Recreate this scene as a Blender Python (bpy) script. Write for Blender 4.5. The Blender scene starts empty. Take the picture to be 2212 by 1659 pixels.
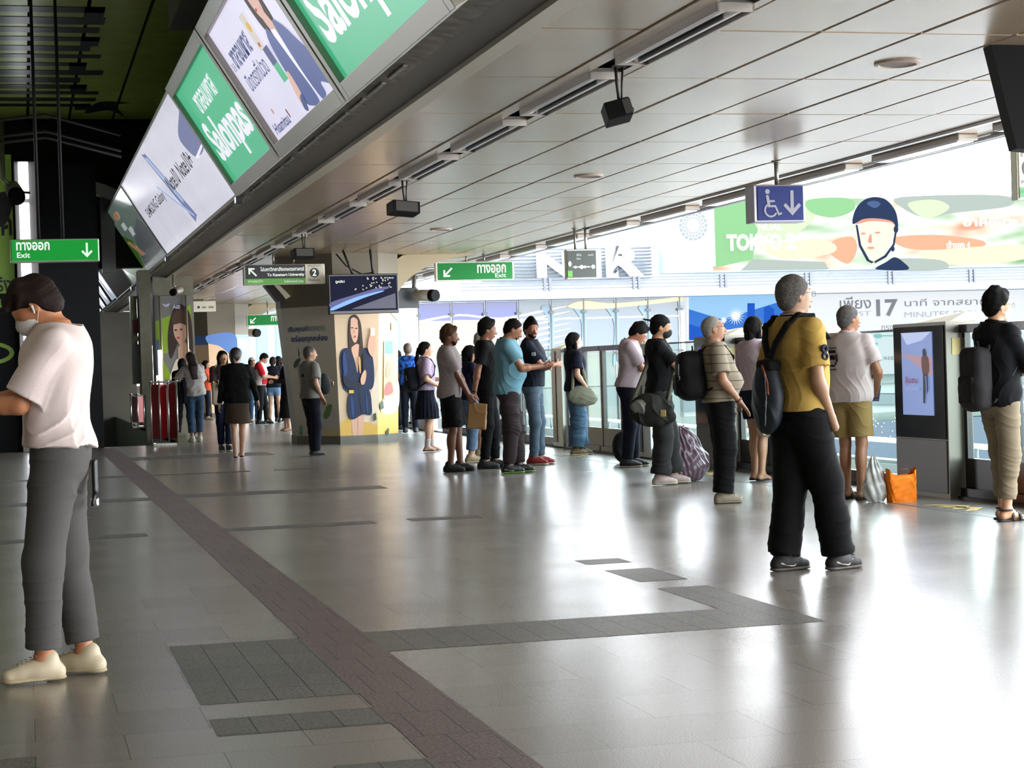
import bpy, bmesh, math, random
import numpy as np
from mathutils import Vector, Matrix
random.seed(7)
SC = bpy.context.scene
COL = SC.collection
# ------------------------------------------------------------------ camera
W, H, FPX = 2212, 1659, 4100.0
def _cam_axes():
    d1 = np.array([50.0 - W/2, 820.0 - H/2, FPX]); d1 /= np.linalg.norm(d1)     # along the platform
    n = np.cross(np.array([1, -0.031, 0.0]), d1); n /= np.linalg.norm(n)
    if n[1] > 0: n = -n
    return np.array([np.cross(d1, n), d1, n])
CM = _cam_axes()                       # rows: world X (across), Y (along), Z (up) in camera axes
EYE = np.array([0, 0, 1.25])
cd = bpy.data.cameras.new('camera'); cam = bpy.data.objects.new('camera', cd); COL.objects.link(cam)
cd.sensor_width = 36; cd.sensor_fit = 'HORIZONTAL'; cd.lens = FPX/W*36; cd.clip_end = 600; cd.clip_start = 0.05
r_, u_, b_ = CM[:, 0], -CM[:, 1], -CM[:, 2]
cam.matrix_world = Matrix(((r_[0], u_[0], b_[0], EYE[0]), (r_[1], u_[1], b_[1], EYE[1]), (r_[2], u_[2], b_[2], EYE[2]), (0, 0, 0, 1)))
SC.camera = cam
def ray(px, py): return CM @ np.array([px - W/2, py - H/2, FPX])
def AZ(px, py, z=0.0):
    d = ray(px, py); return EYE + d*(z - EYE[2])/d[2]
def AX(px, py, x):
    d = ray(px, py); return EYE + d*x/d[0]
def AY(px, py, y):
    d = ray(px, py); return EYE + d*y/d[1]
# ------------------------------------------------------------------ world, exposure
wd = bpy.data.worlds.new('sky'); SC.world = wd; wd.use_nodes = True
nt = wd.node_tree; bg = nt.nodes['Background']
tc = nt.nodes.new('ShaderNodeTexCoord'); sp = nt.nodes.new('ShaderNodeSeparateXYZ'); rp = nt.nodes.new('ShaderNodeValToRGB')
nt.links.new(tc.outputs['Generated'], sp.inputs[0]); nt.links.new(sp.outputs['Z'], rp.inputs[0]); nt.links.new(rp.outputs[0], bg.inputs[0])
rp.color_ramp.elements[0].position = 0.0; rp.color_ramp.elements[0].color = (0.96, 0.98, 1.0, 1)
rp.color_ramp.elements[1].position = 0.9; rp.color_ramp.elements[1].color = (0.72, 0.84, 1.0, 1)
bg.inputs[1].default_value = 8.5
SC.view_settings.view_transform = 'Standard'; SC.view_settings.look = 'None'
SC.view_settings.exposure = 0.45; SC.view_settings.gamma = 1.0; SC.view_settings.use_curve_mapping = False
# added fill lights for the hall, out of view above and behind the camera
for lx, ly in ((-2.0, 2.0), (0.5, -3.0), (-3.0, 9.0)):
    ld = bpy.data.lights.new('atrium_fill', 'AREA'); ld.energy = 30; ld.size = 1.2; ld.color = (1, 0.9, 0.78)
    lo = bpy.data.objects.new('atrium_fill', ld); COL.objects.link(lo); lo.location = (lx, ly, 5.6)
# ------------------------------------------------------------------ materials
_MC = {}
def s2l(c):
    return tuple(((v/12.92) if v <= 0.04045 else ((v + 0.055)/1.055)**2.4) for v in c)
def hexc(h):
    h = h.lstrip('#'); return s2l(tuple(int(h[i:i+2], 16)/255 for i in (0, 2, 4)))
def M(name, col='#808080', rough=0.6, metal=0.0, emit=0.0, bump=0.0, scale=60.0, vary=0.0, trans=0.0, spec=0.5, coat=0.0, alpha=1.0, stripes=None, sheen=0.0, sss=0.0):
    if name in _MC: return _MC[name]
    m = bpy.data.materials.new(name); m.use_nodes = True; t = m.node_tree; p = t.nodes['Principled BSDF']
    c = hexc(col) if isinstance(col, str) else col
    p.inputs['Base Color'].default_value = (*c, 1); p.inputs['Roughness'].default_value = rough; p.inputs['Metallic'].default_value = metal
    p.inputs['Specular IOR Level'].default_value = spec; p.inputs['Coat Weight'].default_value = coat
    p.inputs['Transmission Weight'].default_value = trans; p.inputs['Alpha'].default_value = alpha
    p.inputs['Sheen Weight'].default_value = sheen
    if sss: p.inputs['Subsurface Weight'].default_value = sss; p.inputs['Subsurface Radius'].default_value = (0.02, 0.008, 0.004)
    if emit >= .3:
        p.inputs['Base Color'].default_value = (*[x*.03 for x in c], 1)
    if emit:
        p.inputs['Emission Color'].default_value = (*c, 1); p.inputs['Emission Strength'].default_value = emit*.82
    o = t.nodes.new('ShaderNodeTexCoord')
    if vary:
        n = t.nodes.new('ShaderNodeTexNoise'); n.inputs['Scale'].default_value = scale; n.inputs['Detail'].default_value = 4
        t.links.new(o.outputs['Object'], n.inputs['Vector'])
        r = t.nodes.new('ShaderNodeValToRGB'); r.color_ramp.elements[0].position = 0.35; r.color_ramp.elements[1].position = 0.65
        r.color_ramp.elements[0].color = (*[x*(1 - vary) for x in c], 1); r.color_ramp.elements[1].color = (*[min(1, x*(1 + vary)) for x in c], 1)
        t.links.new(n.outputs['Fac'], r.inputs[0])
        if emit < .3: t.links.new(r.outputs[0], p.inputs['Base Color'])
        if emit: t.links.new(r.outputs[0], p.inputs['Emission Color'])
    if stripes:                                    # (axis, period m, second colour, duty)
        ax, per, c2, duty = stripes; c2 = hexc(c2)
        s = t.nodes.new('ShaderNodeSeparateXYZ'); t.links.new(o.outputs['Object'], s.inputs[0])
        a = t.nodes.new('ShaderNodeMath'); a.operation = 'DIVIDE'; a.inputs[1].default_value = per; t.links.new(s.outputs[ax], a.inputs[0])
        b = t.nodes.new('ShaderNodeMath'); b.operation = 'FRACT'; t.links.new(a.outputs[0], b.inputs[0])
        g = t.nodes.new('ShaderNodeMath'); g.operation = 'LESS_THAN'; g.inputs[1].default_value = duty; t.links.new(b.outputs[0], g.inputs[0])
        x = t.nodes.new('ShaderNodeMix'); x.data_type = 'RGBA'; x.inputs[6].default_value = (*c, 1); x.inputs[7].default_value = (*c2, 1)
        t.links.new(g.outputs[0], x.inputs[0]); t.links.new(x.outputs[2], p.inputs['Base Color'])
    if bump:
        n = t.nodes.new('ShaderNodeTexNoise'); n.inputs['Scale'].default_value = scale; n.inputs['Detail'].default_value = 3
        t.links.new(o.outputs['Object'], n.inputs['Vector'])
        b = t.nodes.new('ShaderNodeBump'); b.inputs['Strength'].default_value = bump; b.inputs['Distance'].default_value = 0.01
        t.links.new(n.outputs['Fac'], b.inputs['Height']); t.links.new(b.outputs[0], p.inputs['Normal'])
    _MC[name] = m; return m
# ------------------------------------------------------------------ mesh helpers (all take world coordinates)
def nb(): return bmesh.new()
def box(bm, x0, x1, y0, y1, z0, z1, bev=0.0, mi=0, T=None):
    r = bmesh.ops.create_cube(bm, size=1.0); vs = r['verts']
    for v in vs:
        v.co = Vector((x0 if v.co.x < 0 else x1, y0 if v.co.y < 0 else y1, z0 if v.co.z < 0 else z1))
    fs = list({f for v in vs for f in v.link_faces})
    for f in fs: f.material_index = mi
    if bev:
        es = list({e for v in vs for e in v.link_edges})
        k = bmesh.ops.bevel(bm, geom=es, offset=bev, segments=2, profile=0.6, affect='EDGES', material=-1)
        vs = list({v for f in k['faces'] for v in f.verts} | {v for v in vs if v.is_valid})
        for f in {f for v in vs for f in v.link_faces}: f.material_index = mi
    if T is not None:
        for v in vs: v.co = T @ v.co
    return vs
def tube(bm, pts, r, n=10, mi=0, caps=True):
    pts = [Vector(p) for p in pts]; rs = r if isinstance(r, (list, tuple)) else [r]*len(pts)
    rings = []; prev = None
    for i, p in enumerate(pts):
        d = (pts[min(i+1, len(pts)-1)] - pts[max(i-1, 0)]).normalized()
        if prev is None:
            a = d.orthogonal().normalized()
        else:
            a = (prev - d*prev.dot(d)).normalized()
        prev = a; b = d.cross(a)
        rings.append([bm.verts.new(p + (a*math.cos(2*math.pi*k/n) + b*math.sin(2*math.pi*k/n))*rs[i]) for k in range(n)])
    for i in range(len(rings)-1):
        for k in range(n):
            f = bm.faces.new((rings[i][k], rings[i][(k+1) % n], rings[i+1][(k+1) % n], rings[i+1][k])); f.material_index = mi; f.smooth = True
    if caps:
        f = bm.faces.new(list(reversed(rings[0]))); f.material_index = mi
        f = bm.faces.new(rings[-1]); f.material_index = mi
def loft(bm, loops, mi=0, cap=True):
    """loops: lists of points, same count"""
    R = [[bm.verts.new(p) for p in L] for L in loops]; n = len(R[0])
    for i in range(len(R)-1):
        for k in range(n):
            f = bm.faces.new((R[i][k], R[i][(k+1) % n], R[i+1][(k+1) % n], R[i+1][k])); f.material_index = mi
    if cap:
        f = bm.faces.new(list(reversed(R[0]))); f.material_index = mi
        f = bm.faces.new(R[-1]); f.material_index = mi
def prism(bm, pts2, fr, z0, z1, mi=0):
    """extrude a 2-D outline along the normal of frame fr"""
    loft(bm, [[fr @ Vector((x, y, z0)) for x, y in pts2], [fr @ Vector((x, y, z1)) for x, y in pts2]], mi)
def frame(o, xd, yd):
    x = Vector(xd).normalized(); y = Vector(yd).normalized(); z = x.cross(y)
    return Matrix(((x.x, y.x, z.x, o[0]), (x.y, y.y, z.y, o[1]), (x.z, y.z, z.z, o[2]), (0, 0, 0, 1)))
def cat(pts, n=5):                       # closed Catmull-Rom
    out = []; P = [Vector(p) for p in pts]; L = len(P)
    for i in range(L):
        a, b, c, d = P[i-1], P[i], P[(i+1) % L], P[(i+2) % L]
        for k in range(n):
            t = k/n; out.append(tuple(0.5*((2*b) + (-a + c)*t + (2*a - 5*b + 4*c - d)*t*t + (-a + 3*b - 3*c + d)*t**3)))
    return out
def ell(cx, cy, rx, ry, n=20, rot=0):
    return [(cx + rx*math.cos(a)*math.cos(rot) - ry*math.sin(a)*math.sin(rot), cy + rx*math.cos(a)*math.sin(rot) + ry*math.sin(a)*math.cos(rot)) for a in [2*math.pi*k/n for k in range(n)]]
def rect(x0, y0, x1, y1): return [(x0, y0), (x1, y0), (x1, y1), (x0, y1)]
def link(name, me, mats, loc=(0, 0, 0), parent=None, smooth=False):
    for m in (mats if isinstance(mats, (list, tuple)) else [mats]): me.materials.append(m)
    o = bpy.data.objects.new(name, me); COL.objects.link(o)
    if parent: o.parent = parent
    else: o.location = loc
    return o
def finish(bm, loc=(0, 0, 0), name='mesh'):
    bmesh.ops.recalc_face_normals(bm, faces=bm.faces[:])
    bmesh.ops.translate(bm, verts=bm.verts[:], vec=-Vector(loc))
    me = bpy.data.meshes.new(name); bm.to_mesh(me); bm.free(); return me
def struct(name, bm, mats):
    o = link(name, finish(bm, name=name), mats); o['kind'] = 'structure'; return o
class Thing:
    def __init__(s, name, label, catg, loc, group=None):
        s.o = bpy.data.objects.new(name, None); COL.objects.link(s.o); s.o.empty_display_size = 0.1
        s.loc = Vector(loc); s.o.location = s.loc; s.o['label'] = label; s.o['category'] = catg
        if group: s.o['group'] = group
    def part(s, name, bm, mats, parent=None, label=None):
        o = link(name, finish(bm, s.loc, name), mats, parent=parent or s.o)
        if label: o['label'] = label
        return o
    def text(s, body, fr, x0, y0, w, h, mat, parent=None, bold=0.0, name='lettering', z=0.004, keep=False, ital=0.0, vert=False):
        me = text_mesh(body, fr, x0, y0, w, h, bold, z, keep, ital)
        me.transform(Matrix.Translation(-s.loc))
        return link(name, me, mat, parent=parent or s.o)
    def art(s, name, fr, shapes, parent=None, z=0.002, dz=0.0015, label=None):
        """flat printed shapes stacked in order: (material, outline)"""
        bm = nb(); mats = []
        for i, (m, pts) in enumerate(shapes):
            if m not in mats: mats.append(m)
            zz = z + i*dz
            vs = [bm.verts.new(fr @ Vector((x, y, zz))) for x, y in pts]
            try:
                f = bm.faces.new(vs); f.material_index = mats.index(m)
            except ValueError: pass
        bmesh.ops.translate(bm, verts=bm.verts[:], vec=-s.loc)
        bmesh.ops.triangulate(bm, faces=bm.faces[:])
        me = bpy.data.meshes.new(name); bm.to_mesh(me); bm.free()
        o = link(name, me, mats, parent=parent or s.o)
        if label: o['label'] = label
        return o
def solo(name, bm, mats, label, catg, loc, group=None):
    o = link(name, finish(bm, loc, name), mats, loc); o['label'] = label; o['category'] = catg
    if group: o['group'] = group
    return o
def text_mesh(body, fr, x0, y0, w, h, bold=0.0, z=0.004, keep=False, ital=0.0):
    c = bpy.data.curves.new('t', 'FONT'); c.body = body; c.size = 1; c.offset = bold; c.resolution_u = 3; c.shear = ital
    o = bpy.data.objects.new('t', c); COL.objects.link(o)
    bpy.context.view_layer.update()
    me = bpy.data.meshes.new_from_object(o.evaluated_get(bpy.context.evaluated_depsgraph_get()))
    COL.objects.unlink(o); bpy.data.objects.remove(o); bpy.data.curves.remove(c)
    co = np.empty(len(me.vertices)*3); me.vertices.foreach_get('co', co); co = co.reshape(-1, 3)
    if len(co) == 0: return me
    lo, hi = co[:, :2].min(0), co[:, :2].max(0); s = np.array([w, h])/np.maximum(hi - lo, 1e-6)
    if keep: s[:] = min(s)
    p = (co[:, :2] - lo)*s + np.array([x0, y0])
    R = np.array(fr); q = p[:, :1]*R[:3, 0] + p[:, 1:2]*R[:3, 1] + z*R[:3, 2] + R[:3, 3]
    me.vertices.foreach_set('co', q.ravel()); me.update(); return me
# ================================================================== THE HALL
def floor_mat(name, base, sp, rough, bw, bh, mort, grout, offs=0.5, bumpy=0.0):
    m = bpy.data.materials.new(name); m.use_nodes = True; t = m.node_tree; p = t.nodes['Principled BSDF']; L = t.links
    o = t.nodes.new('ShaderNodeTexCoord')
    br = t.nodes.new('ShaderNodeTexBrick'); br.offset = offs; br.inputs['Scale'].default_value = 1
    br.inputs['Brick Width'].default_value = bw; br.inputs['Row Height'].default_value = bh; br.inputs['Mortar Size'].default_value = mort
    br.inputs['Mortar Smooth'].default_value = 0.2; br.inputs['Bias'].default_value = 0
    b = hexc(base); br.inputs['Color1'].default_value = (*[x*0.93 for x in b], 1); br.inputs['Color2'].default_value = (*[x*1.07 for x in b], 1)
    br.inputs['Mortar'].default_value = (*hexc(grout), 1); L.new(o.outputs['Object'], br.inputs['Vector'])
    n = t.nodes.new('ShaderNodeTexNoise'); n.inputs['Scale'].default_value = 170 if rough < .3 else 75; n.inputs['Detail'].default_value = 2; L.new(o.outputs['Object'], n.inputs['Vector'])
    r = t.nodes.new('ShaderNodeValToRGB'); r.color_ramp.elements[0].position = 0.36; r.color_ramp.elements[1].position = 0.64
    r.color_ramp.elements[0].color = (1 - sp, 1 - sp, 1 - sp, 1); r.color_ramp.elements[1].color = (1 + sp*0.8,)*3 + (1,)
    L.new(n.outputs['Fac'], r.inputs[0])
    n2 = t.nodes.new('ShaderNodeTexNoise'); n2.inputs['Scale'].default_value = 0.9; n2.inputs['Detail'].default_value = 5; L.new(o.outputs['Object'], n2.inputs['Vector'])
    x = t.nodes.new('ShaderNodeMix'); x.data_type = 'RGBA'; x.blend_type = 'MULTIPLY'; x.inputs[0].default_value = 1
    L.new(br.outputs[0], x.inputs[6]); L.new(r.outputs[0], x.inputs[7]); L.new(x.outputs[2], p.inputs['Base Color'])
    p.inputs['IOR'].default_value = 1.75 if rough < .3 else 1.5
    mr = t.nodes.new('ShaderNodeMapRange'); mr.inputs[3].default_value = rough - 0.05; mr.inputs[4].default_value = rough + 0.06
    L.new(n2.outputs['Fac'], mr.inputs[0]); L.new(mr.outputs[0], p.inputs['Roughness'])
    bu = t.nodes.new('ShaderNodeBump'); bu.inputs['Strength'].default_value = 0.25; bu.inputs['Distance'].default_value = 0.004; bu.invert = True
    L.new(br.outputs['Fac'], bu.inputs['Height'])
    if bumpy:
        b2 = t.nodes.new('ShaderNodeBump'); b2.inputs['Strength'].default_value = bumpy; b2.inputs['Distance'].default_value = 0.003
        L.new(n.outputs['Fac'], b2.inputs['Height']); L.new(bu.outputs[0], b2.inputs['Normal']); L.new(b2.outputs[0], p.inputs['Normal'])
    else: L.new(bu.outputs[0], p.inputs['Normal'])
    return m
mf = floor_mat('granite_floor', '#878078', 0.26, 0.245, 0.60, 0.45, 0.0022, '#4d4945')
mb = floor_mat('brown_tile', '#6c5957', 0.5, 0.42, 0.15, 0.45, 0.003, '#221c1c', bumpy=0.35)
mg = floor_mat('dark_tile', '#67625c', 0.5, 0.42, 0.15, 0.30, 0.003, '#1e1d1b', offs=0.0, bumpy=0.35)
bm = nb()
def slab(x0, x1, y0, y1): box(bm, x0, x1, y0, y1, -0.3, 0)
slab(-10, 7.95, -32, 34.6); slab(2.75, 7.95, 34.6, 62); slab(-10, 7.95, 62, 82); slab(-10, -0.9, 34.6, 62)
def tile(x0, x1, y0, y1, mi):
    vs = [bm.verts.new((x, y, 0.0012)) for x, y in ((x0, y0), (x1, y0), (x1, y1), (x0, y1))]; bm.faces.new(vs).material_index = mi
tile(1.215, 1.52, -12, 34, 1)
for a in [(.61, 1.215, 7.23, 8.85), (.61, 1.215, 6.58, 6.91), (.91, 1.215, 5.62, 5.94), (-.3, 0.0, 6.2, 6.48), (1.52, 3.61, 8.25, 8.9), (3.32, 3.61, 8.9, 9.86),
          (3.33, 3.62, 10.19, 10.86), (3.33, 3.62, 11.22, 11.5), (1.52, 2.73, 15.1, 15.4), (3.03, 3.63, 15.15, 15.44), (-.5, .9, 15.0, 15.33), (1.52, 3.65, 19.45, 20.0),
          (-.6, 1.215, 19.3, 19.82), (1.52, 2.75, 24.0, 24.25), (3.04, 3.62, 24.0, 24.2), (1.52, 3.65, 28.6, 29.8), (-1.2, 1.215, 24.0, 24.4), (7.35, 7.95, -12, 60)]:
    if a[0] == 7.35: continue
    tile(*a, 2)
fl = link('floor', finish(bm), [mf, mb, mg]); fl['kind'] = 'structure'
bm = nb(); box(bm, 6.95, 6.975, -12, 60, 0.0, 0.0015)
struct('trim_1', bm, M('seam_strip', '#5a564f', 0.5))
bm = nb()
for yy in (13.4, 18.95, 24.2):                     # worn yellow arrows before the doors
    for k, dx in ((0, 0), (1, .22)):
        bm.faces.new([bm.verts.new((7.05 + x, yy + y, 0.0025)) for x, y in ((0, .5 + dx), (.1, .5 + dx), (.3, .25 + dx), (.1, 0 + dx), (0, 0 + dx), (.18, .25 + dx))])
struct('trim_2', bm, M('yellow_mark', '#c9a55a', 0.6, vary=.3, scale=20))
# ------------------------------------------------------------------ ceiling
mc = M('ceiling_metal', '#b39d84', 0.27, metal=0.5, bump=0.03, scale=2.5, vary=0.06)
bm = nb(); CZ = 3.2
xs = [2.96, 3.62, None, 4.07, 4.73, 5.39, 6.04, 6.69, 7.34, 7.99, 8.5]
ys = [1.55 + 1.82*k for k in range(-18, 44)]
rng = random.Random(3)
for i in range(len(xs)-1):
    if xs[i] is None or xs[i+1] is None: continue
    for j in range(len(ys)-1):
        x0, x1, y0, y1 = xs[i] + .009, xs[i+1] - .009, ys[j] + .008, ys[j+1] - .008
        dz = rng.uniform(-.002, .002); tx = rng.uniform(-.0015, .0015); b = .008
        lo = [(x0 + b, y0 + b, CZ + dz + tx), (x1 - b, y0 + b, CZ + dz), (x1 - b, y1 - b, CZ + dz - tx), (x0 + b, y1 - b, CZ + dz)]
        hi = [(x0, y0, CZ + .012), (x1, y0, CZ + .012), (x1, y1, CZ + .012), (x0, y1, CZ + .012)]
        loft(bm, [lo, hi])
box(bm, 2.96, 8.5, ys[0], ys[-1], CZ + .06, CZ + .30, mi=1)
box(bm, 3.62, 3.65, ys[0], ys[-1], CZ - .01, CZ + .1); box(bm, 4.04, 4.07, ys[0], ys[-1], CZ - .01, CZ + .1)
box(bm, 3.65, 3.74, ys[0], ys[-1], CZ - .006, CZ + .01); box(bm, 3.96, 4.04, ys[0], ys[-1], CZ - .006, CZ + .01)
o = link('ceiling', finish(bm), [mc, M('ceiling_void', '#15130f', 0.9)]); o['kind'] = 'structure'
# gutter and light line on the track side
bm = nb(); tube(bm, [(8.56, -8, 3.2), (8.56, 80, 3.2)], 0.055, 12); box(bm, 8.0, 8.05, -8, 80, 3.175, 3.2, mi=0)
struct('trim_3', bm, M('polished_steel', '#b9b9bb', 0.18, metal=0.9))
bm = nb(); box(bm, 8.5, 8.9, -8, 80, 3.27, 3.6)
struct('trim_4', bm, M('roof_edge', '#5b5148', 0.6))
# fascia between the low ceiling and the atrium
bm = nb(); box(bm, 2.80, 2.93, -8, 80, 3.165, 3.3); struct('trim_5', bm, M('fascia_light', '#b9b09c', 0.35, metal=.0, bump=.05, scale=4))
bm = nb(); box(bm, 2.52, 2.80, -8, 80, 3.2, 3.4); struct('trim_6', bm, M('fascia_brown', '#4c443b', 0.5))
bm = nb(); loft(bm, [[(2.52, y, 3.19), (2.52, y, 3.3), (2.37, y, 3.24), (2.37, y, 3.215)] for y in (-8, 80)]); 
rng = random.Random(5)
for k in range(60):
    y = 12 + k*.75; box(bm, 2.43, 2.46, y, y + rng.uniform(.3, .7), 3.187, 3.2)
struct('trim_7', bm, M('fascia_grey', '#75726a', 0.45, metal=.1, vary=.4, scale=9))
bm = nb(); box(bm, -10, 9.5, -32.3, -32, 0, 6); struct('light_block_front', bm, M('end_light_block', '#a8a194', .7))  # unseen wall, added behind the camera to cut glare and bounce light
# slanted board backing
UX, UZ = -math.cos(math.radians(58)), math.sin(math.radians(58))
bm = nb(); A = (2.40, 3.19); T_ = (2.40 + UX*1.42 , 3.19 + UZ*1.42)
loft(bm, [[(A[0] + .04, y, A[1] + .03), (T_[0] + .04, y, T_[1] + .03), (T_[0] + .5, y, T_[1] + .03), (2.95, y, 3.4)] for y in (-8, 41.5)])
struct('wall_right', bm, M('board_back', '#4a463f', 0.5))
def board_frame(yfar): return frame((2.36, yfar, 3.2), (0, -1, 0), (UX, 0, UZ))
alu = M('brushed_aluminium', '#a8a296', 0.38, metal=0.6, bump=.04, scale=6); dark = M('dark_metal', '#2c2a27', 0.5, metal=.3)
LB = 1.37
def litbox(yfar, ynear, colm, label, fw=0.13, th=.07):
    w = yfar - ynear; fr = board_frame(yfar)
    t = Thing('light_box', label, 'advertisement', (2.2, (yfar + ynear)/2, 3.4), 'slanted light boxes along the fascia')
    bm = nb()
    for a, b, c, d in ((0, fw, 0, LB), (w - fw, w, 0, LB), (fw, w - fw, 0, fw), (fw, w - fw, LB - fw, LB)):
        box(bm, a + .004, b - .004 if b == w else b, c, d, -.02, th, T=fr, bev=.004)
    t.part('frame', bm, alu)
    bm = nb(); box(bm, fw, w - fw, fw, LB - fw, -.02, .02, T=fr)
    p = t.part('panel', bm, colm); t.fr = fr @ Matrix.Translation((fw, fw, .02)); t.w = w - 2*fw; t.h = LB - 2*fw; t.panel = p
    return t
E_ = 0.55
gL = M('lit_green', '#3fa97c', 0.3, emit=0.95, spec=.3); wL = M('lit_white', '#dcd8ee', 0.3, emit=0.85, spec=.3, vary=.03, scale=1.2); wtxt = M('lit_text_white', '#f2f0fa', .4, emit=.8)
navyL = M('lit_navy', '#35468f', .4, emit=.5); skinL = M('lit_skin', '#f0c4b4', .5, emit=.7); hairL = M('lit_hair', '#5a3a34', .5, emit=.3); blueL = M('lit_blazer', '#3f56a6', .4, emit=.55)
def sal(t, k=1):
    t.text('ซาลอนพาส', t.fr, .25*t.w, .66*t.h, .48*t.w, .19*t.h, wtxt, t.panel, .02)
    t.text('Salonpas', t.fr, .07*t.w, .09*t.h, .83*t.w, .53*t.h, wtxt, t.panel, .03)
    t.text('.', t.fr, .915*t.w, .23*t.h, .015*t.w, .02*t.h, wtxt, t.panel)
t = litbox(13.42, 9.9, gL, 'green light box with large white lettering, cut by the top edge of the photo'); sal(t)
t = litbox(20.7, 17.08, gL, 'green light box with large white lettering, between the two pale ones'); sal(t)
# --- pale advertisement with a woman in a blue blazer
t = litbox(17.02, 13.46, wL, 'white light box showing a woman in a blue blazer, between two green ones'); w, h, fr = t.w, t.h, t.fr
t.text('ซาลอนพาส', fr, .09*w, .62*h, .34*w, .16*h, navyL, t.panel, .035); t.text('ใช้', fr, .03*w, .63*h, .045*w, .07*h, navyL, t.panel)
t.text('ปิดตรงที่ปวด', fr, .09*w, .42*h, .36*w, .16*h, navyL, t.panel, .01)
t.text('Hisamitsu', fr, .05*w, .04*h, .26*w, .09*h, navyL, t.panel, .02)
U = lambda pts: [(x*w, y*h) for x, y in pts]
sh = [(hairL, U(cat([(.66, .98), (.73, 1.0), (.80, .97), (.82, .8), (.81, .62), (.77, .56), (.70, .57), (.66, .65), (.645, .82)]))),
      (skinL, U(cat([(.69, .97), (.74, .99), (.785, .95), (.79, .83), (.77, .72), (.735, .67), (.70, .72), (.685, .83)]))),
      (skinL, U([(.71, .72), (.77, .72), (.79, .60), (.76, .40), (.72, .58)])),
      (wtxt, U([(.72, .60), (.77, .58), (.80, .2), (.76, .02), (.72, .2)])),
      (blueL, U(cat([(.79, .62), (.86, .56), (.92, .40), (.985, .22), (.98, .04), (.88, .10), (.86, .02), (.79, .02), (.77, .3)]))),
      (blueL, U(cat([(.71, .62), (.64, .56), (.61, .35), (.60, .1), (.66, .02), (.76, .02), (.745, .3)]))),
      (skinL, U(cat([(.60, .30), (.64, .30), (.62, .12), (.56, .10)]))),
      (navyL, U(cat([(.585, .12), (.63, .13), (.60, .02), (.56, .04)]))),
      (gL, U(rect(.53, .28, .60, .42))), (navyL, U(rect(.53, .42, .60, .56))), (M('lit_cream', '#e8dfd6', .5, emit=.7), U(rect(.50, .56, .57, .85))),
      (M('lit_yellow', '#f0c040', .5, emit=.7), U(ell(.545, .74, .02, .04))), (M('lit_red', '#d8574e', .5, emit=.6), U(ell(.535, .6, .012, .02))),
      (M('lit_pink', '#e3a6a6', .5, emit=.6), U(ell(.20, .20, .012, .025))), (M('lit_darkred', '#8e3440', .5, emit=.4), U(rect(.36, .07, .375, .14))),
      (hairL, U(ell(.712, .87, .008, .012))), (hairL, U(ell(.762, .87, .008, .012))), (M('lit_red', '#d8574e'), U(ell(.737, .76, .016, .012)))]
t.art('picture', fr, sh, t.panel)
# --- wide white advertisement with phones
t = litbox(31.2, 20.76, M('lit_grey_white', '#c9c8d6', .25, emit=.85, spec=.4, vary=.05, scale=.7), 'wide dirty white light box showing phones, beyond the green one', .03, .03); w, h, fr = t.w, t.h, t.fr
blk = M('lit_black', '#16161c', .4); pho = M('lit_phone', '#7d86bf', .3, emit=.5); pho2 = M('lit_phone_glow', '#a9bfe6', .3, emit=.7)
t.text('Note10  Note10+', fr, .52*w, .43*h, .33*w, .17*h, blk, t.panel, .015)
t.text('SAMSUNG Galaxy', fr, .09*w, .42*h, .33*w, .15*h, blk, t.panel, .01)
t.art('picture', fr, [(pho, U([(.46, .95), (.50, .92), (.60, .10), (.55, .05)])), (pho2, U([(.47, .90), (.497, .88), (.57, .30), (.55, .28)])), (pho2, U([(.40, .60), (.41, .62), (.58, .12), (.57, .1)])),
      (pho, U(cat([(.86, .60), (.87, .72), (.97, .82), (.999, .84), (.999, .50), (.90, .46)]))), (wtxt, U([(.885, .47), (.90, .445), (.999, .49), (.999, .51)]))], t.panel)
# --- grey green one
t = litbox(41.4, 31.3, M('lit_dull_green', '#7f938a', .12, emit=.29, spec=.9), 'dull green and grey light box with small labels, the farthest of the row', .03, .03); w, h, fr = t.w, t.h, t.fr
gg = M('lit_leaf', '#55803a', .3, emit=.25); tg = M('lit_tag', '#c5cdd0', .3, emit=.5)
t.art('picture', fr, [(gg, U([(0, .3), (0, 1), (.2, 1), (.62, .45), (.5, 0), (.25, 0)])), (M('lit_greyish', '#71767a', .2, emit=.25), U([(.5, 0), (.7, .5), (.93, .6), (1, .4), (1, 0)])),
      (tg, U(rect(.16, .45, .22, .72))), (tg, U(rect(.28, .3, .34, .5))), (tg, U(rect(.6, .62, .66, .72))), (tg, U(rect(.68, .48, .74, .6))), (tg, U(rect(.36, .2, .39, .27))),
      (M('lit_orange', '#d9a273', .3, emit=.3), U([(.5, .5), (.55, .48), (.68, .2), (.62, .2)])), (M('lit_orange'), U(ell(.62, .85, .05, .06)))], t.panel)
# far continuation of the fascia: dark column bay, then a slanted window
bm = nb(); T2 = (2.40 + UX*1.9, 3.19 + UZ*1.9)
loft(bm, [[(2.40, y, 3.19), (T2[0], y, T2[1]), (T2[0] + .6, y, T2[1]), (2.95, y, 3.3)] for y in (41.5, 49.0)]); struct('wall_left', bm, M('dark_concrete', '#3c3932', .7, vary=.2, scale=3))
bm = nb()
fr = board_frame(80)
for k in range(10):
    box(bm, 2 + k*3, 2.12 + k*3, 0, 2.3, 0, .06, T=fr)
for v in (0, 1.1, 2.25): box(bm, 2, 31, v, v + .05, 0, .06, T=fr)
box(bm, 2, 31, 0, 2.3, -.03, -.01, T=fr, mi=1)
o = link('window_1', finish(bm), [M('window_bar', '#26262a', .5), M('window_sky', '#b9c3d6', .3, emit=.55)]); o['kind'] = 'structure'
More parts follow.
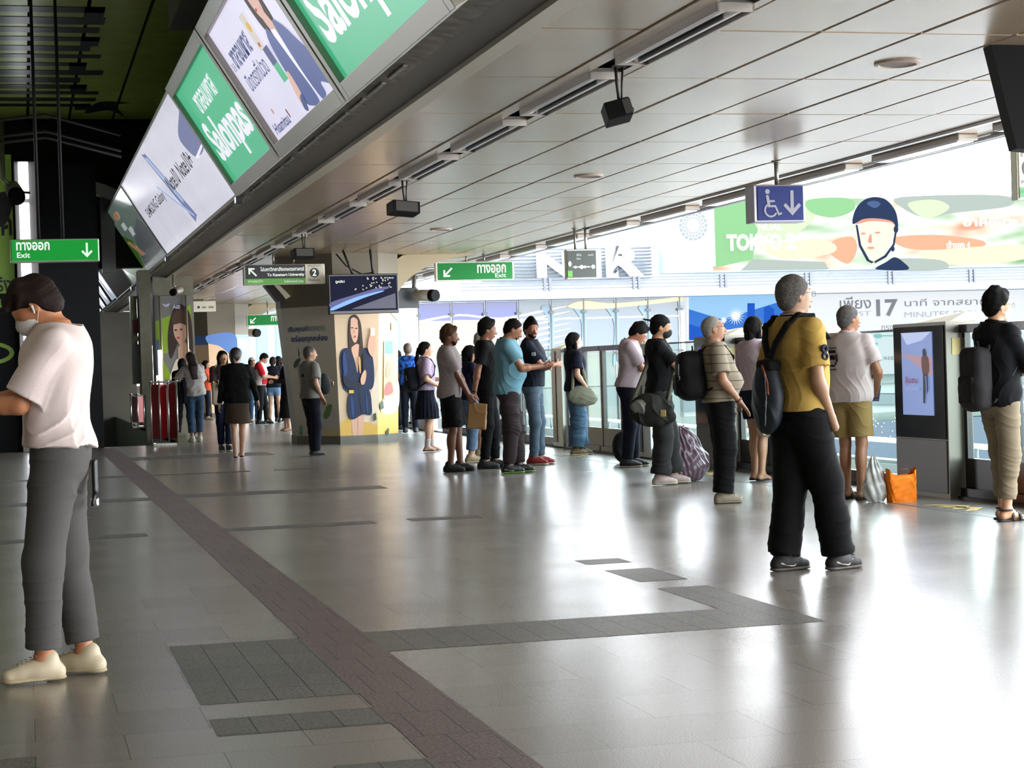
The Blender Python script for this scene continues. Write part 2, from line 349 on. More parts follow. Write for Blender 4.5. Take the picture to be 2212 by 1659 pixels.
# clips under the boards
for k, y in enumerate((20.75, 31.25, 41.4)):
    t = Thing('spotlight', ['small spotlight under the green light box', 'small spotlight under the near end of the dull green box', 'small spotlight under the far end of the dull green box'][k], 'spotlight', (2.35, y, 3.13), 'spotlights under the light boxes')
    bm = nb(); box(bm, 2.30, 2.38, y - .05, y + .05, 3.09, 3.17, .008); t.part('housing', bm, dark)
    bm = nb(); box(bm, 2.292, 2.30, y - .035, y + .035, 3.10, 3.16); t.part('lens', bm, M('spot_lens', '#cfd6ff', .2, emit=1.5))
# ------------------------------------------------------------------ atrium
mat_green = M('atrium_green', '#b0c45c', 0.3, metal=.25, bump=.03, scale=3, vary=.1)
bm = nb(); AZH = 5.9
gx = [-3.6, -2.9, -2.2, -1.5, -.52, .23, .95, 1.72, 2.6]
for i in range(len(gx)-1):
    for j in range(12):
        y0 = -7 + j*3.5
        if y0 + 3.5 > 35.2: continue
        box(bm, gx[i] + .025, gx[i+1] - .025, y0 + .004, y0 + 3.496, AZH, AZH + .04)
box(bm, -3.8, 3.4, -32, 36, AZH + .08, AZH + .3, mi=1)
o = link('ceiling.001', finish(bm), [mat_green, M('atrium_gap', '#0c0c09', .8)]); o['kind'] = 'structure'
fr = frame((1.30, 24.2, AZH), (0, 1, 0), (-1, 0, 0))      # painted lettering on the underside
lm = M('roof_lettering', '#1c2426', .3)
bm = nb()
rng = random.Random(11)
for k in range(13):
    y = 24.4 + k*.72; wd_ = rng.uniform(.28, .5); x1 = 1.35 - rng.uniform(0, .35)
    box(bm, -1.5, x1, y, y + wd_, AZH - .006, AZH + .002)
    if k % 3 == 0: box(bm, x1 - .25, x1, y, y + .72, AZH - .006, AZH + .002)
for pts in ([(1.2, 34.2), (1.4, 32.8), (1.9, 32.9), (1.7, 33.2), (1.9, 34.6), (1.6, 33.8)],):
    bm.faces.new([bm.verts.new((x, y, AZH - .004)) for x, y in cat(pts)])
struct('trim_8', bm, lm)
bm = nb(); box(bm, 1.9, 3.4, 20, 24, 5.55, 5.9); struct('trim_9', bm, M('beam_grey', '#6d6a61', .6))
bm = nb(); box(bm, 2.9, 3.4, -32, 50, 3.5, 6.2); struct('wall_right.001', bm, M('dark_wall', '#39362f', .7))
# low ceiling on the far left side of the hall (out of view, shapes the light)
bm = nb(); box(bm, -10.2, -10, -32, 36, 0, 3.6); struct('wall_left.002', bm, M('side_light_block', '#5a564f', .7))  # unseen wall added to cut the light from the open left side
bm = nb(); box(bm, -10, -3.6, -32, 36, 3.3, 3.6); box(bm, -3.8, -3.6, -32, 36, 3.3, 6.2); struct('ceiling.002', bm, M('side_ceiling', '#8a8478', .6))
# ------------------------------------------------------------------ back wall group at the far end of the atrium
bk = M('backwall_dark', '#17181c', .45, spec=.2, vary=.15, scale=2)
bm = nb(); box(bm, .32, 1.35, 34.25, 34.55, 0.0, 5.0); box(bm, 1.35, 3.2, 36.6, 36.9, 3.3, 5.2); struct('wall_back', bm, bk)
bm = nb(); box(bm, -6, 4, 36.0, 36.3, 4.7, 6.2); struct('wall_back.001', bm, M('backwall_brown', '#1c1a15', .6))
bm = nb()
pts = [(-2.2, 5.0), (.1, 4.96), (.8, 4.86), (1.5, 4.66), (2.0, 4.45)]
loft(bm, [[(x, 34.3, z), (x, 34.6, z), (x, 34.6, z - .22), (x, 34.3, z - .22)] for x, z in pts]); struct('trim_10', bm, M('arch_steel', '#9a9aa0', .25, metal=.8))
bm = nb(); box(bm, 1.5, 1.75, 36.2, 36.5, 3.2, 4.6); struct('trim_11', bm, M('mullion_grey', '#77777a', .4, metal=.4))
bm = nb(); box(bm, .8, 2.4, 38, 38.2, 3.45, 4.0); struct('window_2', bm, M('window_grey', '#9da0a2', .3, emit=.12))
# green and black advertisement wall on the left edge
t = Thing('advertisement_wall', 'green and black advertisement wall with lettering at the left edge', 'advertisement', (-1.2, 34, 0))
bm = nb(); box(bm, -4.5, -.02, 34, 34.25, 0, 5.2); pw = t.part('panel', bm, M('adv_black', '#0d0e12', .5, spec=.15))
fr = frame((-4.5, 34, 0), (1, 0, 0), (0, 0, 1)); lime = M('lime', '#6f8f35', .4, emit=.12)
t.art('picture', fr, [(lime, rect(0, 3.25, 4.42, 5.15)), (lime, rect(0, 2.75, 4.42, 3.25)), (blk, cat([(3.6, 4.1), (4.2, 3.9), (4.4, 4.2), (4.42, 4.5), (4.1, 4.45), (3.9, 4.2)])),
      (lime, ell(3.95, 1.72, .42, .2)), (M('adv_black'), ell(3.95, 1.72, .34, .13))], pw)
t.text('ค ค', fr, 3.9, 3.75, .5, .32, blk, pw, .03); t.text('ได้จริง', fr, 3.7, 2.78, .66, .3, blk, pw, .02); t.text('กลับ', fr, 3.7, 2.5, .6, .22, lime, pw, .01)
t.text('G', fr, 3.8, 1.62, .3, .2, lime, pw, .03)
bm = nb(); box(bm, -4.5, .4, 33.7, 33.98, .95, 1.06); bx = t.part('ledge', bm, M('ledge_grey', '#55544e', .5))
bm = nb(); box(bm, -4.5, -.02, 33.82, 33.98, .72, .95); t.part('ledge_front', bm, M('ledge_cream', '#8b8873', .5))
# light tube column
t = Thing('light_column', 'tall bright fluorescent light column behind the boy', 'light', (.13, 33.9, 0))
lt = M('tube_white', '#f2f6ff', .3, emit=3.2)
for i, (z0, z1) in enumerate(((4.35, 4.98), (3.62, 4.28), (2.2, 3.55), (1.15, 2.1))):
    bm = nb(); box(bm, .03, .20, 33.55, 33.68, z0, z1, .02); t.part('tube', bm, lt)
bm = nb(); box(bm, .03, .18, 33.62, 33.68, .15, .92, .02); t.part('tube', bm, lt)
bm = nb(); box(bm, -.04, .32, 33.72, 34.0, 0, 5.0, .01); box(bm, -.07, .30, 33.5, 33.7, 1.03, 1.09, .01); t.part('housing', bm, M('column_housing', '#7b7774', .4, metal=.4))
bm = nb(); tube(bm, [(-.02, 33.4, 4.45), (.22, 33.4, 4.43)], .02, 8); tube(bm, [(-.02, 33.4, 3.62), (.3, 33.4, 3.6)], .02, 8); t.part('clamp', bm, dark)
# stairwell
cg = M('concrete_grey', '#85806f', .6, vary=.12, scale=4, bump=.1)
bm = nb(); box(bm, -3.2, -3.0, 35, 82, -3.5, 6.4); struct('wall_left.003', bm, M('far_light_block', '#3b3832', .7))  # wall added out of view to keep sky light off the stairwell end
bm = nb(); box(bm, -3.2, 3.0, 36.4, 82, 6.2, 6.4); struct('ceiling.003', bm, M('far_light_block_roof', '#2f2d28', .7))  # roof added with it to cut sky light and cover white gaps
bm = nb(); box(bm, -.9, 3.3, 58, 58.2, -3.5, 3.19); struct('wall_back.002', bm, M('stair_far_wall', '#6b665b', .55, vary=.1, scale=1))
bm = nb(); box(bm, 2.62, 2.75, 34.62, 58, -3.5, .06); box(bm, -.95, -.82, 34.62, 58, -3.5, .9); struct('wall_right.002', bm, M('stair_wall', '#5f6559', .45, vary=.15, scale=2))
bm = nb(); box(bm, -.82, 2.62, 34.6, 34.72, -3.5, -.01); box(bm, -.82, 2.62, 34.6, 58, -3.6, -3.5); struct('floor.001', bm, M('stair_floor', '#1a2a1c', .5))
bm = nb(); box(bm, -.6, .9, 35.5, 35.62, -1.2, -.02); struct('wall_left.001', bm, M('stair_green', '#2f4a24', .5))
# hanging pipes in the atrium
t = Thing('exit_sign', 'green exit sign with a down arrow hanging at the left above the boy', 'sign', (.36, 20, 2.45))
dx = .0
bm = nb(); box(bm, -.085, .80, 19.92, 20.08, 2.44, 2.675, .012); bd = t.part('housing', bm, M('sign_frame', '#a8b8a4', .35, metal=.5))
bm = nb(); box(bm, -.07, .785, 19.905, 19.93, 2.455, 2.66); pn = t.part('panel', bm, M('exit_green', '#12a038', .5, emit=.75, spec=.2))
fr = frame((-.07, 19.905, 2.455), (1, 0, 0), (0, 0, 1)); wsig = M('sign_white', '#f4fff4', .4, emit=.8)
t.text('ทางออก', fr, .045, .105, .33, .085, wsig, pn, .03); t.text('Exit', fr, .05, .03, .13, .055, wsig, pn, .02)
def arrow(fr, cx, cy, s, ang):
    P = [(-.07, .5), (.07, .5), (.07, -.22), (.28, 0.0), (.38, -.1), (0, -.5), (-.38, -.1), (-.28, 0.0), (-.07, -.22)]
    c_, s_ = math.cos(ang), math.sin(ang)
    return [(cx + s*(x*c_ - y*s_), cy + s*(x*s_ + y*c_)) for x, y in P]
t.art('arrow', fr, [(wsig, arrow(fr, .745, .1, .15, 0))], pn, z=.004)
for x in (.2, .44):
    bm = nb(); tube(bm, [(x, 20, 2.67), (x, 20, 5.9)], .017, 10); t.part('pole', bm, M('sign_pole', '#2e2d2b', .4, metal=.5))
bm = nb()
for z in (4.72, 4.5, 4.42): tube(bm, [(-1.6, 26, z - .2), (.4, 26, z + .04), (1.4, 26.6, z - .15)], .022, 8)
solo('hanging_rail', bm, M('rail_grey', '#4d4b47', .4, metal=.6), 'thin grey hanging rails under the green atrium roof', 'rail', (0, 26, 4.5))
# second small sign far left
t = Thing('direction_sign', 'small dark direction sign hanging far down the hall at left', 'sign', (1.35, 45, 2.8))
a, b = AY(140, 655, 45), AY(194, 683, 45)
bm = nb(); box(bm, a[0], b[0], 44.95, 45.05, b[2], a[2], .01); p_ = t.part('panel', bm, M('sign_navy', '#10132a', .4))
fr = frame((a[0], 44.95, b[2]), (1, 0, 0), (0, 0, 1)); w = b[0] - a[0]; h = a[2] - b[2]
t.art('stripe', fr, [(M('sign_green', '#4f9a3e', .4, emit=.15), rect(0, 0, w, h*.25))], p_); t.text('ไปทางออก', fr, .03, h*.6, w*.4, h*.25, wsig, p_); t.art('arrow', fr, [(wsig, arrow(fr, w*.8, h*.6, .16, math.pi/2))], p_, z=.004)
bm = nb(); xm = (a[0] + b[0])/2; tube(bm, [(xm, 45, a[2]), (xm, 45, 3.22 + (2.40 - xm)*1.6)], .015, 8); t.part('pole', bm, dark)
# ================================================================== THINGS ON THE CEILING
chrome = M('lamp_reflector', '#f2ecee', 0.2, metal=.0, spec=.8, bump=.25, scale=7); clear = M('lamp_edge', '#9a938c', .3, metal=.5)
LZ = 3.162
t0 = Thing('ceiling_light', 'unlit fluorescent ceiling light in the long ceiling trough, one of a row', 'ceiling light', (3.85, 13.12, 3.2), 'unlit lights in the ceiling trough')
bm = nb(); box(bm, 3.74, 3.96, 12.2, 14.05, 3.235, 3.26); box(bm, 3.74, 3.752, 12.2, 14.05, 3.185, 3.25); box(bm, 3.948, 3.96, 12.2, 14.05, 3.185, 3.25); box(bm, 3.74, 3.96, 12.2, 12.215, 3.185, 3.25); box(bm, 3.74, 3.96, 14.035, 14.05, 3.185, 3.25)
t0.part('frame', bm, clear)
for s in (0, 1):
    bm = nb(); x0 = 3.755 + s*.098
    L = [(x0 + .047 - .046*math.cos(a), 3.232 - .036*math.sin(a)) for a in [math.pi*k/10 for k in range(11)]]
    loft(bm, [[(x, y, z) for x, z in L] for y in (12.22, 14.03)], cap=False)
    for f in bm.faces: f.smooth = True
    t0.part('reflector', bm, chrome)
bm = nb(); box(bm, 3.846, 3.854, 12.4, 13.9, 3.18, 3.235); t0.part('divider', bm, dark)
def dup(root, loc, label=None):
    r = root.copy(); COL.objects.link(r); r.location = loc
    if label: r['label'] = label
    for ch in root.children:
        c = ch.copy(); COL.objects.link(c); c.parent = r
        for g in ch.children:
            d = g.copy(); COL.objects.link(d); d.parent = c
    return r
ORD = ['nearest', 'second', 'third', 'fourth', 'fifth', 'sixth', 'seventh', 'eighth', 'ninth', 'tenth', 'eleventh', 'twelfth']
def ordl(i, what): return f'{ORD[i]} {what}, counted from the camera' if i < 12 else f'tiny {what}, one of the farthest'
t0.o['label'] = ordl(1, 'unlit fluorescent light in the ceiling trough')
for k in range(-1, 21):
    if k != 0: dup(t0.o, (3.85, 13.12 + 2.42*k, LZ), ordl(k + 1, 'unlit fluorescent light in the ceiling trough'))
te = Thing('edge_light', 'long light fitting on the track side edge of the ceiling, one of a row', 'ceiling light', (8.3, 14, 3.2), 'light fittings along the ceiling edge')
bm = nb(); box(bm, 8.2, 8.4, 13.1, 14.9, 3.14, 3.2, .01); te.part('housing', bm, clear)
bm = nb(); box(bm, 8.22, 8.38, 13.15, 14.85, 3.13, 3.14); te.part('diffuser', bm, chrome)
te.o['label'] = ordl(0, 'light fitting on the track side edge of the ceiling')
for k in range(1, 16): dup(te.o, (8.3, 14 + 2.42*k, 3.2), ordl(k, 'light fitting on the track side edge of the ceiling'))
t0.o.location.z = LZ
# round grilles
for k, (x, y) in enumerate(((5.76, 11.72), (5.79, 19.02), (5.8, 26.3))):
    lab = ['round ceiling speaker grille nearest the camera, at upper right', 'round ceiling speaker grille in the middle of the panelled ceiling', 'round ceiling speaker grille far down the ceiling'][k]
    t = Thing('ceiling_speaker', lab, 'speaker', (x, y, 3.2), 'round speakers in the ceiling')
    bm = nb(); n = 40; ro, ri = .155, .12
    loft(bm, [[(x + r*math.cos(2*math.pi*i/n), y + r*math.sin(2*math.pi*i/n), z) for i in range(n)] for r, z in ((ro, 3.2), (ro, 3.186), (ri + .01, 3.18), (ri, 3.19))], cap=False); t.part('rim', bm, M('rim_cream', '#b9a79a', .4))
    bm = nb(); loft(bm, [[(x + r*math.cos(2*math.pi*i/n), y + r*math.sin(2*math.pi*i/n), z) for i in range(n)] for r, z in ((ri, 3.195), (ri, 3.188))]); t.part('grille', bm, M('grille', '#8c7a72', .6, bump=.5, scale=300))
# black boxes hanging from the trough
for k in range(3):
    y = 11.93 + 7.26*k; x = 3.86
    lab = ['black loudspeaker box hanging from the ceiling trough nearest the camera', 'black loudspeaker box hanging from the trough, second from the camera', 'farthest small black loudspeaker box hanging from the trough, above the platform 2 sign'][k]
    t = Thing('hanging_loudspeaker', lab, 'loudspeaker', (x, y, 3.2), 'black boxes hanging from the ceiling trough')
    rz = math.radians([-8, 12, 10, 10][k])
    T = Matrix.Translation((x - .02, y, 2.885)) @ Matrix.Rotation(rz, 4, 'Z') @ Matrix.Rotation(math.radians([-14, 4, 0, 0][k]), 4, 'Y') @ Matrix.Rotation(math.radians(-10), 4, 'X')
    bm = nb(); wx = [.085, .15, .15, .15][k]
    box(bm, -wx, wx, -.10, .09, -.062, .062, .008, T=T); b = t.part('box', bm, M('speaker_black', '#0c0b0a', .6, spec=.15))
    bm = nb(); box(bm, wx - .05 if k == 0 else -wx + .03, wx + .004 if k == 0 else wx - .03, -.104, -.098, -.05, .05, T=T)
    t.part('grille', bm, M('speaker_side', '#3c3a36' if k == 0 else '#161514', .6), b)
    bm = nb(); tube(bm, [(wx, 0, 0), (wx + .03, 0, -.004)], .012, 8); bmesh.ops.transform(bm, matrix=T, verts=bm.verts[:]); t.part('knob', bm, dark, b)
    bm = nb(); tube(bm, [(x - .02, y, 3.2), (x - .015, y, 3.08), (x, y, 2.94)], .011, 8); tube(bm, [(x + .03, y, 3.2), (x + .02, y, 3.07), (x + .015, y, 2.94)], .008, 8)
    box(bm, x - .04, x + .05, y - .03, y + .03, 3.185, 3.196); t.part('bracket', bm, dark)
# ------------------------------------------------------------------ hanging signs
pole = M('steel_pole', '#8d8a84', .35, metal=.7)
def hang(t, xs_, y, z0, r=.018):
    for x in xs_:
        bm = nb(); tube(bm, [(x, y, z0), (x, y, 3.2)], r, 10); tube(bm, [(x, y, 3.185), (x, y, 3.2)], r*2.2, 12); t.part('pole', bm, pole)
# exit sign by the platform
y = 32.4
t = Thing('exit_sign', 'green exit sign with a diagonal arrow hanging right of the television', 'sign', (7.7, y, 2.7))
bm = nb(); box(bm, 7.01, 8.42, y - .07, y + .07, 2.735, 3.07, .012); t.part('housing', bm, M('sign_frame_light', '#c9cabb', .4, metal=.3))
bm = nb(); box(bm, 7.05, 8.39, y - .085, y - .07, 2.755, 3.05); pn = t.part('panel', bm, M('exit_green_day', '#0f6f30', .5, emit=.1, spec=.2))
fr = frame((7.05, y - .085, 2.755), (1, 0, 0), (0, 0, 1))
t.art('arrow', fr, [(wsig, arrow(fr, .17, .13, .22, -math.pi/4))], pn, z=.004)
t.text('ทางออก', fr, .70, .11, .52, .15, wsig, pn, .03); t.text('Exit', fr, 1.02, .03, .2, .075, wsig, pn, .02); hang(t, (7.58, 7.9), y, 3.05)
# farther exit sign
y = 53.5; a, b = AY(532, 680, y), AY(640, 702, y)
t = Thing('exit_sign', 'farthest green exit sign, partly hidden behind the advertising pillar', 'sign', (a[0], y, a[2]))
bm = nb(); box(bm, a[0], b[0], y - .07, y + .07, b[2], a[2], .012); t.part('housing', bm, M('sign_frame_light'))
bm = nb(); box(bm, a[0] + .03, b[0] - .03, y - .085, y - .07, b[2] + .02, a[2] - .02); pn = t.part('panel', bm, M('exit_green_day'))
fr = frame((a[0], y - .085, b[2]), (1, 0, 0), (0, 0, 1)); t.art('arrow', fr, [(wsig, arrow(fr, .17, .15, .22, -math.pi/4))], pn, z=.004)
t.text('ทางออก', fr, .68, .12, .5, .15, wsig, pn, .03); hang(t, (a[0] + .6, a[0] + .9), y, a[2])
# platform 2 sign
y = 31.0; k9 = .92
t = Thing('platform_sign', 'black and green hanging sign with a diagonal arrow and the number 2', 'sign', (4.2, y, 2.7))
bm = nb(); box(bm, 3.52, 4.85, y - .07, y + .07, 2.668, 3.0, .012); t.part('housing', bm, M('sign_frame_light'))
sblk = M('sign_black', '#1b1b22', .4); crm = M('sign_cream', '#d9d3c0', .5, emit=.1)
bm = nb(); box(bm, 3.55, 4.82, y - .085, y - .07, 2.678, 2.99); pn = t.part('panel', bm, crm)
fr = frame((3.55, y - .085, 2.678), (1, 0, 0), (0, 0, 1)) @ Matrix.Scale(k9, 4)
t.art('field', fr, [(sblk, rect(0, .10, 1.06, .34)), (M('sign_lime', '#5aa63e', .4, emit=.1), rect(0, 0, 1.06, .10)), (sblk, ell(1.22, .19, .085, .085, 32))], pn)
t.text('ไปมหาวิทยาลัยเกษตรศาสตร์', fr, .26, .23, .78, .075, wsig, pn, .025, z=.008); t.text('To Kasetsart University', fr, .38, .125, .66, .065, wsig, pn, .03, z=.008)
t.text('สายสุขุมวิท', fr, .04, .02, .26, .06, wsig, pn, z=.008); t.text('Sukhumvit Line', fr, .68, .025, .34, .045, wsig, pn, z=.008)
t.text('2', fr, 1.185, .13, .07, .12, wsig, pn, .03, z=.009); t.text('ชานชาลา', fr, 1.11, .295, .22, .035, sblk, pn); t.text('Platform', fr, 1.12, .04, .2, .04, sblk, pn)
t.art('arrow', fr, [(wsig, arrow(fr, .12, .22, .2, math.radians(225)))], pn, z=.009); hang(t, (4.02, 4.35), y, 2.99)
# accessible sign
y = 17.68
t = Thing('accessibility_sign', 'blue hanging sign with wheelchair symbol and down arrow', 'sign', (7.33, y, 2.6))
bm = nb(); box(bm, 7.06, 7.61, y - .06, y + .16, 2.58, 2.955, .012); t.part('housing', bm, M('sign_frame_blue', '#8a8790', .35, metal=.6))
bm = nb(); box(bm, 7.10, 7.585, y - .075, y - .06, 2.60, 2.94); pn = t.part('panel', bm, M('sign_blue', '#15235e', .5, emit=.12, spec=.2))
fr = frame((7.10, y - .075, 2.60), (1, 0, 0), (0, 0, 1)); wsb = M('sign_white_plain', '#d8d8ee', .4, emit=.35)
ring = []
for k in range(21): a = math.radians(120 + 215*k/20); ring.append((.135 + .072*math.cos(a), .10 + .072*math.sin(a)))
for k in range(21): a = math.radians(335 - 215*k/20); ring.append((.135 + .053*math.cos(a), .10 + .053*math.sin(a)))
t.art('wheelchair_symbol', fr, [(wsb, ell(.105, .285, .025, .025)), (wsb, [(.085, .25), (.115, .25), (.125, .20), (.18, .20), (.18, .18), (.128, .18), (.132, .15), (.19, .15), (.225, .07), (.25, .08), (.255, .062), (.215, .045), (.178, .13), (.105, .13)]), (wsb, ring)], pn, z=.004)
t.art('arrow', fr, [(wsb, arrow(fr, .365, .17, .25, 0))], pn, z=.004); hang(t, (7.36,), y + .05, 2.95, .022)
# line map sign
y = 26.5
t = Thing('line_map_sign', 'small dark hanging route sign with dots, right of the exit sign', 'sign', (7.95, y, 2.5))
T = Matrix.Translation((7.93, y, 2.68)) @ Matrix.Rotation(math.radians(-4), 4, 'Z')
bm = nb(); box(bm, -.25, .27, -.07, .09, -.22, .21, .01, T=T); t.part('housing', bm, M('sign_frame_light'))
bm = nb(); box(bm, -.24, .19, -.085, -.07, -.20, .19, T=T); pn = t.part('panel', bm, M('sign_darkgrey', '#3b433f', .4))
fr = T @ frame((-.24, -.085, -.20), (1, 0, 0), (0, 0, 1)); gw = M('sign_greywhite', '#c9d0c4', .5, emit=.15)
t.art('route', fr, [(gw, rect(.08, .145, .40, .16)), *[(gw, ell(x, .152, r, r)) for x, r in ((.12, .02), (.17, .012), (.21, .03), (.26, .02), (.31, .014), (.38, .03))], (M('sign_lime'), rect(.0, .01, .07, .10)), (gw, ell(.035, .2, .025, .04))], pn, z=.004)
t.text('สยาม', fr, .14, .31, .07, .035, gw, pn); t.text('Siam', fr, .14, .26, .06, .03, gw, pn); t.text('บางหว้า', fr, .31, .31, .08, .035, gw, pn); t.text('1', fr, .025, .175, .02, .05, sblk, pn, z=.012)
hang(t, (7.83, 7.99), y, 2.88)
# far cream sign beside the poster column
y = 50; a, b = AY(414, 651, y), AY(466, 673, y)
t = Thing('direction_sign', 'small cream sign hanging beside the dark poster column', 'sign', (a[0], y, b[2]))
bm = nb(); box(bm, a[0], b[0], y - .05, y + .05, b[2], a[2], .01); pn = t.part('panel', bm, M('sign_cream_plain', '#d6d0bd', .5)); fr = frame((a[0], y - .05, b[2]), (1, 0, 0), (0, 0, 1))
t.art('marks', fr, [(sblk, ell(.17, .12, .035, .035)), (M('sign_grey', '#8b8778', .5), rect(.26, .09, .36, .14)), (M('sign_grey'), rect(.43, .09, .56, .14))], pn); hang(t, ((a[0] + b[0])/2,), y, a[2])
# television
y = 30.6; a, b = AY(705, 596, y), AY(863, 676, y)
t = Thing('television', 'wide black television hanging in front of the advertising pillar', 'television', ((a[0] + b[0])/2, y, b[2]))
T = Matrix.Translation(((a[0] + b[0])/2, y, (a[2] + b[2])/2 + .01)) @ Matrix.Rotation(math.radians(5), 4, 'Y') @ Matrix.Rotation(math.radians(-1.3), 4, 'Z') @ Matrix.Rotation(math.radians(7), 4, 'X')
T = Matrix.Translation(((a[0] + b[0])/2, y, (a[2] + b[2])/2 + .01)) @ Matrix.Rotation(math.radians(-.4), 4, 'Y') @ Matrix.Rotation(math.radians(8), 4, 'Z')
hw, hh = (b[0] - a[0])/2, (a[2] - b[2])/2 + .01
bm = nb(); box(bm, -hw, hw, -.05, .05, -hh, hh, .01, T=T); bd = t.part('casing', bm, M('tv_black', '#0a0a0c', .3))
bm = nb(); box(bm, -hw + .025, hw - .025, -.056, -.05, -hh + .05, hh - .03, T=T)
tvm = M('tv_screen', '#0b1030', .5, emit=.9, spec=.08); sc_ = t.part('screen', bm, tvm)
fr = T @ frame((-hw, -.056, -hh), (1, 0, 0), (0, 0, 1)); w, h = 2*hw, 2*hh
U = lambda pts: [(x*w, y*h) for x, y in pts]
sh = [(M('tv_blue', '#1b2780', .4, emit=.8), U(cat([(.02, .30), (.4, .50), (.75, .66), (.88, .64), (.6, .50), (.3, .32), (.05, .16)]))),
      (M('tv_cyan', '#5c8cff', .4, emit=1.4), U(cat([(.03, .17), (.35, .40), (.7, .55), (.78, .55), (.5, .40), (.2, .20), (.04, .10)]))),
      (M('tv_indigo', '#141a4a', .4, emit=.8), U([(.3, .12), (.95, .5), (.95, .12)]))]
rng = random.Random(2); fl_ = M('tv_blossom', '#b9b6a0', .4, emit=.8)
for k in range(34): sh.append((fl_, U(ell(rng.uniform(.35, .9), rng.uniform(.6, .9) - .0, .012, .02, 7))))
t.art('picture', fr, sh, sc_)
t.text('ดูหนัง1', fr, .08*w, .76*h, .13*w, .09*h, wsig, sc_, .03, z=.06); t.text('PPTV HD', fr, .78*w, .86*h, .14*w, .04*h, wsig, sc_, z=.06)
bm = nb(); tube(bm, [T @ Vector((-.15, .05, hh)), (a[0] + .3, y + .1, 3.2)], .02, 8); tube(bm, [T @ Vector((.2, .05, hh)), (a[0] + .75, y + .1, 3.2)], .02, 8)
tube(bm, [(a[0] + .2, y + .2, 3.15), (a[0] + .35, y + .15, 2.95), (a[0] + .6, y + .1, a[2] + .02), (a[0] + .8, y + .1, a[2] + .05)], .012, 6); t.part('bracket', bm, dark)
# small dark display behind the television
t = Thing('display_board', 'narrow dark display board partly behind the television', 'display', (6.95, 34.3, 2.3))
a, b = AY(858, 622, 34.3), AY(905, 665, 34.3)
bm = nb(); box(bm, a[0], b[0], 34.25, 34.35, b[2], a[2], .01); t.part('casing', bm, M('disp_dark', '#23282b', .3))
bm = nb(); tube(bm, [(b[0] - .1, 34.3, a[2]), (b[0] - .1, 34.3, 3.2)], .02, 8); tube(bm, [(b[0] - .1, 34.3, 3.05), (b[0] + .35, 34.3, 3.07)], .02, 8); t.part('bracket', bm, pole)
# big black panel at top right and platform 1 sign
def quad_box(px, y, th, bev=.01):
    pass
t = Thing('display_board', 'large black tilted display hanging at the top right corner', 'display', (6.3, 11, 3.0))
bm = nb(); c = [AY(2124, 28, 11), AY(2300, 36, 11), AY(2300, 330, 11), AY(2197, 321, 11)]
loft(bm, [[tuple(p) for p in c], [(p[0] + .03, p[1] + .16, p[2]) for p in c]]); t.part('casing', bm, M('panel_black', '#060606', .6, spec=.1))
bm = nb()
for x in (2160, 2215): p = AY(x, 30, 11); tube(bm, [(p[0], 11.08, p[2] - .02), (p[0], 11.08, 3.2)], .03, 8)
t.part('mount', bm, M('panel_mount', '#1d1c1a', .5))
y = 13.6; a, b = AY(2188, 316, y), AY(2330, 432, y)
t = Thing('platform_sign', 'white and green platform sign cut by the right edge of the photo', 'sign', (a[0], y, b[2]))
bm = nb(); box(bm, a[0], b[0], y - .05, y + .05, b[2], a[2], .01); t.part('housing', bm, M('sign_frame_light'))
bm = nb(); box(bm, a[0] + .015, b[0], y - .06, y - .05, b[2] + .01, a[2] - .01); pn = t.part('panel', bm, M('sign_cream_plain')); fr = frame((a[0], y - .06, b[2]), (1, 0, 0), (0, 0, 1))
t.art('field', fr, [(M('sign_deepgreen', '#2c8a45', .4, emit=.1), rect(.015, .02, .5, .10)), (sblk, ell(.115, .25, .075, .075, 32))], pn); t.text('1', fr, .095, .2, .035, .10, wsb, pn, .03, z=.008)
t.text('ชานชาลา', fr, .03, .34, .15, .035, sblk, pn); t.text('Platform', fr, .03, .12, .15, .035, sblk, pn); t.text('สายสีลม', fr, .03, .055, .1, .03, wsb, pn, z=.008); hang(t, (a[0] + .3,), y, a[2])
# CCTV cameras
def cctv(px, py, y, r, label, dirv=(.45, -.85, -.12), up=.5):
    p = Vector(AY(px, py, y)); d = Vector(dirv).normalized()
    t = Thing('security_camera', label, 'camera', tuple(p), 'security cameras')
    bm = nb(); tube(bm, [p - d*r*3.4, p - d*r*3.3, p + d*r*.6, p + d*r*.62], [r*.75, r*.92, r, r*.93], 20); t.part('body', bm, M('cctv_white', '#9b958a', .4, metal=.2))
    bm = nb(); tube(bm, [p + d*r*.5, p + d*r*1.5], [r*1.02, r*.95], 20); t.part('lens_hood', bm, M('cctv_black', '#060606', .6, spec=.1))
    bm = nb(); q = p - d*r*1.8; tube(bm, [q, q + Vector((-r*1.2, 0, r*1.5)), q + Vector((-r*1.2, 0, r*1.5 + up))], r*.28, 8); t.part('bracket', bm, pole)
cctv(928, 638, 33.6, .11, 'grey security camera with black lens hanging right of the television', (.5, -.85, -.05), .35)
cctv(549, 719, 54.8, .12, 'security camera hanging under the farthest exit sign', (.5, -.85, -.05), .4)
cctv(34, 420, 30.0, .13, 'dark security camera in front of the light column at the left edge', (.1, -.9, -.3), .9)
cctv(378, 630, 36.5, .07, 'small security camera above the dark poster column', (-.5, -.8, -.2), .3)
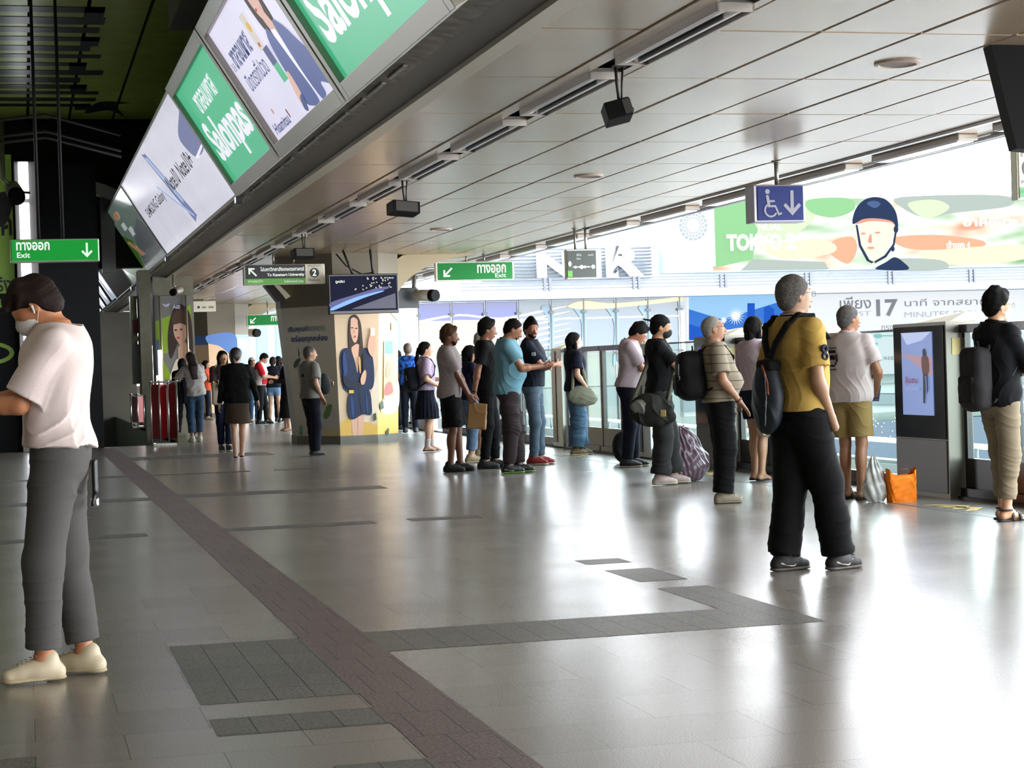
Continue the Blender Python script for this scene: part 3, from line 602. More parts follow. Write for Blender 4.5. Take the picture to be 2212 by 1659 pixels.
# ================================================================== ADVERTISING PILLAR
def pillar(Y, label, far=False):
    dy = Y - 31.5
    base = [(4.51, 32.4), (5.11, 31.5), (5.75, 31.5), (6.2, 31.95), (6.2, 33.2), (5.7, 33.7), (5.0, 33.7), (4.51, 33.1)]
    top = [(4.31, 32.5), (5.06, 31.45), (5.83, 31.45), (6.25, 31.95), (6.25, 33.3), (5.75, 33.8), (4.9, 33.8), (4.31, 33.1)]
    t = Thing('advertising_pillar', label, 'pillar', (5.35, 32.5 + dy, 0), 'pillars wrapped in advertising')
    bm = nb(); loft(bm, [[(x, y + dy, z) for x, y in base] for z in (0, .14)]); t.part('plinth', bm, M('plinth_grey', '#6f6c62', .5, vary=.15, scale=4))
    bm = nb(); z1 = 2.33
    loft(bm, [[(5.35 + (x - 5.35)*.985, 32.6 + dy + (y - 32.6)*.985, .14) for x, y in base], [(x, y + dy, z1) for x, y in top]])
    mw = [M('wrap_grey', '#c9c1b0', .45), M('wrap_cream', '#dcc1a0', .4), M('wrap_yellow', '#e2bf80', .4), M('wrap_side', '#a9a49b', .45)]
    bod = t.part('wrap', bm, mw)
    for p in bod.data.polygons:
        n = p.normal
        p.material_index = 3
        if n.y < -.5 and abs(n.x) < .35: p.material_index = 1
        elif n.y < -.3 and n.x < -.35: p.material_index = 0
        elif n.y < -.3 and n.x > .3: p.material_index = 2
    # upper cap
    bm = nb(); loft(bm, [[(5.35 + (x - 5.35)*1.0, 32.6 + dy + (y - 32.6), z1) for x, y in top], [(5.35 + (x - 5.35)*1.02, 32.6 + dy + (y - 32.6)*1.0, 3.2) for x, y in top]]); t.part('capital', bm, M('capital_grey', '#6f6757', .5))
    # arch rib toward the platform edge
    bm = nb()
    P = []
    for k in range(11):
        a = math.pi/2*k/10; P.append((6.2 + 1.55*(1 - math.cos(a)), 2.2 + .98*math.sin(a)))
    Q = [(x + .0 - .32*(1 - k/14), z + .30*(k/10)) if False else (x - .34 + .2*k/10, min(3.21, z + .30)) for k, (x, z) in enumerate(P)]
    for k in range(10):
        a0, a1, b1, b0 = P[k], P[k+1], Q[k+1], Q[k]
        loft(bm, [[(a0[0], yy + dy, a0[1]), (a1[0], yy + dy, a1[1]), (b1[0], yy + dy, b1[1]), (b0[0], yy + dy, b0[1])] for yy in (32.2, 33.0)])
    t.part('rib', bm, M('rib_cream', '#a89a7c', .5))
    # printed pictures: frames follow the tilted faces
    def face(i, j):
        A = Vector((5.35 + (base[i][0] - 5.35)*.985, 32.6 + dy + (base[i][1] - 32.6)*.985, .14)); B = Vector((5.35 + (base[j][0] - 5.35)*.985, 32.6 + dy + (base[j][1] - 32.6)*.985, .14))
        C = Vector((top[i][0], top[i][1] + dy, z1)); D = Vector((top[j][0], top[j][1] + dy, z1))
        nrm = (B - A).cross(C - A).normalized()
        if nrm.y > 0: nrm = -nrm
        class F:                      # bilinear patch with a normal offset
            def __matmul__(s, v):
                u, w_, z = v; return (A*(1-u) + B*u)*(1-w_) + (C*(1-u) + D*u)*w_ + nrm*z
        return F(), (B - A).length, nrm, A, B, C, D
    return t, bod, face
def ftext(t, body, F, x0, y0, w, h, mat, parent, bold=0.02, z=.012):
    me = text_mesh(body, Matrix.Identity(4), x0, y0, w, h, bold, 0)
    for v in me.vertices: v.co = (F @ Vector((v.co.x, v.co.y, z))) - t.loc
    return link('lettering', me, mat, parent=parent)
t, bod, face = pillar(31.5, 'leaning pillar wrapped with an advertisement of a woman in a blue dress')
F, L, *_ = face(0, 1)
nav = M('print_navy', '#1f2c72', .5); gre = M('print_green', '#5f7f45', .5); dkg = M('print_dark', '#40503a', .5); lg = M('print_lightgrey', '#b9b5aa', .5); sil = M('print_silver', '#7a8a88', .5)
ftext(t, 'เติมคุณค่า', F, .10, .80, .42, .06, nav, bod); ftext(t, 'และความ', F, .54, .81, .28, .04, sil, bod); ftext(t, 'อร่อยทุกกล่อง', F, .14, .72, .72, .065, nav, bod)
t.art('picture', F, [(dkg, [(.25, .70), (.27, .64), (.24, .60)]), (dkg, cat([(.12, .56), (.2, .60), (.28, .6), (.2, .55), (.13, .53)])), (M('print_grey', '#8f8a7c', .5), rect(.2, .20, .62, .56)), (lg, rect(.22, .38, .6, .55)), (sil, rect(.24, .4, .33, .50)), (lg, cat([(.5, .02), (.3, .1), (.45, .22), (.8, .26), (.98, .12), (.95, .0)])),
      (gre, cat([(.66, .16), (.75, .23), (.86, .24), (.80, .16), (.7, .13)])), (M('print_mint', '#5aa06a', .5), cat([(.06, .03), (.12, .09), (.14, .03), (.1, 0.0)])), (M('print_sand', '#c7b184', .5), rect(.45, 0, 1, .05))], bod)
F, L, *_ = face(1, 2)
skn = M('print_skin', '#e3b49a', .5); hr = M('print_hair', '#3c2b26', .5); bl = M('print_blue', '#15264c', .5); bl2 = M('print_blue_light', '#27427a', .5); lip = M('print_lips', '#c25a55', .5); orn = M('print_gold', '#e0b45c', .5)
bl3 = M('print_blue_dark', '#0c1731', .4); wh = M('print_white', '#ece2d2', .5)
sh = [(orn, [(0.0, 0), (1, 0), (1, .07), (.6, .12), (.25, .14), (0, .10)]), (M('print_cream2', '#e9d6be', .5), cat([(.5, .15), (.8, .3), (1, .5), (1, .14), (.7, .1)])),
      (skn, [(.30, .17), (.66, .17), (.60, 0), (.33, 0)]), (M('print_skin_shade', '#c9917a', .5), [(.47, .15), (.49, .15), (.475, 0), (.465, 0)]),
      (hr, cat([(.34, .90), (.30, .82), (.29, .70), (.31, .62), (.42, .60), (.5, .55), (.6, .54), (.64, .62), (.62, .75), (.58, .87), (.47, .925)])),
      (bl, cat([(.15, .66), (.08, .60), (.08, .48), (.14, .36), (.35, .33), (.60, .34), (.86, .36), (.90, .48), (.84, .62), (.70, .67), (.58, .64), (.50, .56), (.40, .62), (.30, .67)])),
      (skn, cat([(.36, .66), (.42, .69), (.52, .70), (.58, .66), (.52, .54), (.49, .48), (.44, .56)])), (skn, cat([(.34, .82), (.35, .88), (.42, .905), (.52, .88), (.53, .80), (.50, .735), (.44, .71), (.38, .745)])),
      (hr, cat([(.52, .88), (.56, .86), (.60, .74), (.63, .6), (.58, .55), (.53, .60), (.55, .72)])), (hr, cat([(.33, .88), (.36, .885), (.35, .80), (.35, .70), (.32, .66), (.30, .72), (.31, .82)])),
      (lip, ell(.45, .757, .025, .008)), (hr, ell(.39, .826, .022, .005)), (hr, ell(.485, .82, .022, .005)), (M('print_skin_shade'), cat([(.43, .82), (.445, .79), (.43, .785)])),
      (bl, cat([(.28, .32), (.40, .36), (.60, .36), (.78, .34), (.84, .22), (.82, .155), (.60, .16), (.36, .125), (.24, .15), (.22, .24)])),
      (bl2, cat([(.30, .30), (.36, .28), (.38, .15), (.33, .15)])), (bl3, cat([(.5, .34), (.54, .33), (.6, .18), (.56, .18)])), (bl2, cat([(.68, .30), (.72, .28), (.74, .18), (.70, .18)])),
      (bl3, cat([(.14, .48), (.3, .42), (.6, .40), (.62, .37), (.3, .36), (.15, .4)])), (bl2, cat([(.14, .6), (.2, .64), (.24, .5), (.16, .46)])), (bl3, cat([(.62, .60), (.66, .62), (.7, .45), (.64, .42)])),
      (skn, cat([(.56, .44), (.66, .50), (.70, .47), (.66, .40), (.58, .39)])), (skn, cat([(.74, .66), (.78, .76), (.86, .80), (.92, .74), (.90, .64), (.84, .60)])), (wh, rect(.80, .76, .90, .82)), (orn, rect(.26, .325, .38, .35)), (orn, cat([(.52, .60), (.56, .58), (.56, .48), (.53, .50)])),
      (dkg, [(.86, .16), (.94, .17), (.96, .12), (.88, .10)])]
t.art('picture', F, sh, bod, z=.003, dz=.002, label='picture of a woman in a blue dress')
F, L, *_ = face(2, 3)
t.art('picture', F, [(orn, [(0, 0), (1, 0), (1, .22), (0, .16)]), (M('print_cream2'), cat([(.1, .2), (.5, .34), (1, .4), (1, .2), (.5, .15)])), (M('print_sky', '#7d93d6', .5), [(.2, 1), (1, 1), (1, .87)]), (M('print_taupe', '#9a8a70', .5), rect(.62, .80, .9, .86)), (M('print_peach', '#dba67e', .5), rect(.25, .28, .75, .72)), (M('print_cyanblue', '#4d7fe0', .5, emit=.2), rect(.30, .62, .70, .72)),
      (lip, cat([(.3, .3), (.7, .32), (.6, .4), (.35, .38)])), (M('print_taupe'), cat([(.35, .44), (.6, .46), (.55, .56), (.4, .55)])), (wh, rect(.3, .26, .7, .29)), (dkg, [(.35, .02), (.5, .05), (.5, .0), (.38, -.02)]), (dkg, [(.02, .24), (.2, .26), (.25, .2), (.1, .19)])], bod, z=.003, dz=.002)
# slanted dark fitting leaning at the top left of the pillar
bm = nb(); c = [AY(571, 616, 32.2), AY(592, 616, 32.2), AY(618, 646, 32.2), AY(600, 652, 32.2)]
loft(bm, [[tuple(p) for p in c], [(p[0], p[1] + .3, p[2]) for p in c]]); c2 = [AY(596, 616, 32.15), AY(604, 616, 32.15), AY(628, 640, 32.15), AY(618, 646, 32.15)]
loft(bm, [[tuple(p) for p in c2], [(p[0], p[1] + .3, p[2]) for p in c2]], mi=1)
solo('pillar_lamp', bm, [dark, M('lamp_cream', '#cfc6a8', .4, emit=.3)], 'dark slanted lamp fitting at the top left of the advertising pillar', 'lamp', (4.2, 32.2, 2.7))
# farther pillar
t, bod, face = pillar(53.8, 'farther advertising pillar behind the dark poster column, blue and peach')
F, L, *_ = face(1, 2); pe = M('print_peach2', '#e5c29c', .5); sb = M('print_skyblue', '#5b82c4', .5)
t.art('picture', F, [(pe, rect(0, 0, 1, 1)), (sb, cat([(-.0, 1.0), (-.0, .90), (.4, .86), (.8, .74), (1.0, .62), (1, 1.0)])), (hr, cat([(.3, .66), (.36, .78), (.5, .80), (.62, .74), (.66, .5), (.30, .5)])), (skn, cat([(.38, .70), (.5, .76), (.58, .68), (.5, .54), (.40, .56)])), (bl, rect(.2, .1, .8, .5))], bod, z=.003, dz=.002)
F, L, *_ = face(2, 3)
t.art('picture', F, [(M('print_sky2', '#7f9fe6', .5), rect(0, .62, 1, 1)), (pe, rect(0, 0, 1, .62)), (M('print_lightblue', '#a9c0f5', .5), rect(.15, .74, .9, .95))], bod, z=.003)
F, L, *_ = face(0, 1)
t.art('picture', F, [(pe, rect(0, 0, 1, 1)), (sb, rect(0, .88, 1, 1))], bod, z=.003)
# ================================================================== LEFT COLUMNS WITH POSTERS
def poster_column(y, px0, px1, pytop, pybase_z, label, figure, cam_lights=True):
    a, b = AY(px0, pytop, y), AY(px1, pytop, y); x0, x1, zt = a[0], b[0], a[2]
    t = Thing('poster_column', label, 'column', ((x0 + x1)/2, y, 0))
    bm = nb(); box(bm, x0 - .02, x1 + .06, y, y + .7, 0, 3.2); t.part('shaft', bm, cg)
    bm = nb(); box(bm, x0 - .01, x1 + .03, y - .06, y, pybase_z, zt); pn = t.part('panel', bm, M('poster_black', '#0f0d0b', .5, spec=.15))
    fr = frame((x0, y - .06, pybase_z), (1, 0, 0), (0, 0, 1)); w, h = x1 - x0, zt - pybase_z
    figure(t, fr, w, h, pn)
    bm = nb(); tube(bm, [(x0 + w*.13, y - .12, zt), (x0 + w*.17, y - .12, pybase_z)], .022, 8); tube(bm, [(x0 + w*.86, y - .12, zt), (x0 + w*.88, y - .12, pybase_z + h*.1)], .022, 8); t.part('rail', bm, M('brass_steel', '#a29a85', .3, metal=.6))
    return t, x0, x1, zt
lime2 = M('poster_lime', '#8fb12f', .4, emit=.05)
def girl(t, fr, w, h, pn):
    U = lambda pts: [(x*w, y*h) for x, y in pts]
    t.art('picture', fr, [(lime2, U([(0, .78), (.5, .84), (1.0, .92), (1, .74), (.3, .5), (0, .5)])), (lime2, U([(.1, .5), (.4, .3), (.35, .1), (.1, .3)])), (hr, U(cat([(.42, .80), (.6, .92), (.85, .90), (1.0, .78), (1.0, .45), (.7, .62), (.40, .45), (.33, .62)]))),
          (skn, U(cat([(.50, .74), (.60, .80), (.80, .78), (.86, .66), (.72, .56), (.60, .60), (.51, .66)]))), (M('poster_hair', '#5a4033', .5), U(cat([(.45, .80), (.6, .87), (.85, .86), (.9, .74), (.7, .76), (.52, .75)]))),
          (skn, U([(.60, .55), (.80, .60), (.98, .5), (.95, .30), (.6, .30)])), (wh, U(cat([(.36, .30), (.5, .42), (.60, .44), (.58, .30), (.62, .27), (.36, .27)]))), (lip, U(ell(.62, .632, .045, .01))), (hr, U(ell(.56, .70, .035, .008))), (hr, U(ell(.71, .705, .035, .008))), (poster_b, U(rect(0, 0, 1, .27))), (gre, U(ell(.55, .08, .1, .03)))], pn)
    t.text('AIS', fr, .48*w, .885*h, .22*w, .035*h, wsb, pn, .04, z=.03); t.art('logo', fr, [(wsb, U(cat([(.2, .93), (.3, .925), (.40, .935), (.38, .91), (.28, .905)])))], pn, z=.03); t.text('ND', fr, .2*w, .2*h, .3*w, .04*h, wsb, pn, .03, z=.03)
poster_b = M('poster_black')
t, x0, x1, zt = poster_column(38, 333, 411, 640, .55, 'dark poster column with a young woman and lime shapes, behind the red barrier', girl)
bm = nb(); box(bm, x0 + .02, x0 + .10, 37.78, 37.86, .7, 1.75, .02); t.part('light_tube', bm, M('tube_warm', '#fff0d0', .3, emit=2.2)); bm = nb(); box(bm, x0 - .02, x0 + .04, 37.78, 37.86, .55, 1.25, .01); t.part('light_tube', bm, M('tube_warm'))
bm = nb(); box(bm, x0 - .02, x0 + .06, 37.8, 37.9, 1.25, 1.95); t.part('conduit', bm, M('conduit_blue', '#4b5876', .4))
def boyposter(t, fr, w, h, pn):
    U = lambda pts: [(x*w, y*h) for x, y in pts]
    t.art('picture', fr, [(lime2, U([(0, .55), (1, .8), (1, .5), (.4, .3), (0, .4)])), (hr, U(cat([(.3, .65), (.45, .78), (.62, .70), (.65, .5), (.35, .5)]))), (skn, U(cat([(.38, .6), (.5, .66), (.6, .55), (.52, .42), (.42, .45)]))), (poster_b, U(cat([(.1, .3), (.4, .42), (.7, .4), (.9, .1), (.5, 0), (.1, 0)]))), (wh, U([(.45, .4), (.55, .38), (.5, .28)]))], pn)
    t.text('AIS', fr, .42*w, .86*h, .25*w, .06*h, wsb, pn, .03, z=.03)
t, x0b, x1b, ztb = poster_column(60, 218, 262, 712, 1.15, 'farther small poster column with a man in a dark jacket', boyposter)
bm = nb(); box(bm, x1b - .1, x1b + .02, 59.7, 59.8, 1.2, 2.2); t.part('light_tube', bm, M('tube_warm'))
a, b = AY(265, 726, 59.5), AY(281, 742, 59.5)
t = Thing('platform_sign', 'tiny white square sign with the number 2 beside the farther poster', 'sign', tuple(a)); bm = nb(); box(bm, x1b - .05, a[0] + .05, 59.5, 60.02, b[2] + .1, b[2] + .14); t.part('bracket', bm, dark); bm = nb(); box(bm, a[0], b[0], 59.45, 59.5, b[2], a[2]); pn = t.part('panel', bm, M('sign_cream_plain')); fr = frame((a[0], 59.45, b[2]), (1, 0, 0), (0, 0, 1)); t.art('disc', fr, [(sblk, ell(.13, .12, .07, .07))], pn); t.text('2', fr, .1, .07, .06, .1, wsb, pn, .02, z=.008)
# concrete column with green notice
bm = nb(); a, b = AY(302, 625, 35.6), AY(325, 625, 35.6)
box(bm, a[0] - .02, b[0], 35.6, 36.3, .9, 3.2); box(bm, a[0] + .05, b[0] - .02, 35.7, 36.2, 0, .9)
t = Thing('concrete_column', 'grey concrete column left of the dark poster column', 'column', (a[0], 35.6, 0)); t.part('shaft', bm, cg)
c = AY(280, 640, 36.3)
bm = nb(); box(bm, c[0], a[0] - .03, 36.2, 36.5, 1.1, 2.75); pn = t.part('notice_panel', bm, M('notice_green', '#8fa15a', .3, vary=.3, scale=3)); fr = frame((c[0], 36.2, 1.1), (1, 0, 0), (0, 0, 1))
t.art('notice_print', fr, [(M('notice_grey', '#a7acae', .4), rect(.0, .0, .18, .75)), (M('notice_red', '#99333b', .4), rect(.03, .95, .16, 1.2)), (M('notice_pale', '#d8d9cc', .4), rect(.05, .8, .16, .9))], pn)
# red folding barriers
redm = M('barrier_red', '#8e1a1c', .35, vary=.15, scale=6); chr_ = M('barrier_chrome', '#c9c9c6', .15, metal=.9)
def barrier(px0, px1, pyb, z1, Y, label, n):
    a, b = AY(px0, pyb, Y), AY(px1, pyb, Y); x0, x1 = a[0], b[0]; w = x1 - x0; zb = max(0, a[2])
    t = Thing('folding_barrier', label, 'barrier', ((x0 + x1)/2, Y, zb), 'red folding barriers')
    for k in range(n):
        u0 = x0 + w*k/n; u1 = x0 + w*(k + 1)/n; dy = .10 if k % 2 else -.10
        bm = nb(); loft(bm, [[(u0 + .01, Y - dy, z), (u1 - .01, Y + dy, z), (u1 - .01, Y + dy + .03, z), (u0 + .01, Y - dy + .03, z)] for z in (zb + .12, z1 - .04)]); t.part('panel', bm, redm)
    for k in range(n + 1):
        u = x0 + w*k/n; dy = -.10 if k % 2 == 0 else .10
        dy = -dy
        bm = nb(); tube(bm, [(u, Y - dy*-1 if False else Y - .12, zb), (u, Y - .12, z1)], .016, 8); tube(bm, [(u, Y - .12, z1), (u, Y - .12, z1 + .03)], .03, 8); t.part('post', bm, chr_)
    bm = nb(); tube(bm, [(x0, Y - .12, z1), (x1, Y - .12, z1)], .014, 8); box(bm, x0 + .02, x1 - .02, Y - .14, Y + .14, zb, zb + .04); t.part('top_bar', bm, chr_)
barrier(328, 384, 963, 1.13, 34.3, 'red folding barrier in front of the poster column, beside the woman in white', 3)
barrier(284, 312, 925, .86, 40.5, 'red folding barrier behind the concrete column above the stairs', 2)
bm = nb(); a = AY(312, 830, 36.6); box(bm, 2.62, 2.78, 34.1, 46, 0.0, .18); struct('baseboard_right', bm, cg)
bm = nb(); box(bm, 2.0, 4.4, 58.4, 58.6, 0, .95); struct('wall_back.003', bm, M('far_counter', '#8d8878', .5))
bm = nb(); box(bm, 3.7, 5.2, 61, 61.3, 2.2, 3.2); struct('wall_back.004', bm, M('far_header', '#746d5c', .6))
bm = nb()
for k in range(7): box(bm, 4.05 + k*.13, 4.12 + k*.13, 60.9, 61.0, 2.25, 2.95)
struct('trim_12', bm, M('far_slat', '#2a2722', .6))
# ================================================================== PLATFORM SCREEN DOORS
doorblk = M('door_black', '#17181a', .25); doorgrey = M('door_grey', '#6f6c63', .35, metal=.4, bump=.03, scale=5); kgrey = M('kiosk_grey', '#5c5a55', .4, metal=.3); glass = M('door_glass', '#d9efea', .03, spec=.5)
def glass_mat():
    m = bpy.data.materials.new('screen_glass'); m.use_nodes = True; t = m.node_tree; p = t.nodes['Principled BSDF']; out = t.nodes['Material Output']
    tr = t.nodes.new('ShaderNodeBsdfTransparent'); tr.inputs[0].default_value = (.90, .97, .955, 1); gl = t.nodes.new('ShaderNodeBsdfGlossy'); gl.inputs['Roughness'].default_value = .03
    lw = t.nodes.new('ShaderNodeLayerWeight'); pw_ = t.nodes.new('ShaderNodeMath'); pw_.operation = 'POWER'; pw_.inputs[1].default_value = 4; ml = t.nodes.new('ShaderNodeMath'); ml.operation = 'MULTIPLY_ADD'; ml.inputs[1].default_value = .22; ml.inputs[2].default_value = .02
    mx = t.nodes.new('ShaderNodeMixShader'); t.links.new(lw.outputs['Facing'], pw_.inputs[0]); t.links.new(pw_.outputs[0], ml.inputs[0])
    t.links.new(ml.outputs[0], mx.inputs[0]); t.links.new(tr.outputs[0], mx.inputs[1]); t.links.new(gl.outputs[0], mx.inputs[2]); t.links.new(mx.outputs[0], out.inputs[0]); t.nodes.remove(p); return m
gm = glass_mat(); XD = 7.7
def kiosk(y0, label, picture):
    t = Thing('door_cabinet', label, 'cabinet', (7.65, y0 + .5, 0), 'platform door cabinets with screens')
    bm = nb(); loft(bm, [[(7.55, y0, z), (7.78, y0, z), (7.78, y0 + 1.0, z), (7.55, y0 + 1.0, z)] for z in (0, 1.5)]); t.part('body', bm, doorgrey)
    bm = nb(); loft(bm, [[(7.6, y0 + .02, 1.5), (7.95, y0 + .02, 1.5), (7.95, y0 + .7, 1.5), (7.6, y0 + .7, 1.5)], [(7.75, y0 + .02, 1.58), (7.95, y0 + .02, 1.58), (7.95, y0 + .6, 1.56), (7.75, y0 + .6, 1.56)]]); t.part('cap', bm, M('cap_cream', '#c9bd97', .5))
    bm = nb(); box(bm, 7.535, 7.55, y0 + .03, y0 + .97, .5, 1.47, .004); f = t.part('screen_panel', bm, M('kiosk_black', '#0d0e11', .12, spec=.7))
    bm = nb(); box(bm, 7.54, 7.55, y0 + .03, y0 + .97, .04, .49, .003); t.part('lower_panel', bm, kgrey)
    fr = frame((7.535, y0 + .97, .5), (0, -1, 0), (0, 0, 1))
    bm = nb(); box(bm, 7.528, 7.535, y0 + .22, y0 + .80, (.70 if picture == 'pic' else 1.0), (1.42 if picture == 'pic' else 1.38)); s_ = t.part('screen', bm, M('kiosk_screen_' + picture, '#7f95cf' if picture == 'pic' else '#4a2fa8', .3, emit=.75), f)
    if picture == 'pic':
        U = lambda pts: [(.17 + x*.58, .20 + y*.72) for x, y in pts]
        t.art('picture', fr @ Matrix.Translation((0, 0, .007)), [(M('scr_pink', '#c9a2b4', .4, emit=.6), U([(0, .75), (1, .45), (1, .7), (.5, .72)])), (M('scr_light', '#b9c9f0', .4, emit=.8), U([(0, 1), (1, 1), (.7, .9), (.2, .85)])), (M('scr_brown', '#8c4b3a', .4, emit=.3), U(cat([(.68, .70), (.88, .70), (.92, .55), (.84, .48), (.70, .5)]))), (M('scr_black', '#101428', .4), U(cat([(.72, .78), (.80, .80), (.84, .72), (.74, .71)]))),
              (M('scr_black'), U([(.72, .5), (.78, .48), (.80, .3), (.76, .14), (.70, .15)])), (M('scr_black'), U([(.82, .5), (.88, .48), (.88, .3), (.84, .25)])), (M('scr_pale', '#93a4d8', .4, emit=.7), U(rect(.15, .30, .6, .34)))], s_)
        t.text('ลุ้นชม', fr, .25, .46, .24, .08, M('scr_red', '#a33640', .4, emit=.5), s_, .02, z=.02)
    bm = nb(); box(bm, 7.6, 7.68, y0 - .006, y0, 1.22, 1.36); t.part('notice', bm, M('notice_yellow', '#d9c07c', .5))
def fixed(y0, y1, label):
    t = Thing('glass_screen', label, 'glass screen', (XD, (y0 + y1)/2, 0), 'fixed glass screens along the platform edge')
    bm = nb(); box(bm, XD - .012, XD + .0, y0, y1, .14, 1.44); t.part('pane', bm, gm)
    bm = nb(); box(bm, XD - .03, XD + .03, y0, y1, 0, .14, .004); t.part('base', bm, doorblk)
    bm = nb(); box(bm, XD - .02, XD + .02, y0, y1, 1.44, 1.46); t.part('top_rail', bm, M('door_rail', '#7b8589', .3, metal=.7))
def post(y0, y1, label):
    t = Thing('door_post', label, 'post', (7.68, (y0 + y1)/2, 0), 'grey posts between the platform doors')
    bm = nb(); box(bm, 7.62, 7.80, y0, y1, 0, 1.46, .006); t.part('body', bm, M('post_grey', '#a9aca6', .35, metal=.3)); bm = nb(); box(bm, 7.61, 7.62, y0 + .3, y1 - .04, .08, 1.42); t.part('panel', bm, doorblk)
    bm = nb(); loft(bm, [[(7.62, y0, 1.46), (7.9, y0, 1.46), (7.9, y1, 1.46), (7.62, y1, 1.46)], [(7.75, y0, 1.54), (7.9, y0, 1.54), (7.9, y1 - .1, 1.52), (7.75, y1 - .1, 1.52)]]); t.part('cap', bm, M('cap_cream'))
def doors(y0, y1, label, blue=False):
    t = Thing('platform_door', label, 'platform door', (7.72, (y0 + y1)/2, 0), 'sliding platform doors'); ym = (y0 + y1)/2
    y1 -= .005; bm = nb(); box(bm, 7.66, 7.78, y0, y1, 1.40, 1.47, .004); t.part('header', bm, M('header_blue', '#24346e', .35) if blue else doorblk)
    bm = nb(); box(bm, 7.64, 7.8, y0, y1, 0, .09); t.part('sill', bm, doorblk)
    for a, b in ((y0, ym - .01), (ym + .01, y1)):
        bm = nb(); box(bm, 7.71, 7.72, a + .05, b - .05, .34, 1.38); lf = t.part('leaf', bm, gm)
        bm = nb(); box(bm, 7.69, 7.74, a, a + .05, .09, 1.40); box(bm, 7.69, 7.74, b - .05, b, .09, 1.40); box(bm, 7.69, 7.74, a + .05, b - .05, .09, .34); t.part('leaf_frame', bm, doorblk, lf)
kiosk(14.6, 'grey door cabinet with a lit advertising screen, nearest the camera', 'pic')
kiosk(19.81, 'dark door cabinet with a purple screen behind the old man in beige', 'purple')
words = ['nearest', 'second', 'third', 'fourth', 'fifth', 'sixth', 'seventh', 'farthest']
for k, (a, b) in enumerate(((15.61, 17.49), (20.82, 22.69), (27.25, 29.19), (33.0, 35.2), (38.4, 41.0), (44.5, 48.0), (51, 56))): fixed(a, b, f'{words[k]} fixed glass screen of the platform edge')
for k, (a, b) in enumerate(((17.5, 18.1), (22.7, 23.2), (26.7, 27.24), (31.0, 31.6), (36.2, 36.8), (42.0, 42.8), (49, 50))): post(a, b, f'{words[k]} grey post between the platform doors')
for k, (a, b) in enumerate(((12.92, 14.59), (18.12, 19.8), (23.22, 24.92), (24.96, 26.68), (29.22, 30.98), (31.62, 33.0), (36.82, 38.4), (42.82, 44.5))): doors(a, b, f'{words[k]} pair of sliding platform doors, counted from the camera' , k in (2, 3))
bm = nb(); box(bm, 7.62, 7.95, -12, 60, -.02, .02); struct('baseboard_right.001', bm, M('edge_black', '#141414', .5))
# ================================================================== TRACKS AND STREET
bm = nb(); box(bm, 7.95, 13.0, -20, 80, -1.6, -1.3); struct('floor.002', bm, M('track_slab', '#5d605b', .7, vary=.1, scale=1))
for k, x in enumerate((9.0, 10.435)):
    bm = nb(); box(bm, x, x + .07, -20, 80, -1.3, -1.15); box(bm, x - .04, x + .11, -20, 80, -1.3, -1.27)
    solo('rail', bm, M('rail_steel', '#6b5f55', .4, metal=.8), ['steel track rail nearest the platform', 'steel track rail nearer the parapet'][k], 'rail', (x, 30, -1.3))
bm = nb(); box(bm, 13.0, 13.25, -20, 80, -6.5, -.42); struct('wall_right.003', bm, M('parapet', '#5e6660', .6, vary=.12, scale=1.5))
t = Thing('parapet_railing', 'white railing on the parapet beyond the tracks', 'railing', (13.1, 30, -.4))
bm = nb(); tube(bm, [(13.1, -20, -.12), (13.1, 80, -.12)], .04, 8); t.part('handrail', bm, M('railing_white', '#e4e8e2', .4))
bm = nb()
for k in range(40): tube(bm, [(13.1, -18 + 2.5*k, -.42), (13.1, -18 + 2.5*k, -.12)], .025, 6)
o = t.part('posts', bm, M('railing_post', '#5a6266', .5)); o['kind'] = 'stuff'
a = AX(1900, 985, 12.98)
t = Thing('wall_notice', 'grey notice with lettering on the parapet beyond the glass', 'sign', tuple(a)); bm = nb(); box(bm, 12.95, 12.98, a[1] - 2.4, a[1] + 1.5, -.95, -.47); pn = t.part('panel', bm, M('notice_cool', '#737a76', .5)); fr = frame((12.95, a[1] + 1.5, -.95), (0, -1, 0), (0, 0, 1))
t.text('ชิดในเขตรถไฟ', fr, 1.0, .26, 2.2, .14, M('notice_ink', '#4a4f4e', .5), pn, .02); t.text('70.25', fr, 1.6, .08, .9, .1, M('notice_ink'), pn)
bm = nb(); box(bm, -60, 140, 30, 200, -9.2, -9); struct('floor.003', bm, M('street', '#74777a', .8))
# ================================================================== BUILDING ACROSS
YF = 70.0
def FX(px, py, y=YF):
    p = AY(px, py, y); return (p[0], p[2])
ff = lambda y=YF: frame((0, y, 0), (1, 0, 0), (0, 0, 1))
def fpoly(pts, y=YF): return [FX(x, yy, y) for x, yy in pts]
bm = nb(); x0 = FX(884, 700)[0]
box(bm, x0, 60, 71.2, 72, 3.2, 7.7); box(bm, x0, 60, 71.0, 72, -9, 0.35)
struct('wall_back.005', bm, M('facade_white', '#c9ced0', .6))
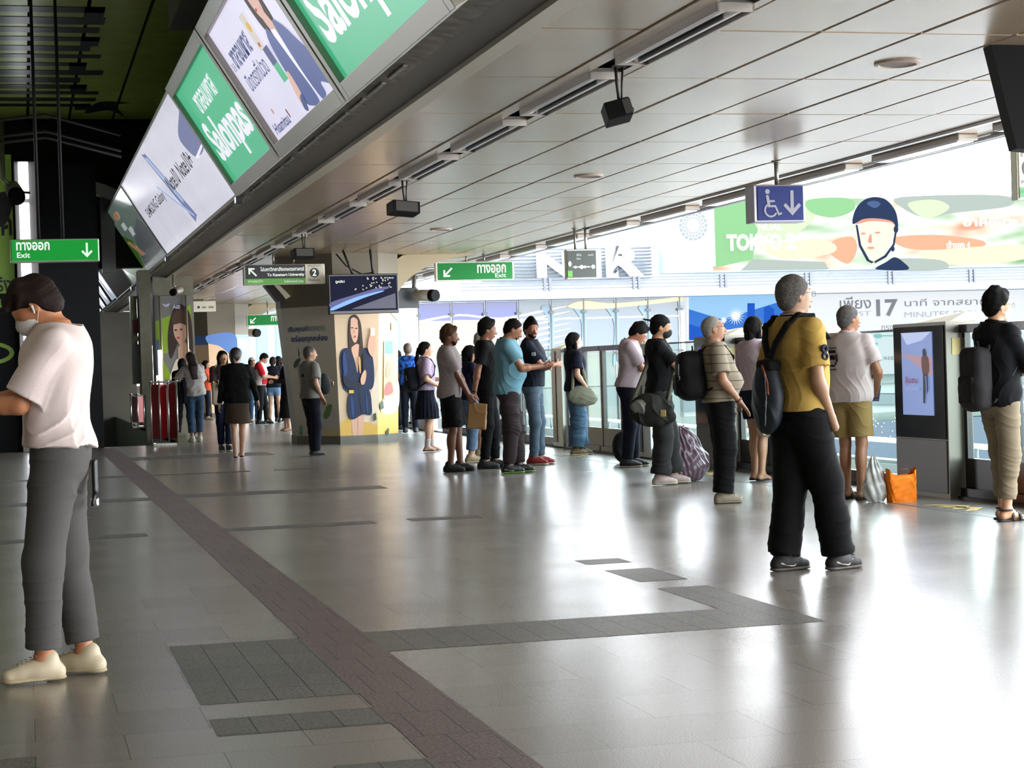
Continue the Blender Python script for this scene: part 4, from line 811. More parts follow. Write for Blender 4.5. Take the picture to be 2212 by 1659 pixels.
# louvres and big letters
bm = nb(); X0, Z0 = FX(1085, 606); X1, Z1 = FX(1415, 525)
t = Thing('louvre_wall', 'pale grey louvres on the building across, behind large white letters', 'louvre', (X0, 70.6, Z0))
for k in range(10): z = 4.45 + k*.13; box(bm, X0 - .6, X1, 70.5, 70.8, z, z + .055)
t.part('slats', bm, M('louvre_grey', '#484f55', .5))
for ch, pa in (('N', (1162, 600, 1235, 545)), ('R', (1312, 600, 1392, 530))):
    t = Thing('facade_letter', f'large white letter {ch} on the building across', 'letter', (*[FX(pa[0], pa[1])[0]], 70.3, 4.5), 'large white facade letters')
    a, b = FX(pa[0], pa[1], 70.3), FX(pa[2], pa[3], 70.3); me = text_mesh(ch, frame((0, 70.29, 0), (1, 0, 0), (0, 0, 1)), a[0], a[1], b[0] - a[0], b[1] - a[1], .05, 0)
    bm = nb(); bm.from_mesh(me); r = bmesh.ops.extrude_face_region(bm, geom=bm.faces[:]); bmesh.ops.translate(bm, verts=[v for v in r['geom'] if isinstance(v, bmesh.types.BMVert)], vec=(0, .2, 0)); t.part('glyph', bm, M('letter_white', '#f0f0f0', .5))
# terrace railing
bar = M('terrace_bar', '#484b52', .4); t = Thing('terrace_railing', 'long grey terrace railing under the large screens of the building across', 'railing', (30, 69.4, 4))
for k, z in enumerate((4.05, 4.18, 4.31, 4.42)):
    bm = nb(); box(bm, 16, 60, 69.4, 69.46, z, z + .045); t.part('bar', bm, bar)
for k in range(12):
    x = 19.2 + k*3.55; bm = nb(); box(bm, x, x + .1, 69.3, 69.4, 3.98, 4.5); box(bm, x + .2, x + .3, 69.3, 69.4, 3.98, 4.5); t.part('post', bm, bar)
bm = nb(); box(bm, 14.2, 60, 69.2, 70.4, 3.68, 3.93); struct('trim_13', bm, M('ledge_blue', '#5d6774', .4))
# glass facade
t = Thing('glass_facade', 'curved glass shopfront with blue panels across the tracks', 'facade', (20, 70, 2))
xl, xr = FX(905, 700)[0], FX(1487, 700)[0] - .3; nx_ = 8; gz = [(3.68, 2.95), (2.95, 1.6), (1.6, .3), (.3, -3.5)]
pale = [M('pane_blue', '#26316c', .1, emit=.12), M('pane_cream', '#7c715a', .1, emit=.12), M('pane_grey', '#46525a', .1, emit=.12), M('pane_teal', '#4b5651', .1, emit=.10), M('pane_deep', '#424e4c', .2, emit=.08)]
for i in range(nx_):
    a = xl + (xr - xl)*i/nx_; b = xl + (xr - xl)*(i + 1)/nx_
    for j, (zt_, zb_) in enumerate(gz):
        bm = nb(); box(bm, a + .02, b - .02, 70.2, 70.25, zb_ + .02, zt_ - .02)
        m = (pale[0] if j == 0 else pale[1] if j == 1 else pale[3]) if i < 3 else (pale[2] if j < 2 else pale[3])
        if j == 3: m = pale[4]
        t.part('pane', bm, m)
cur = M('curve_cream', '#a79c86', .5, emit=.15)
fr = ff(70.2); sh = []
for k in range(7):
    z = 3.0 - k*.22; sh.append((cur, cat([(xl, z), (xl + 1.6, z + .22), (xl + 3.2, z + .05), (xl + 5, z + .32), (xl + 6.0, z + .45), (xl + 5, z + .24), (xl + 3.2, z - .03), (xl + 1.6, z + .14), (xl, z - .08)])))
gs = M('shade_grey', '#536a78', .4)
for px in (1190, 1260, 1330, 1400): sh.append((gs, fpoly(cat([(px - 22, 664), (px + 4, 668), (px + 6, 760), (px - 6, 790), (px - 4, 700)]), 70.2)))
sh.append((M('warm_light', '#ffe9b0', .4, emit=.9), fpoly(cat([(1225, 662), (1260, 650), (1330, 655), (1470, 642), (1480, 648), (1340, 664), (1260, 668)]), 70.2)))
t.art('interior_shapes', fr, sh, z=.03)
bm = nb()
for i in range(nx_ + 1):
    x = xl + (xr - xl)*i/nx_; tube(bm, [(x, 70.1, 3.68), (x, 70.1, -1)], .025, 6)
    for z in (3.2, 1.6): tube(bm, [(x - .09, 70.08, z), (x + .09, 70.08, z)], .05, 6)
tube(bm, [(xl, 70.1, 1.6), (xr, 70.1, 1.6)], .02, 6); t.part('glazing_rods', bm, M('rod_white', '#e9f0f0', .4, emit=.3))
# big screen with the rider
yb = 69.6; T0 = FX(1433, 592, yb); 
t = Thing('video_billboard', 'huge bright video billboard with a person in a dark riding helmet', 'billboard', (32, yb, 6)); bb = lambda n, c, e: M('bb_' + n, c, .8, emit=e, spec=.03)
bm = nb(); box(bm, T0[0], 48, yb, yb + .5, 4.58, 7.5, .02); t.part('cabinet', bm, M('bb_grey', '#7f8f96', .4))
def bbm():
    m = bpy.data.materials.new('billboard_backdrop'); m.use_nodes = True; n = m.node_tree; p = n.nodes['Principled BSDF']; o = n.nodes.new('ShaderNodeTexCoord'); no = n.nodes.new('ShaderNodeTexNoise')
    mp = n.nodes.new('ShaderNodeMapping'); mp.inputs['Scale'].default_value = (.22, 1, .8); n.links.new(o.outputs['Object'], mp.inputs[0]); n.links.new(mp.outputs[0], no.inputs['Vector'])
    no.inputs['Scale'].default_value = 1.4; no.inputs['Detail'].default_value = 2; r = n.nodes.new('ShaderNodeValToRGB'); e = r.color_ramp.elements
    e[0].position = .30; e[0].color = (*hexc('#7fc07a'), 1); e[1].position = .72; e[1].color = (*hexc('#f4b08c'), 1)
    for pos, c in ((.42, '#d8f0d0'), (.5, '#ffffff'), (.60, '#fff2dc')): q = e.new(pos); q.color = (*hexc(c), 1)
    n.links.new(no.outputs['Fac'], r.inputs[0]); n.links.new(r.outputs[0], p.inputs['Emission Color']); p.inputs['Emission Strength'].default_value = .74; p.inputs['Base Color'].default_value = (.01, .01, .01, 1); p.inputs['Specular IOR Level'].default_value = .03; return m
bm = nb(); a, b = FX(1541, 580, yb), FX(2212, 425, yb); box(bm, a[0], 47.8, yb - .03, yb, 4.66, 7.42); scn = t.part('screen', bm, bbm())
fr = ff(yb - .03); P = lambda pts: fpoly(pts, yb - .03)
ow = bb('white', '#ffffff', 1.3); gn = bb('green', '#93cb92', 1.0); gn2 = bb('pale_green', '#d4efc0', 1.0); gy = bb('greygreen', '#aebab2', 1.0); rd = bb('red', '#f2ad8c', 1.0); og = bb('orange', '#ffe3bf', 1.1); sk = bb('skin', '#ffe4d4', .95); sk2 = bb('skin_shade', '#f0a890', .75)
nv = bb('navy', '#28395a', .9); nv2 = bb('navy_light', '#4d6590', .9)
sh = [(gn, P([(1541, 425), (1620, 425), (1640, 480), (1625, 560), (1560, 575), (1541, 578)])), (gn2, P(cat([(1625, 435), (1740, 430), (1760, 470), (1690, 520), (1640, 500)]))), (gn, P(cat([(1745, 432), (1830, 428), (1845, 452), (1800, 470), (1750, 458)]))),
      (gy, P(cat([(1945, 426), (2160, 422), (2180, 445), (2060, 460), (2000, 470), (1950, 450)]))), (gn2, P(cat([(1960, 440), (2020, 432), (2050, 450), (2000, 472)]))), (gy, P([(1625, 560), (1780, 566), (1790, 582), (1600, 584)])), (rd, P(cat([(1800, 520), (1840, 512), (1850, 540), (1830, 570), (1790, 545)]))),
      (og, P(cat([(1640, 530), (1780, 520), (1800, 545), (1700, 560)]))), (rd, P(cat([(1935, 512), (2030, 508), (2120, 520), (2110, 535), (1990, 540), (1940, 530)]))), (og, P(cat([(1990, 545), (2212, 530), (2212, 560), (2050, 572)]))), (gy, P(cat([(1930, 560), (2030, 562), (2040, 582), (1940, 584)]))),
      (sk, P(cat([(1850, 470), (1848, 500), (1856, 532), (1876, 560), (1888, 565), (1908, 552), (1922, 520), (1930, 490), (1920, 470)]))), (sk2, P(cat([(1848, 484), (1880, 478), (1925, 482), (1932, 496), (1928, 478), (1890, 468), (1852, 472)]))),
      (nv, P(cat([(1840, 484), (1845, 455), (1862, 434), (1886, 426), (1912, 432), (1932, 456), (1938, 486), (1934, 492), (1924, 478), (1890, 472), (1862, 474)]))), (nv2, P(cat([(1870, 440), (1885, 434), (1900, 440), (1888, 450)]))),
      (nv, P([(1846, 486), (1850, 486), (1858, 530), (1876, 562), (1886, 566), (1880, 569), (1870, 564), (1853, 532)])), (nv, P([(1932, 492), (1936, 492), (1930, 530), (1912, 556), (1888, 569), (1886, 565), (1908, 552), (1926, 528)])), (nv, P(cat([(1890, 582), (1912, 566), (1930, 556), (1948, 566), (1958, 583)]))),
      (sk2, P(ell(1862, 505, 5, 2.0))), (sk2, P(ell(1893, 503, 6, 2.0))), (sk2, P(cat([(1878, 505), (1872, 522), (1880, 524)]))), (sk2, P(ell(1878, 536, 8, 2.5))), (nv, P(ell(1932, 496, 5, 8))), (nv, P(ell(1925, 538, 4, 6)))]
t.art('picture', fr, sh, scn, z=.01, dz=.006)
def px_text(t, body, x0, y0, x1, y1, mat, par, y, bold=.02, z=.02):
    a, b = FX(x0, y1, y), FX(x1, y0, y); return t.text(body, ff(y), a[0], a[1], b[0] - a[0], b[1] - a[1], mat, par, bold, z=z)
px_text(t, 'TOKYO', 1566, 505, 1684, 543, ow, scn, yb - .03, .05, .2); px_text(t, '2', 1693, 503, 1715, 541, ow, scn, yb - .03, .05, .2); px_text(t, 'NUAL', 1634, 482, 1686, 499, ow, scn, yb - .03, .03, .2)
px_text(t, 'อาคิฮิโตะ ยา', 2075, 466, 2235, 490, ow, scn, yb - .03, .04, .2); px_text(t, 'เจ้าของ 4', 2040, 520, 2090, 538, ow, scn, yb - .03, .03, .2)
bm = nb(); a, b = FX(1456, 577, yb), FX(1541, 440, yb); box(bm, a[0], b[0], yb - .05, yb, a[1], b[1]); ep = t.part('emblem_panel', bm, ow)
ck = bb('check_grey', '#bccad0', 1.0); sh = []
for R_, n_, s_ in ((30, 18, 6.2), (23, 18, 4.6), (17, 18, 3.6)):
    for k in range(n_):
        a_ = 2*math.pi*(k + (.5 if R_ == 23 else 0))/n_; cx, cy = 1497 + R_*.92*math.cos(a_), 487 + R_*math.sin(a_); c_, s__ = math.cos(a_), math.sin(a_); hx, hy = s_*.5, s_*.62
        sh.append((ck, P([(cx + x*c_ - y*s__, cy + x*s__ + y*c_) for x, y in ((-hx, -hy), (hx, -hy), (hx, hy), (-hx, hy))])))
t.art('checkered_emblem', ff(yb - .05), sh, ep, z=.01, dz=.0)
# blue picture with fireworks and white lettered panel
yl = 69.8
t = Thing('shop_billboard', 'blue and white lettered billboard below the terrace railing', 'billboard', (33, yl, 2)); bm = nb(); a, b = FX(1487, 800, yl), FX(2212, 632, yl); box(bm, a[0], 46, yl, yl + .3, .40, 3.66); bd = t.part('panel', bm, bb('pale', '#f6fbff', .75))
b1, b2, b3, wf = bb('blue', '#3f7fe0', .7), bb('lightblue', '#9fd0f8', .8), bb('deepblue', '#1f5fd0', .7), bb('firework', '#e8f4ff', .9)
P = lambda pts: fpoly(pts, yl)
sh = [(b2, P([(1488, 640), (1690, 636), (1690, 735), (1488, 735)])), (b1, P([(1488, 668), (1560, 690), (1690, 650), (1690, 735), (1488, 735)])), (b3, P([(1488, 700), (1560, 722), (1600, 735), (1488, 735)])), (b3, P([(1614, 655), (1630, 655), (1630, 735), (1614, 735)])), (b3, P([(1650, 665), (1660, 660), (1672, 668), (1672, 735), (1650, 735)]))]
for cx, cy, R_, n_ in ((1538, 706, 16, 14), (1587, 683, 21, 18), (1560, 692, 9, 10)):
    for k in range(n_):
        a_ = 2*math.pi*k/n_; sh.append((wf, P([(cx + 2*math.cos(a_ + 1.5), cy + 2*math.sin(a_ + 1.5)), (cx + R_*math.cos(a_), cy + R_*math.sin(a_)), (cx - 2*math.cos(a_ + 1.5), cy - 2*math.sin(a_ + 1.5))])))
tq = bb('turquoise', '#9fd8d4', .7)
sh += [(tq, P(ell(1892, 726, 10, 5))), (tq, P(rect(1892, 724, 1960, 727))), (tq, P(ell(1888, 743, 4, 3))), (tq, P(ell(1888, 755, 4, 3))), (bb('dash', '#9aa7aa', .6), P(rect(1880, 771, 1893, 777)))]
t.art('picture', ff(yl), sh, bd, z=.01, dz=.004)
ink = bb('ink', '#9aa0a6', .55); ink2 = bb('ink_pale', '#c9cdd2', .65)
for body, bx_, m_, bo in (('เพียง', (1813, 640, 1880, 668), ink, .01), ('JUST', (1826, 672, 1880, 686), ink2, 0), ('17', (1892, 646, 1938, 684), ink, .03), ('นาที จากสยาม', (1953, 642, 2130, 662), ink, 0), ('MINUTES FROM', (1953, 670, 2120, 686), ink2, 0), ('กรุงเทพ', (1903, 702, 1955, 718), ink, 0), ('FREE SHUTTLE', (1903, 768, 1990, 778), ink, 0)):
    px_text(t, body, *bx_, m_, bd, yl, bo, .05)
# lower shop levels, dark lit hoarding, tree belt
t = Thing('hoarding', 'blue grey hoarding with small lights and a white word beyond the tracks', 'hoarding', (36, 69, -1)); a, b = FX(1800, 955, 69), FX(2300, 893, 69)
bm = nb(); box(bm, a[0], b[0], 69, 69.3, a[1] - 2, b[1]); bd = t.part('panel', bm, M('hoarding_blue', '#2a3642', .5))
px_text(t, 'SIAM', 1944, 898, 2020, 929, bb('siam', '#ffffff', 1.0), bd, 69, .05, .05)
rng = random.Random(4); t.art('fairy_lights', ff(69), [(bb('fairy', '#fff6dd', 1.2), fpoly(ell(rng.uniform(1820, 1960), rng.uniform(900, 950), 1.6, 1.6, 8), 69)) for k in range(40)], bd, z=.02, dz=0)
t = Thing('canopy_building', 'pale turquoise curved canopies beyond the tracks', 'building', (34, 70.6, 0))
cols = [M('can_a', '#4f5c58', .4), M('can_b', '#6c7671', .4), M('can_c', '#394749', .4), M('can_d', '#76807e', .4), M('can_e', '#4c5750', .4)]
rng = random.Random(9)
for k in range(9):
    z = .35 - k*.36; bm = nb()
    pts = [(FX(884, 0)[0] + 2.2*i, z + .10*math.sin(i*.9 + k)) for i in range(20)]
    loft(bm, [[(x, 70.3 + (k % 2)*.2, zz) , (x, 70.9, zz), (x, 70.9, zz - .42), (x, 70.3 + (k % 2)*.2, zz - .42)] for x, zz in pts]); t.part('canopy', bm, cols[k % 5])
# pale distant building seen past the pillar
t = Thing('distant_building', 'pale washed out building far beyond the end of the platform', 'building', (15, 120, 0)); bm = nb(); box(bm, 9, 24, 118, 130, -9, 9.0); t.part('body', bm, M('distant_pale', '#6f7c78', .6))
bm = nb()
for k in range(12): box(bm, 9.3 + k*1.2, 9.9 + k*1.2, 117.9, 118, -6, 8.6)
t.part('windows', bm, M('distant_window', '#5c6a69', .5))
# ================================================================== FIGURES: smooth surfaces from rounded volumes
def _n(v): v = np.asarray(v, float); return v/max(1e-9, np.linalg.norm(v))
class Vol:
    """a smooth solid assembled from simple volumes, meshed with surface nets"""
    def __init__(s, k=.012): s.items = []; s.k = k; s.post = []
    def add(s, fn, lo, hi, k=None, op='u'): s.items.append((fn, np.array(lo, float), np.array(hi, float), s.k if k is None else k, op)); return s
    def cone(s, a, b, ra, rb, k=None, op='u', flat=None, end=None):
        """round cone; flat=(direction, factor): squash along a direction"""
        a = np.array(a, float); b = np.array(b, float); ab = b - a; L2 = max(1e-9, ab @ ab)
        def fn(P):
            q = P - a; t = np.clip((q @ ab)/L2, 0, 1); v = q - t[..., None]*ab
            if flat is not None:
                d = _n(flat[0]); c = (v @ d)[..., None]*d; v = v - c + c/flat[1]
            d0 = np.sqrt((v*v).sum(-1)) - (ra + (rb - ra)*t)
            return d0 if end is None else np.maximum(d0, (P - end[0]) @ end[1])
        r = max(ra, rb); return s.add(fn, np.minimum(a, b) - r, np.maximum(a, b) + r, k, op)
    def ell(s, c, r, R=None, k=None, op='u'):
        c = np.array(c, float); r = np.array(r, float)
        def fn(P):
            q = P - c
            if R is not None: q = q @ R
            k0 = np.sqrt(((q/r)**2).sum(-1)); k1 = np.sqrt(((q/r**2)**2).sum(-1)); return k0*(k0 - 1)/np.maximum(k1, 1e-6)
        m = r.max() if R is not None else r
        return s.add(fn, c - m, c + m, k, op)
    def box(s, c, h, R=None, rad=.01, k=None, op='u'):
        c = np.array(c, float); h = np.array(h, float)
        def fn(P):
            q = P - c
            if R is not None: q = q @ R
            q = np.abs(q) - (h - rad); return np.sqrt((np.maximum(q, 0)**2).sum(-1)) + np.minimum(q.max(-1), 0) - rad
        m = np.full(3, np.linalg.norm(h)) if R is not None else h
        return s.add(fn, c - m, c + m, k, op)
    def loft(s, st, R=None, o=None, e=0.0, zlo=None, zhi=None, k=None, op='u'):
        """stations (z, halfwidth, front y, back y) stacked along z"""
        st = np.array(sorted(st)); z = st[:, 0]; lo_, hi_ = (z[0] if zlo is None else zlo), (z[-1] if zhi is None else zhi)
        def sm(zz, c):
            return np.interp(zz, z, st[:, c])
        def fn(P):
            q = P if R is None else (P - o) @ R + o
            zz = np.clip(q[..., 2], z[0], z[-1]); rx = (sm(zz - .02, 1) + sm(zz, 1) + sm(zz + .02, 1))/3 + e
            f = (sm(zz - .02, 2) + sm(zz, 2) + sm(zz + .02, 2))/3 + e; b = (sm(zz - .02, 3) + sm(zz, 3) + sm(zz + .02, 3))/3 - e
            cy = (f + b)/2; ry = (f - b)/2
            x = np.abs(q[..., 0])/rx; y = np.abs(q[..., 1] - cy)/ry
            d = ((x**2.4 + y**2.4)**(1/2.4) - 1)*np.minimum(rx, ry)
            return np.maximum(d, np.maximum(lo_ - q[..., 2], q[..., 2] - hi_))
        w = st[:, 1].max() + e; f = st[:, 2].max() + e; b = st[:, 3].min() - e
        lo, hi = np.array([-w, b, lo_]), np.array([w, f, hi_])
        if R is not None:
            c = np.array([[x, y, zz] for x in (lo[0], hi[0]) for y in (lo[1], hi[1]) for zz in (lo[2], hi[2])]); c = (c - o) @ R.T + o; lo, hi = c.min(0), c.max(0)
        return s.add(fn, lo, hi, k, op)
    def clip(s, p, n):                       # keep the side opposite to n
        p = np.array(p, float); n = _n(n); s.post.append(lambda P, F: np.maximum(F, (P - p) @ n)); return s
    def folds(s, amp, fx=30.0, seed=0, dirv=None):
        r = np.random.RandomState(seed); K = r.normal(size=(6, 3)); K /= np.linalg.norm(K, axis=1)[:, None]
        if dirv is not None: K = K*.35 + np.array(dirv)*np.sign((K @ np.array(dirv)))[:, None]*.9
        ph = r.uniform(0, 6.3, 6); fr_ = fx*r.uniform(.6, 1.7, 6)
        def fn(P, F):
            w = P + .02*np.sin(P[..., ::-1]*23 + seed)
            d = sum(np.sin((w @ K[i])*fr_[i] + ph[i]) for i in range(6))
            g = 0
            for i in range(3):
                m = np.clip(np.sin((w @ K[5 - i])*9 + ph[i])*1.3, 0, 1); g = g + m*(1 - np.abs(np.sin((w @ K[i])*fr_[i]*1.15 + 1.5*np.sin((w @ K[i + 2])*11) + ph[i + 1])))**3
            return F + amp*d/3 - amp*1.1*g
        s.post.append(fn); return s
    def mesh(s, h, name='m'):
        lo = np.min([i[1] - i[3]*1.5 for i in s.items if i[4] == 'u'], 0) - 2.5*h; hi = np.max([i[2] + i[3]*1.5 for i in s.items if i[4] == 'u'], 0) + 2.5*h
        n = np.ceil((hi - lo)/h).astype(int) + 1; F = np.full(n, .08, np.float32)
        ax = [lo[d] + h*np.arange(n[d]) for d in range(3)]
        for fn, a, b, k, op in s.items:
            m = k*1.5 + 3*h; i0 = np.clip(np.floor((a - m - lo)/h).astype(int), 0, n); i1 = np.clip(np.ceil((b + m - lo)/h).astype(int) + 1, 0, n)
            if (i1 <= i0).any(): continue
            sl = tuple(slice(i0[d], i1[d]) for d in range(3))
            P = np.stack(np.meshgrid(*[ax[d][sl[d]] for d in range(3)], indexing='ij'), -1); D = fn(P); G = F[sl]
            if op == 'u':
                q = np.maximum(k - np.abs(G - D), 0)/max(k, 1e-6); F[sl] = np.minimum(G, D) - q*q*k*.25
            else:
                q = np.maximum(k - np.abs(G + D), 0)/max(k, 1e-6); F[sl] = np.maximum(G, -D) + q*q*k*.25
        if s.post:
            P = np.stack(np.meshgrid(*ax, indexing='ij'), -1).astype(np.float32)
            for fn in s.post: F = fn(P, F)
            F = F.astype(np.float32)
        F[0] = F[-1] = .05; F[:, 0] = F[:, -1] = .05; F[:, :, 0] = F[:, :, -1] = .05
        S = F < 0
        c8 = [(i, j, k) for i in (0, 1) for j in (0, 1) for k in (0, 1)]
        cnt = sum(S[i:n[0]-1+i, j:n[1]-1+j, k:n[2]-1+k].astype(np.int8) for i, j, k in c8)
        act = (cnt > 0) & (cnt < 8); idx = np.argwhere(act); N = len(idx); me = bpy.data.meshes.new(name)
        if N == 0: return me
        V = {c: F[idx[:, 0]+c[0], idx[:, 1]+c[1], idx[:, 2]+c[2]] for c in c8}
        acc = np.zeros((N, 3)); ct = np.zeros(N)
        for c in c8:
            for d in range(3):
                if c[d]: continue
                e = list(c); e[d] = 1; e = tuple(e); a, b = V[c], V[e]; mk = (a < 0) != (b < 0)
                t = np.where(mk, a/np.where(mk, a - b, 1), 0); p = np.repeat(np.array([c], float), N, 0); p[:, d] += t; acc[mk] += p[mk]; ct[mk] += 1
        v = (idx + acc/ct[:, None])*h + lo
        vid = np.full(act.shape, -1, np.int32); vid[act] = np.arange(N)
        Q = []
        for d in range(3):
            a = [slice(None)]*3; b = [slice(None)]*3; a[d] = slice(0, n[d]-1); b[d] = slice(1, n[d])
            S0, S1 = S[tuple(a)], S[tuple(b)]; E = np.argwhere(S0 != S1); sg = S0[E[:, 0], E[:, 1], E[:, 2]]
            u, w = (d + 1) % 3, (d + 2) % 3; E1 = E.copy(); E1[:, u] -= 1; E2 = E1.copy(); E2[:, w] -= 1; E3 = E.copy(); E3[:, w] -= 1
            q = np.stack([vid[x[:, 0], x[:, 1], x[:, 2]] for x in (E, E1, E2, E3)], 1); q[~sg] = q[~sg][:, ::-1]; Q.append(q)
        Q = np.concatenate(Q); Q = Q[(Q >= 0).all(1)]
        me.vertices.add(N); me.vertices.foreach_set('co', v.ravel()); me.loops.add(Q.size); me.loops.foreach_set('vertex_index', Q.ravel().astype(np.int32))
        me.polygons.add(len(Q)); me.polygons.foreach_set('loop_start', np.arange(0, Q.size, 4, dtype=np.int32)); me.polygons.foreach_set('loop_total', np.full(len(Q), 4, np.int32))
        me.polygons.foreach_set('use_smooth', np.ones(len(Q), bool)); me.update(calc_edges=True); return me
def Rx(a): c, s = math.cos(a), math.sin(a); return np.array([[1, 0, 0], [0, c, -s], [0, s, c]])
def Ry(a): c, s = math.cos(a), math.sin(a); return np.array([[c, 0, s], [0, 1, 0], [-s, 0, c]])
def Rz(a): c, s = math.cos(a), math.sin(a); return np.array([[c, -s, 0], [s, c, 0], [0, 0, 1]])
D2R = math.pi/180
def ik(a, b, l1, l2, pole):
    a, b = np.array(a, float), np.array(b, float); d = b - a; L = np.linalg.norm(d)
    if L > (l1 + l2)*.998: b = a + d/L*(l1 + l2)*.998; d = b - a; L = np.linalg.norm(d)
    x = (l1*l1 - l2*l2 + L*L)/(2*L); h = math.sqrt(max(0, l1*l1 - x*x)); u = d/L; p = np.array(pole, float); p = p - (p @ u)*u; return a + u*x + _n(p)*h, b
TORSO = [(.79, .085, .05, -.06), (.845, .135, .075, -.105), (.90, .168, .09, -.122), (.96, .168, .096, -.122), (1.02, .155, .094, -.10), (1.08, .143, .092, -.085), (1.16, .146, .098, -.086), (1.24, .158, .108, -.098), (1.31, .165, .110, -.108), (1.38, .160, .092, -.108), (1.42, .135, .066, -.10), (1.455, .085, .045, -.082), (1.49, .055, .035, -.065)]
ARM = {'down': ((.25, .03, .83), (.6, -1, 0)), 'pocket': ((.20, .08, .90), (.8, -1, .1)), 'front': ((.06, .31, 1.12), (.7, -.6, -1)), 'behind': ((.05, -.17, .93), (1, -.4, 0)), 'clasp': ((.05, .20, .93), (1, -.3, 0)),
       'crossed': ((-.10, .17, 1.17), (1, -.1, -.9)), 'strap': ((.13, .16, 1.26), (.6, -.1, -1)), 'belly': ((.06, .2, 1.04), (1, -.5, -.3))}
GROUPS = {}
class Person:
    def __init__(s, label, X, Y, H, head_to, skin='#b98a6b', vox=.008, lean=0, bend=0, hd=(0, 0), fat=0.0, belly=0.0, feet=((-.10, 0, 8), (.10, 0, -8)), arms=('down', 'down'), shoulders=1.0, slim=1.0, pelvis=(0, 0), roll=0, chest=0.0, female=False):
        s.sc = H/1.70; s.X, s.Y = X, Y; s.vox = vox/s.sc; s.rot = math.radians(head_to - 90); s.arms = arms; s.label = label
        s.skin = M('skin_' + skin.strip('#'), skin, .5, bump=.03, scale=40, vary=.05, sss=.0); s.female = female
        st = []
        for z, w, f, b in TORSO:
            kb = math.exp(-((z - 1.10)/.10)**2); kc = math.exp(-((z - 1.27)/.06)**2)
            w2 = w*slim + fat*(.5 if z > 1.3 else 1) + belly*.35*kb; w2 *= (shoulders if z > 1.2 else 1)
            st.append((z, w2, f*(.5 + .5*slim) + fat*.6 + belly*kb + chest*kc, b - fat*.5))
        s.st = st; s.fat = fat; s.bend = bend*D2R; s.hip0 = np.array([0, 0, .95]); s.pel = np.array([pelvis[0], pelvis[1], 0])
        s.RU = Rx(-lean*D2R) if not roll else Rx(-lean*D2R) @ Ry(roll*D2R)
        s.U = lambda p: s.RU @ (np.array(p, float) - s.hip0) + s.hip0 + s.pel
        nk = np.array([0, -.02, 1.46]); s.RH = s.RU @ Rz(hd[1]*D2R) @ Rx(-hd[0]*D2R)
        s.nk = s.U(nk); s.Hd = lambda p: s.RH @ (np.array(p, float) - nk) + s.nk
        sw = .172*shoulders*(.5 + .5*slim) + fat*.4
        s.sh = [s.U((sx*sw, -.012, 1.395)) for sx in (-1, 1)]
        s.el, s.wr, s.hdv = [], [], []
        for i, a in enumerate(arms):
            sx = -1 if i == 0 else 1
            spec = ARM[a] if isinstance(a, str) else a
            w, pole = spec[0], spec[1]; w = np.array([w[0]*sx, w[1], w[2]]); pole = np.array([pole[0]*sx, pole[1], pole[2]])
            if isinstance(a, str) and a in ('front', 'crossed', 'strap', 'belly', 'clasp'): w[1] += belly*.6
            w = s.U(w); pole = s.RU @ pole; e, w = ik(s.sh[i], w, .285, .255, pole); s.el.append(e); s.wr.append(w); s.hdv.append(_n(w - e))
        s.ft = []; s.kn = []; s.an = []; s.hp = []
        for i, (x, y, yaw) in enumerate(feet):
            lift = 0; an = np.array([x, y, .085]); hp = np.array([(-1 if i == 0 else 1)*.088, -.005, .91]) + s.pel
            fw = Rz(yaw*D2R) @ np.array([0, 1, 0]); kn, _ = ik(hp, an, .416, .412, fw + np.array([0, .2, 0])); s.hp.append(hp); s.kn.append(kn); s.an.append(an); s.ft.append((an, yaw))
        s.root = None
    # ---- pieces
    def put(s, name, vol, mat, parent=None, label=None, h=None):
        me = vol.mesh(h or s.vox, name); co = np.empty(len(me.vertices)*3); me.vertices.foreach_get('co', co); me.vertices.foreach_set('co', co*s.sc); me.update()
        o = link(name, me, mat, parent=parent)
        if label: o['label'] = label
        return o
    def body(s, hands='relax', hide_hands=(), bare_feet=False, beard=None):
        v = Vol(.03); s.loft_body(v, -.012)
        for i in (0, 1):
            sx = -1 if i == 0 else 1; f = s.fat*.25
            v.cone(s.U((sx*.06, -.02, 1.40)), s.sh[i], .055, .052 + f, k=.04); v.cone(s.sh[i], s.el[i], .047 + f, .037 + f*.6, k=.02); v.cone(s.el[i], s.wr[i], .038 + f*.6, .0255, k=.015)
            m = s.el[i]*.75 + s.wr[i]*.25; v.cone(s.el[i]*.9 + s.wr[i]*.1, m, .034 + f*.5, .040 + f*.5, k=.02)
            v.cone(s.hp[i], s.kn[i], .078 + f, .052, k=.03); v.cone(s.kn[i], s.an[i], .050, .036, k=.02)
            cf = s.kn[i]*.68 + s.an[i]*.32 + Rz(s.ft[i][1]*D2R) @ np.array([0, -.018, 0]); v.ell(cf, (.045, .047, .11), k=.03)
            an, yaw = s.ft[i]; Rf = Rz(yaw*D2R); P = lambda x, y, z: an + Rf @ np.array([x, y, z - .085])
            v.cone(an, P(0, -.035, .042), .034, .030, k=.02); v.cone(P(0, -.03, .040), P(0, .11, .034), .028, .024, k=.02, flat=(np.array([0, 0, 1]), .8)); v.cone(an + Rf @ np.array([0, .02, -.01]), P(.0, .10, .03), .03, .022, k=.03)
            if bare_feet:
                for t_, (tx, ty, tr) in enumerate(((-.026, .155, .012), (-.008, .155, .010), (.006, .148, .0095), (.018, .14, .009), (.03, .128, .0085))): v.cone(P(tx*(1 if i else -1), .10, .022), P(tx*(1 if i else -1), ty, .014), tr*1.2, tr, k=.006)
        # head
        Hd, R = s.Hd, s.RH; e = lambda c, r, k=.02, op='u': v.ell(Hd(c), r, R, k=k, op=op)
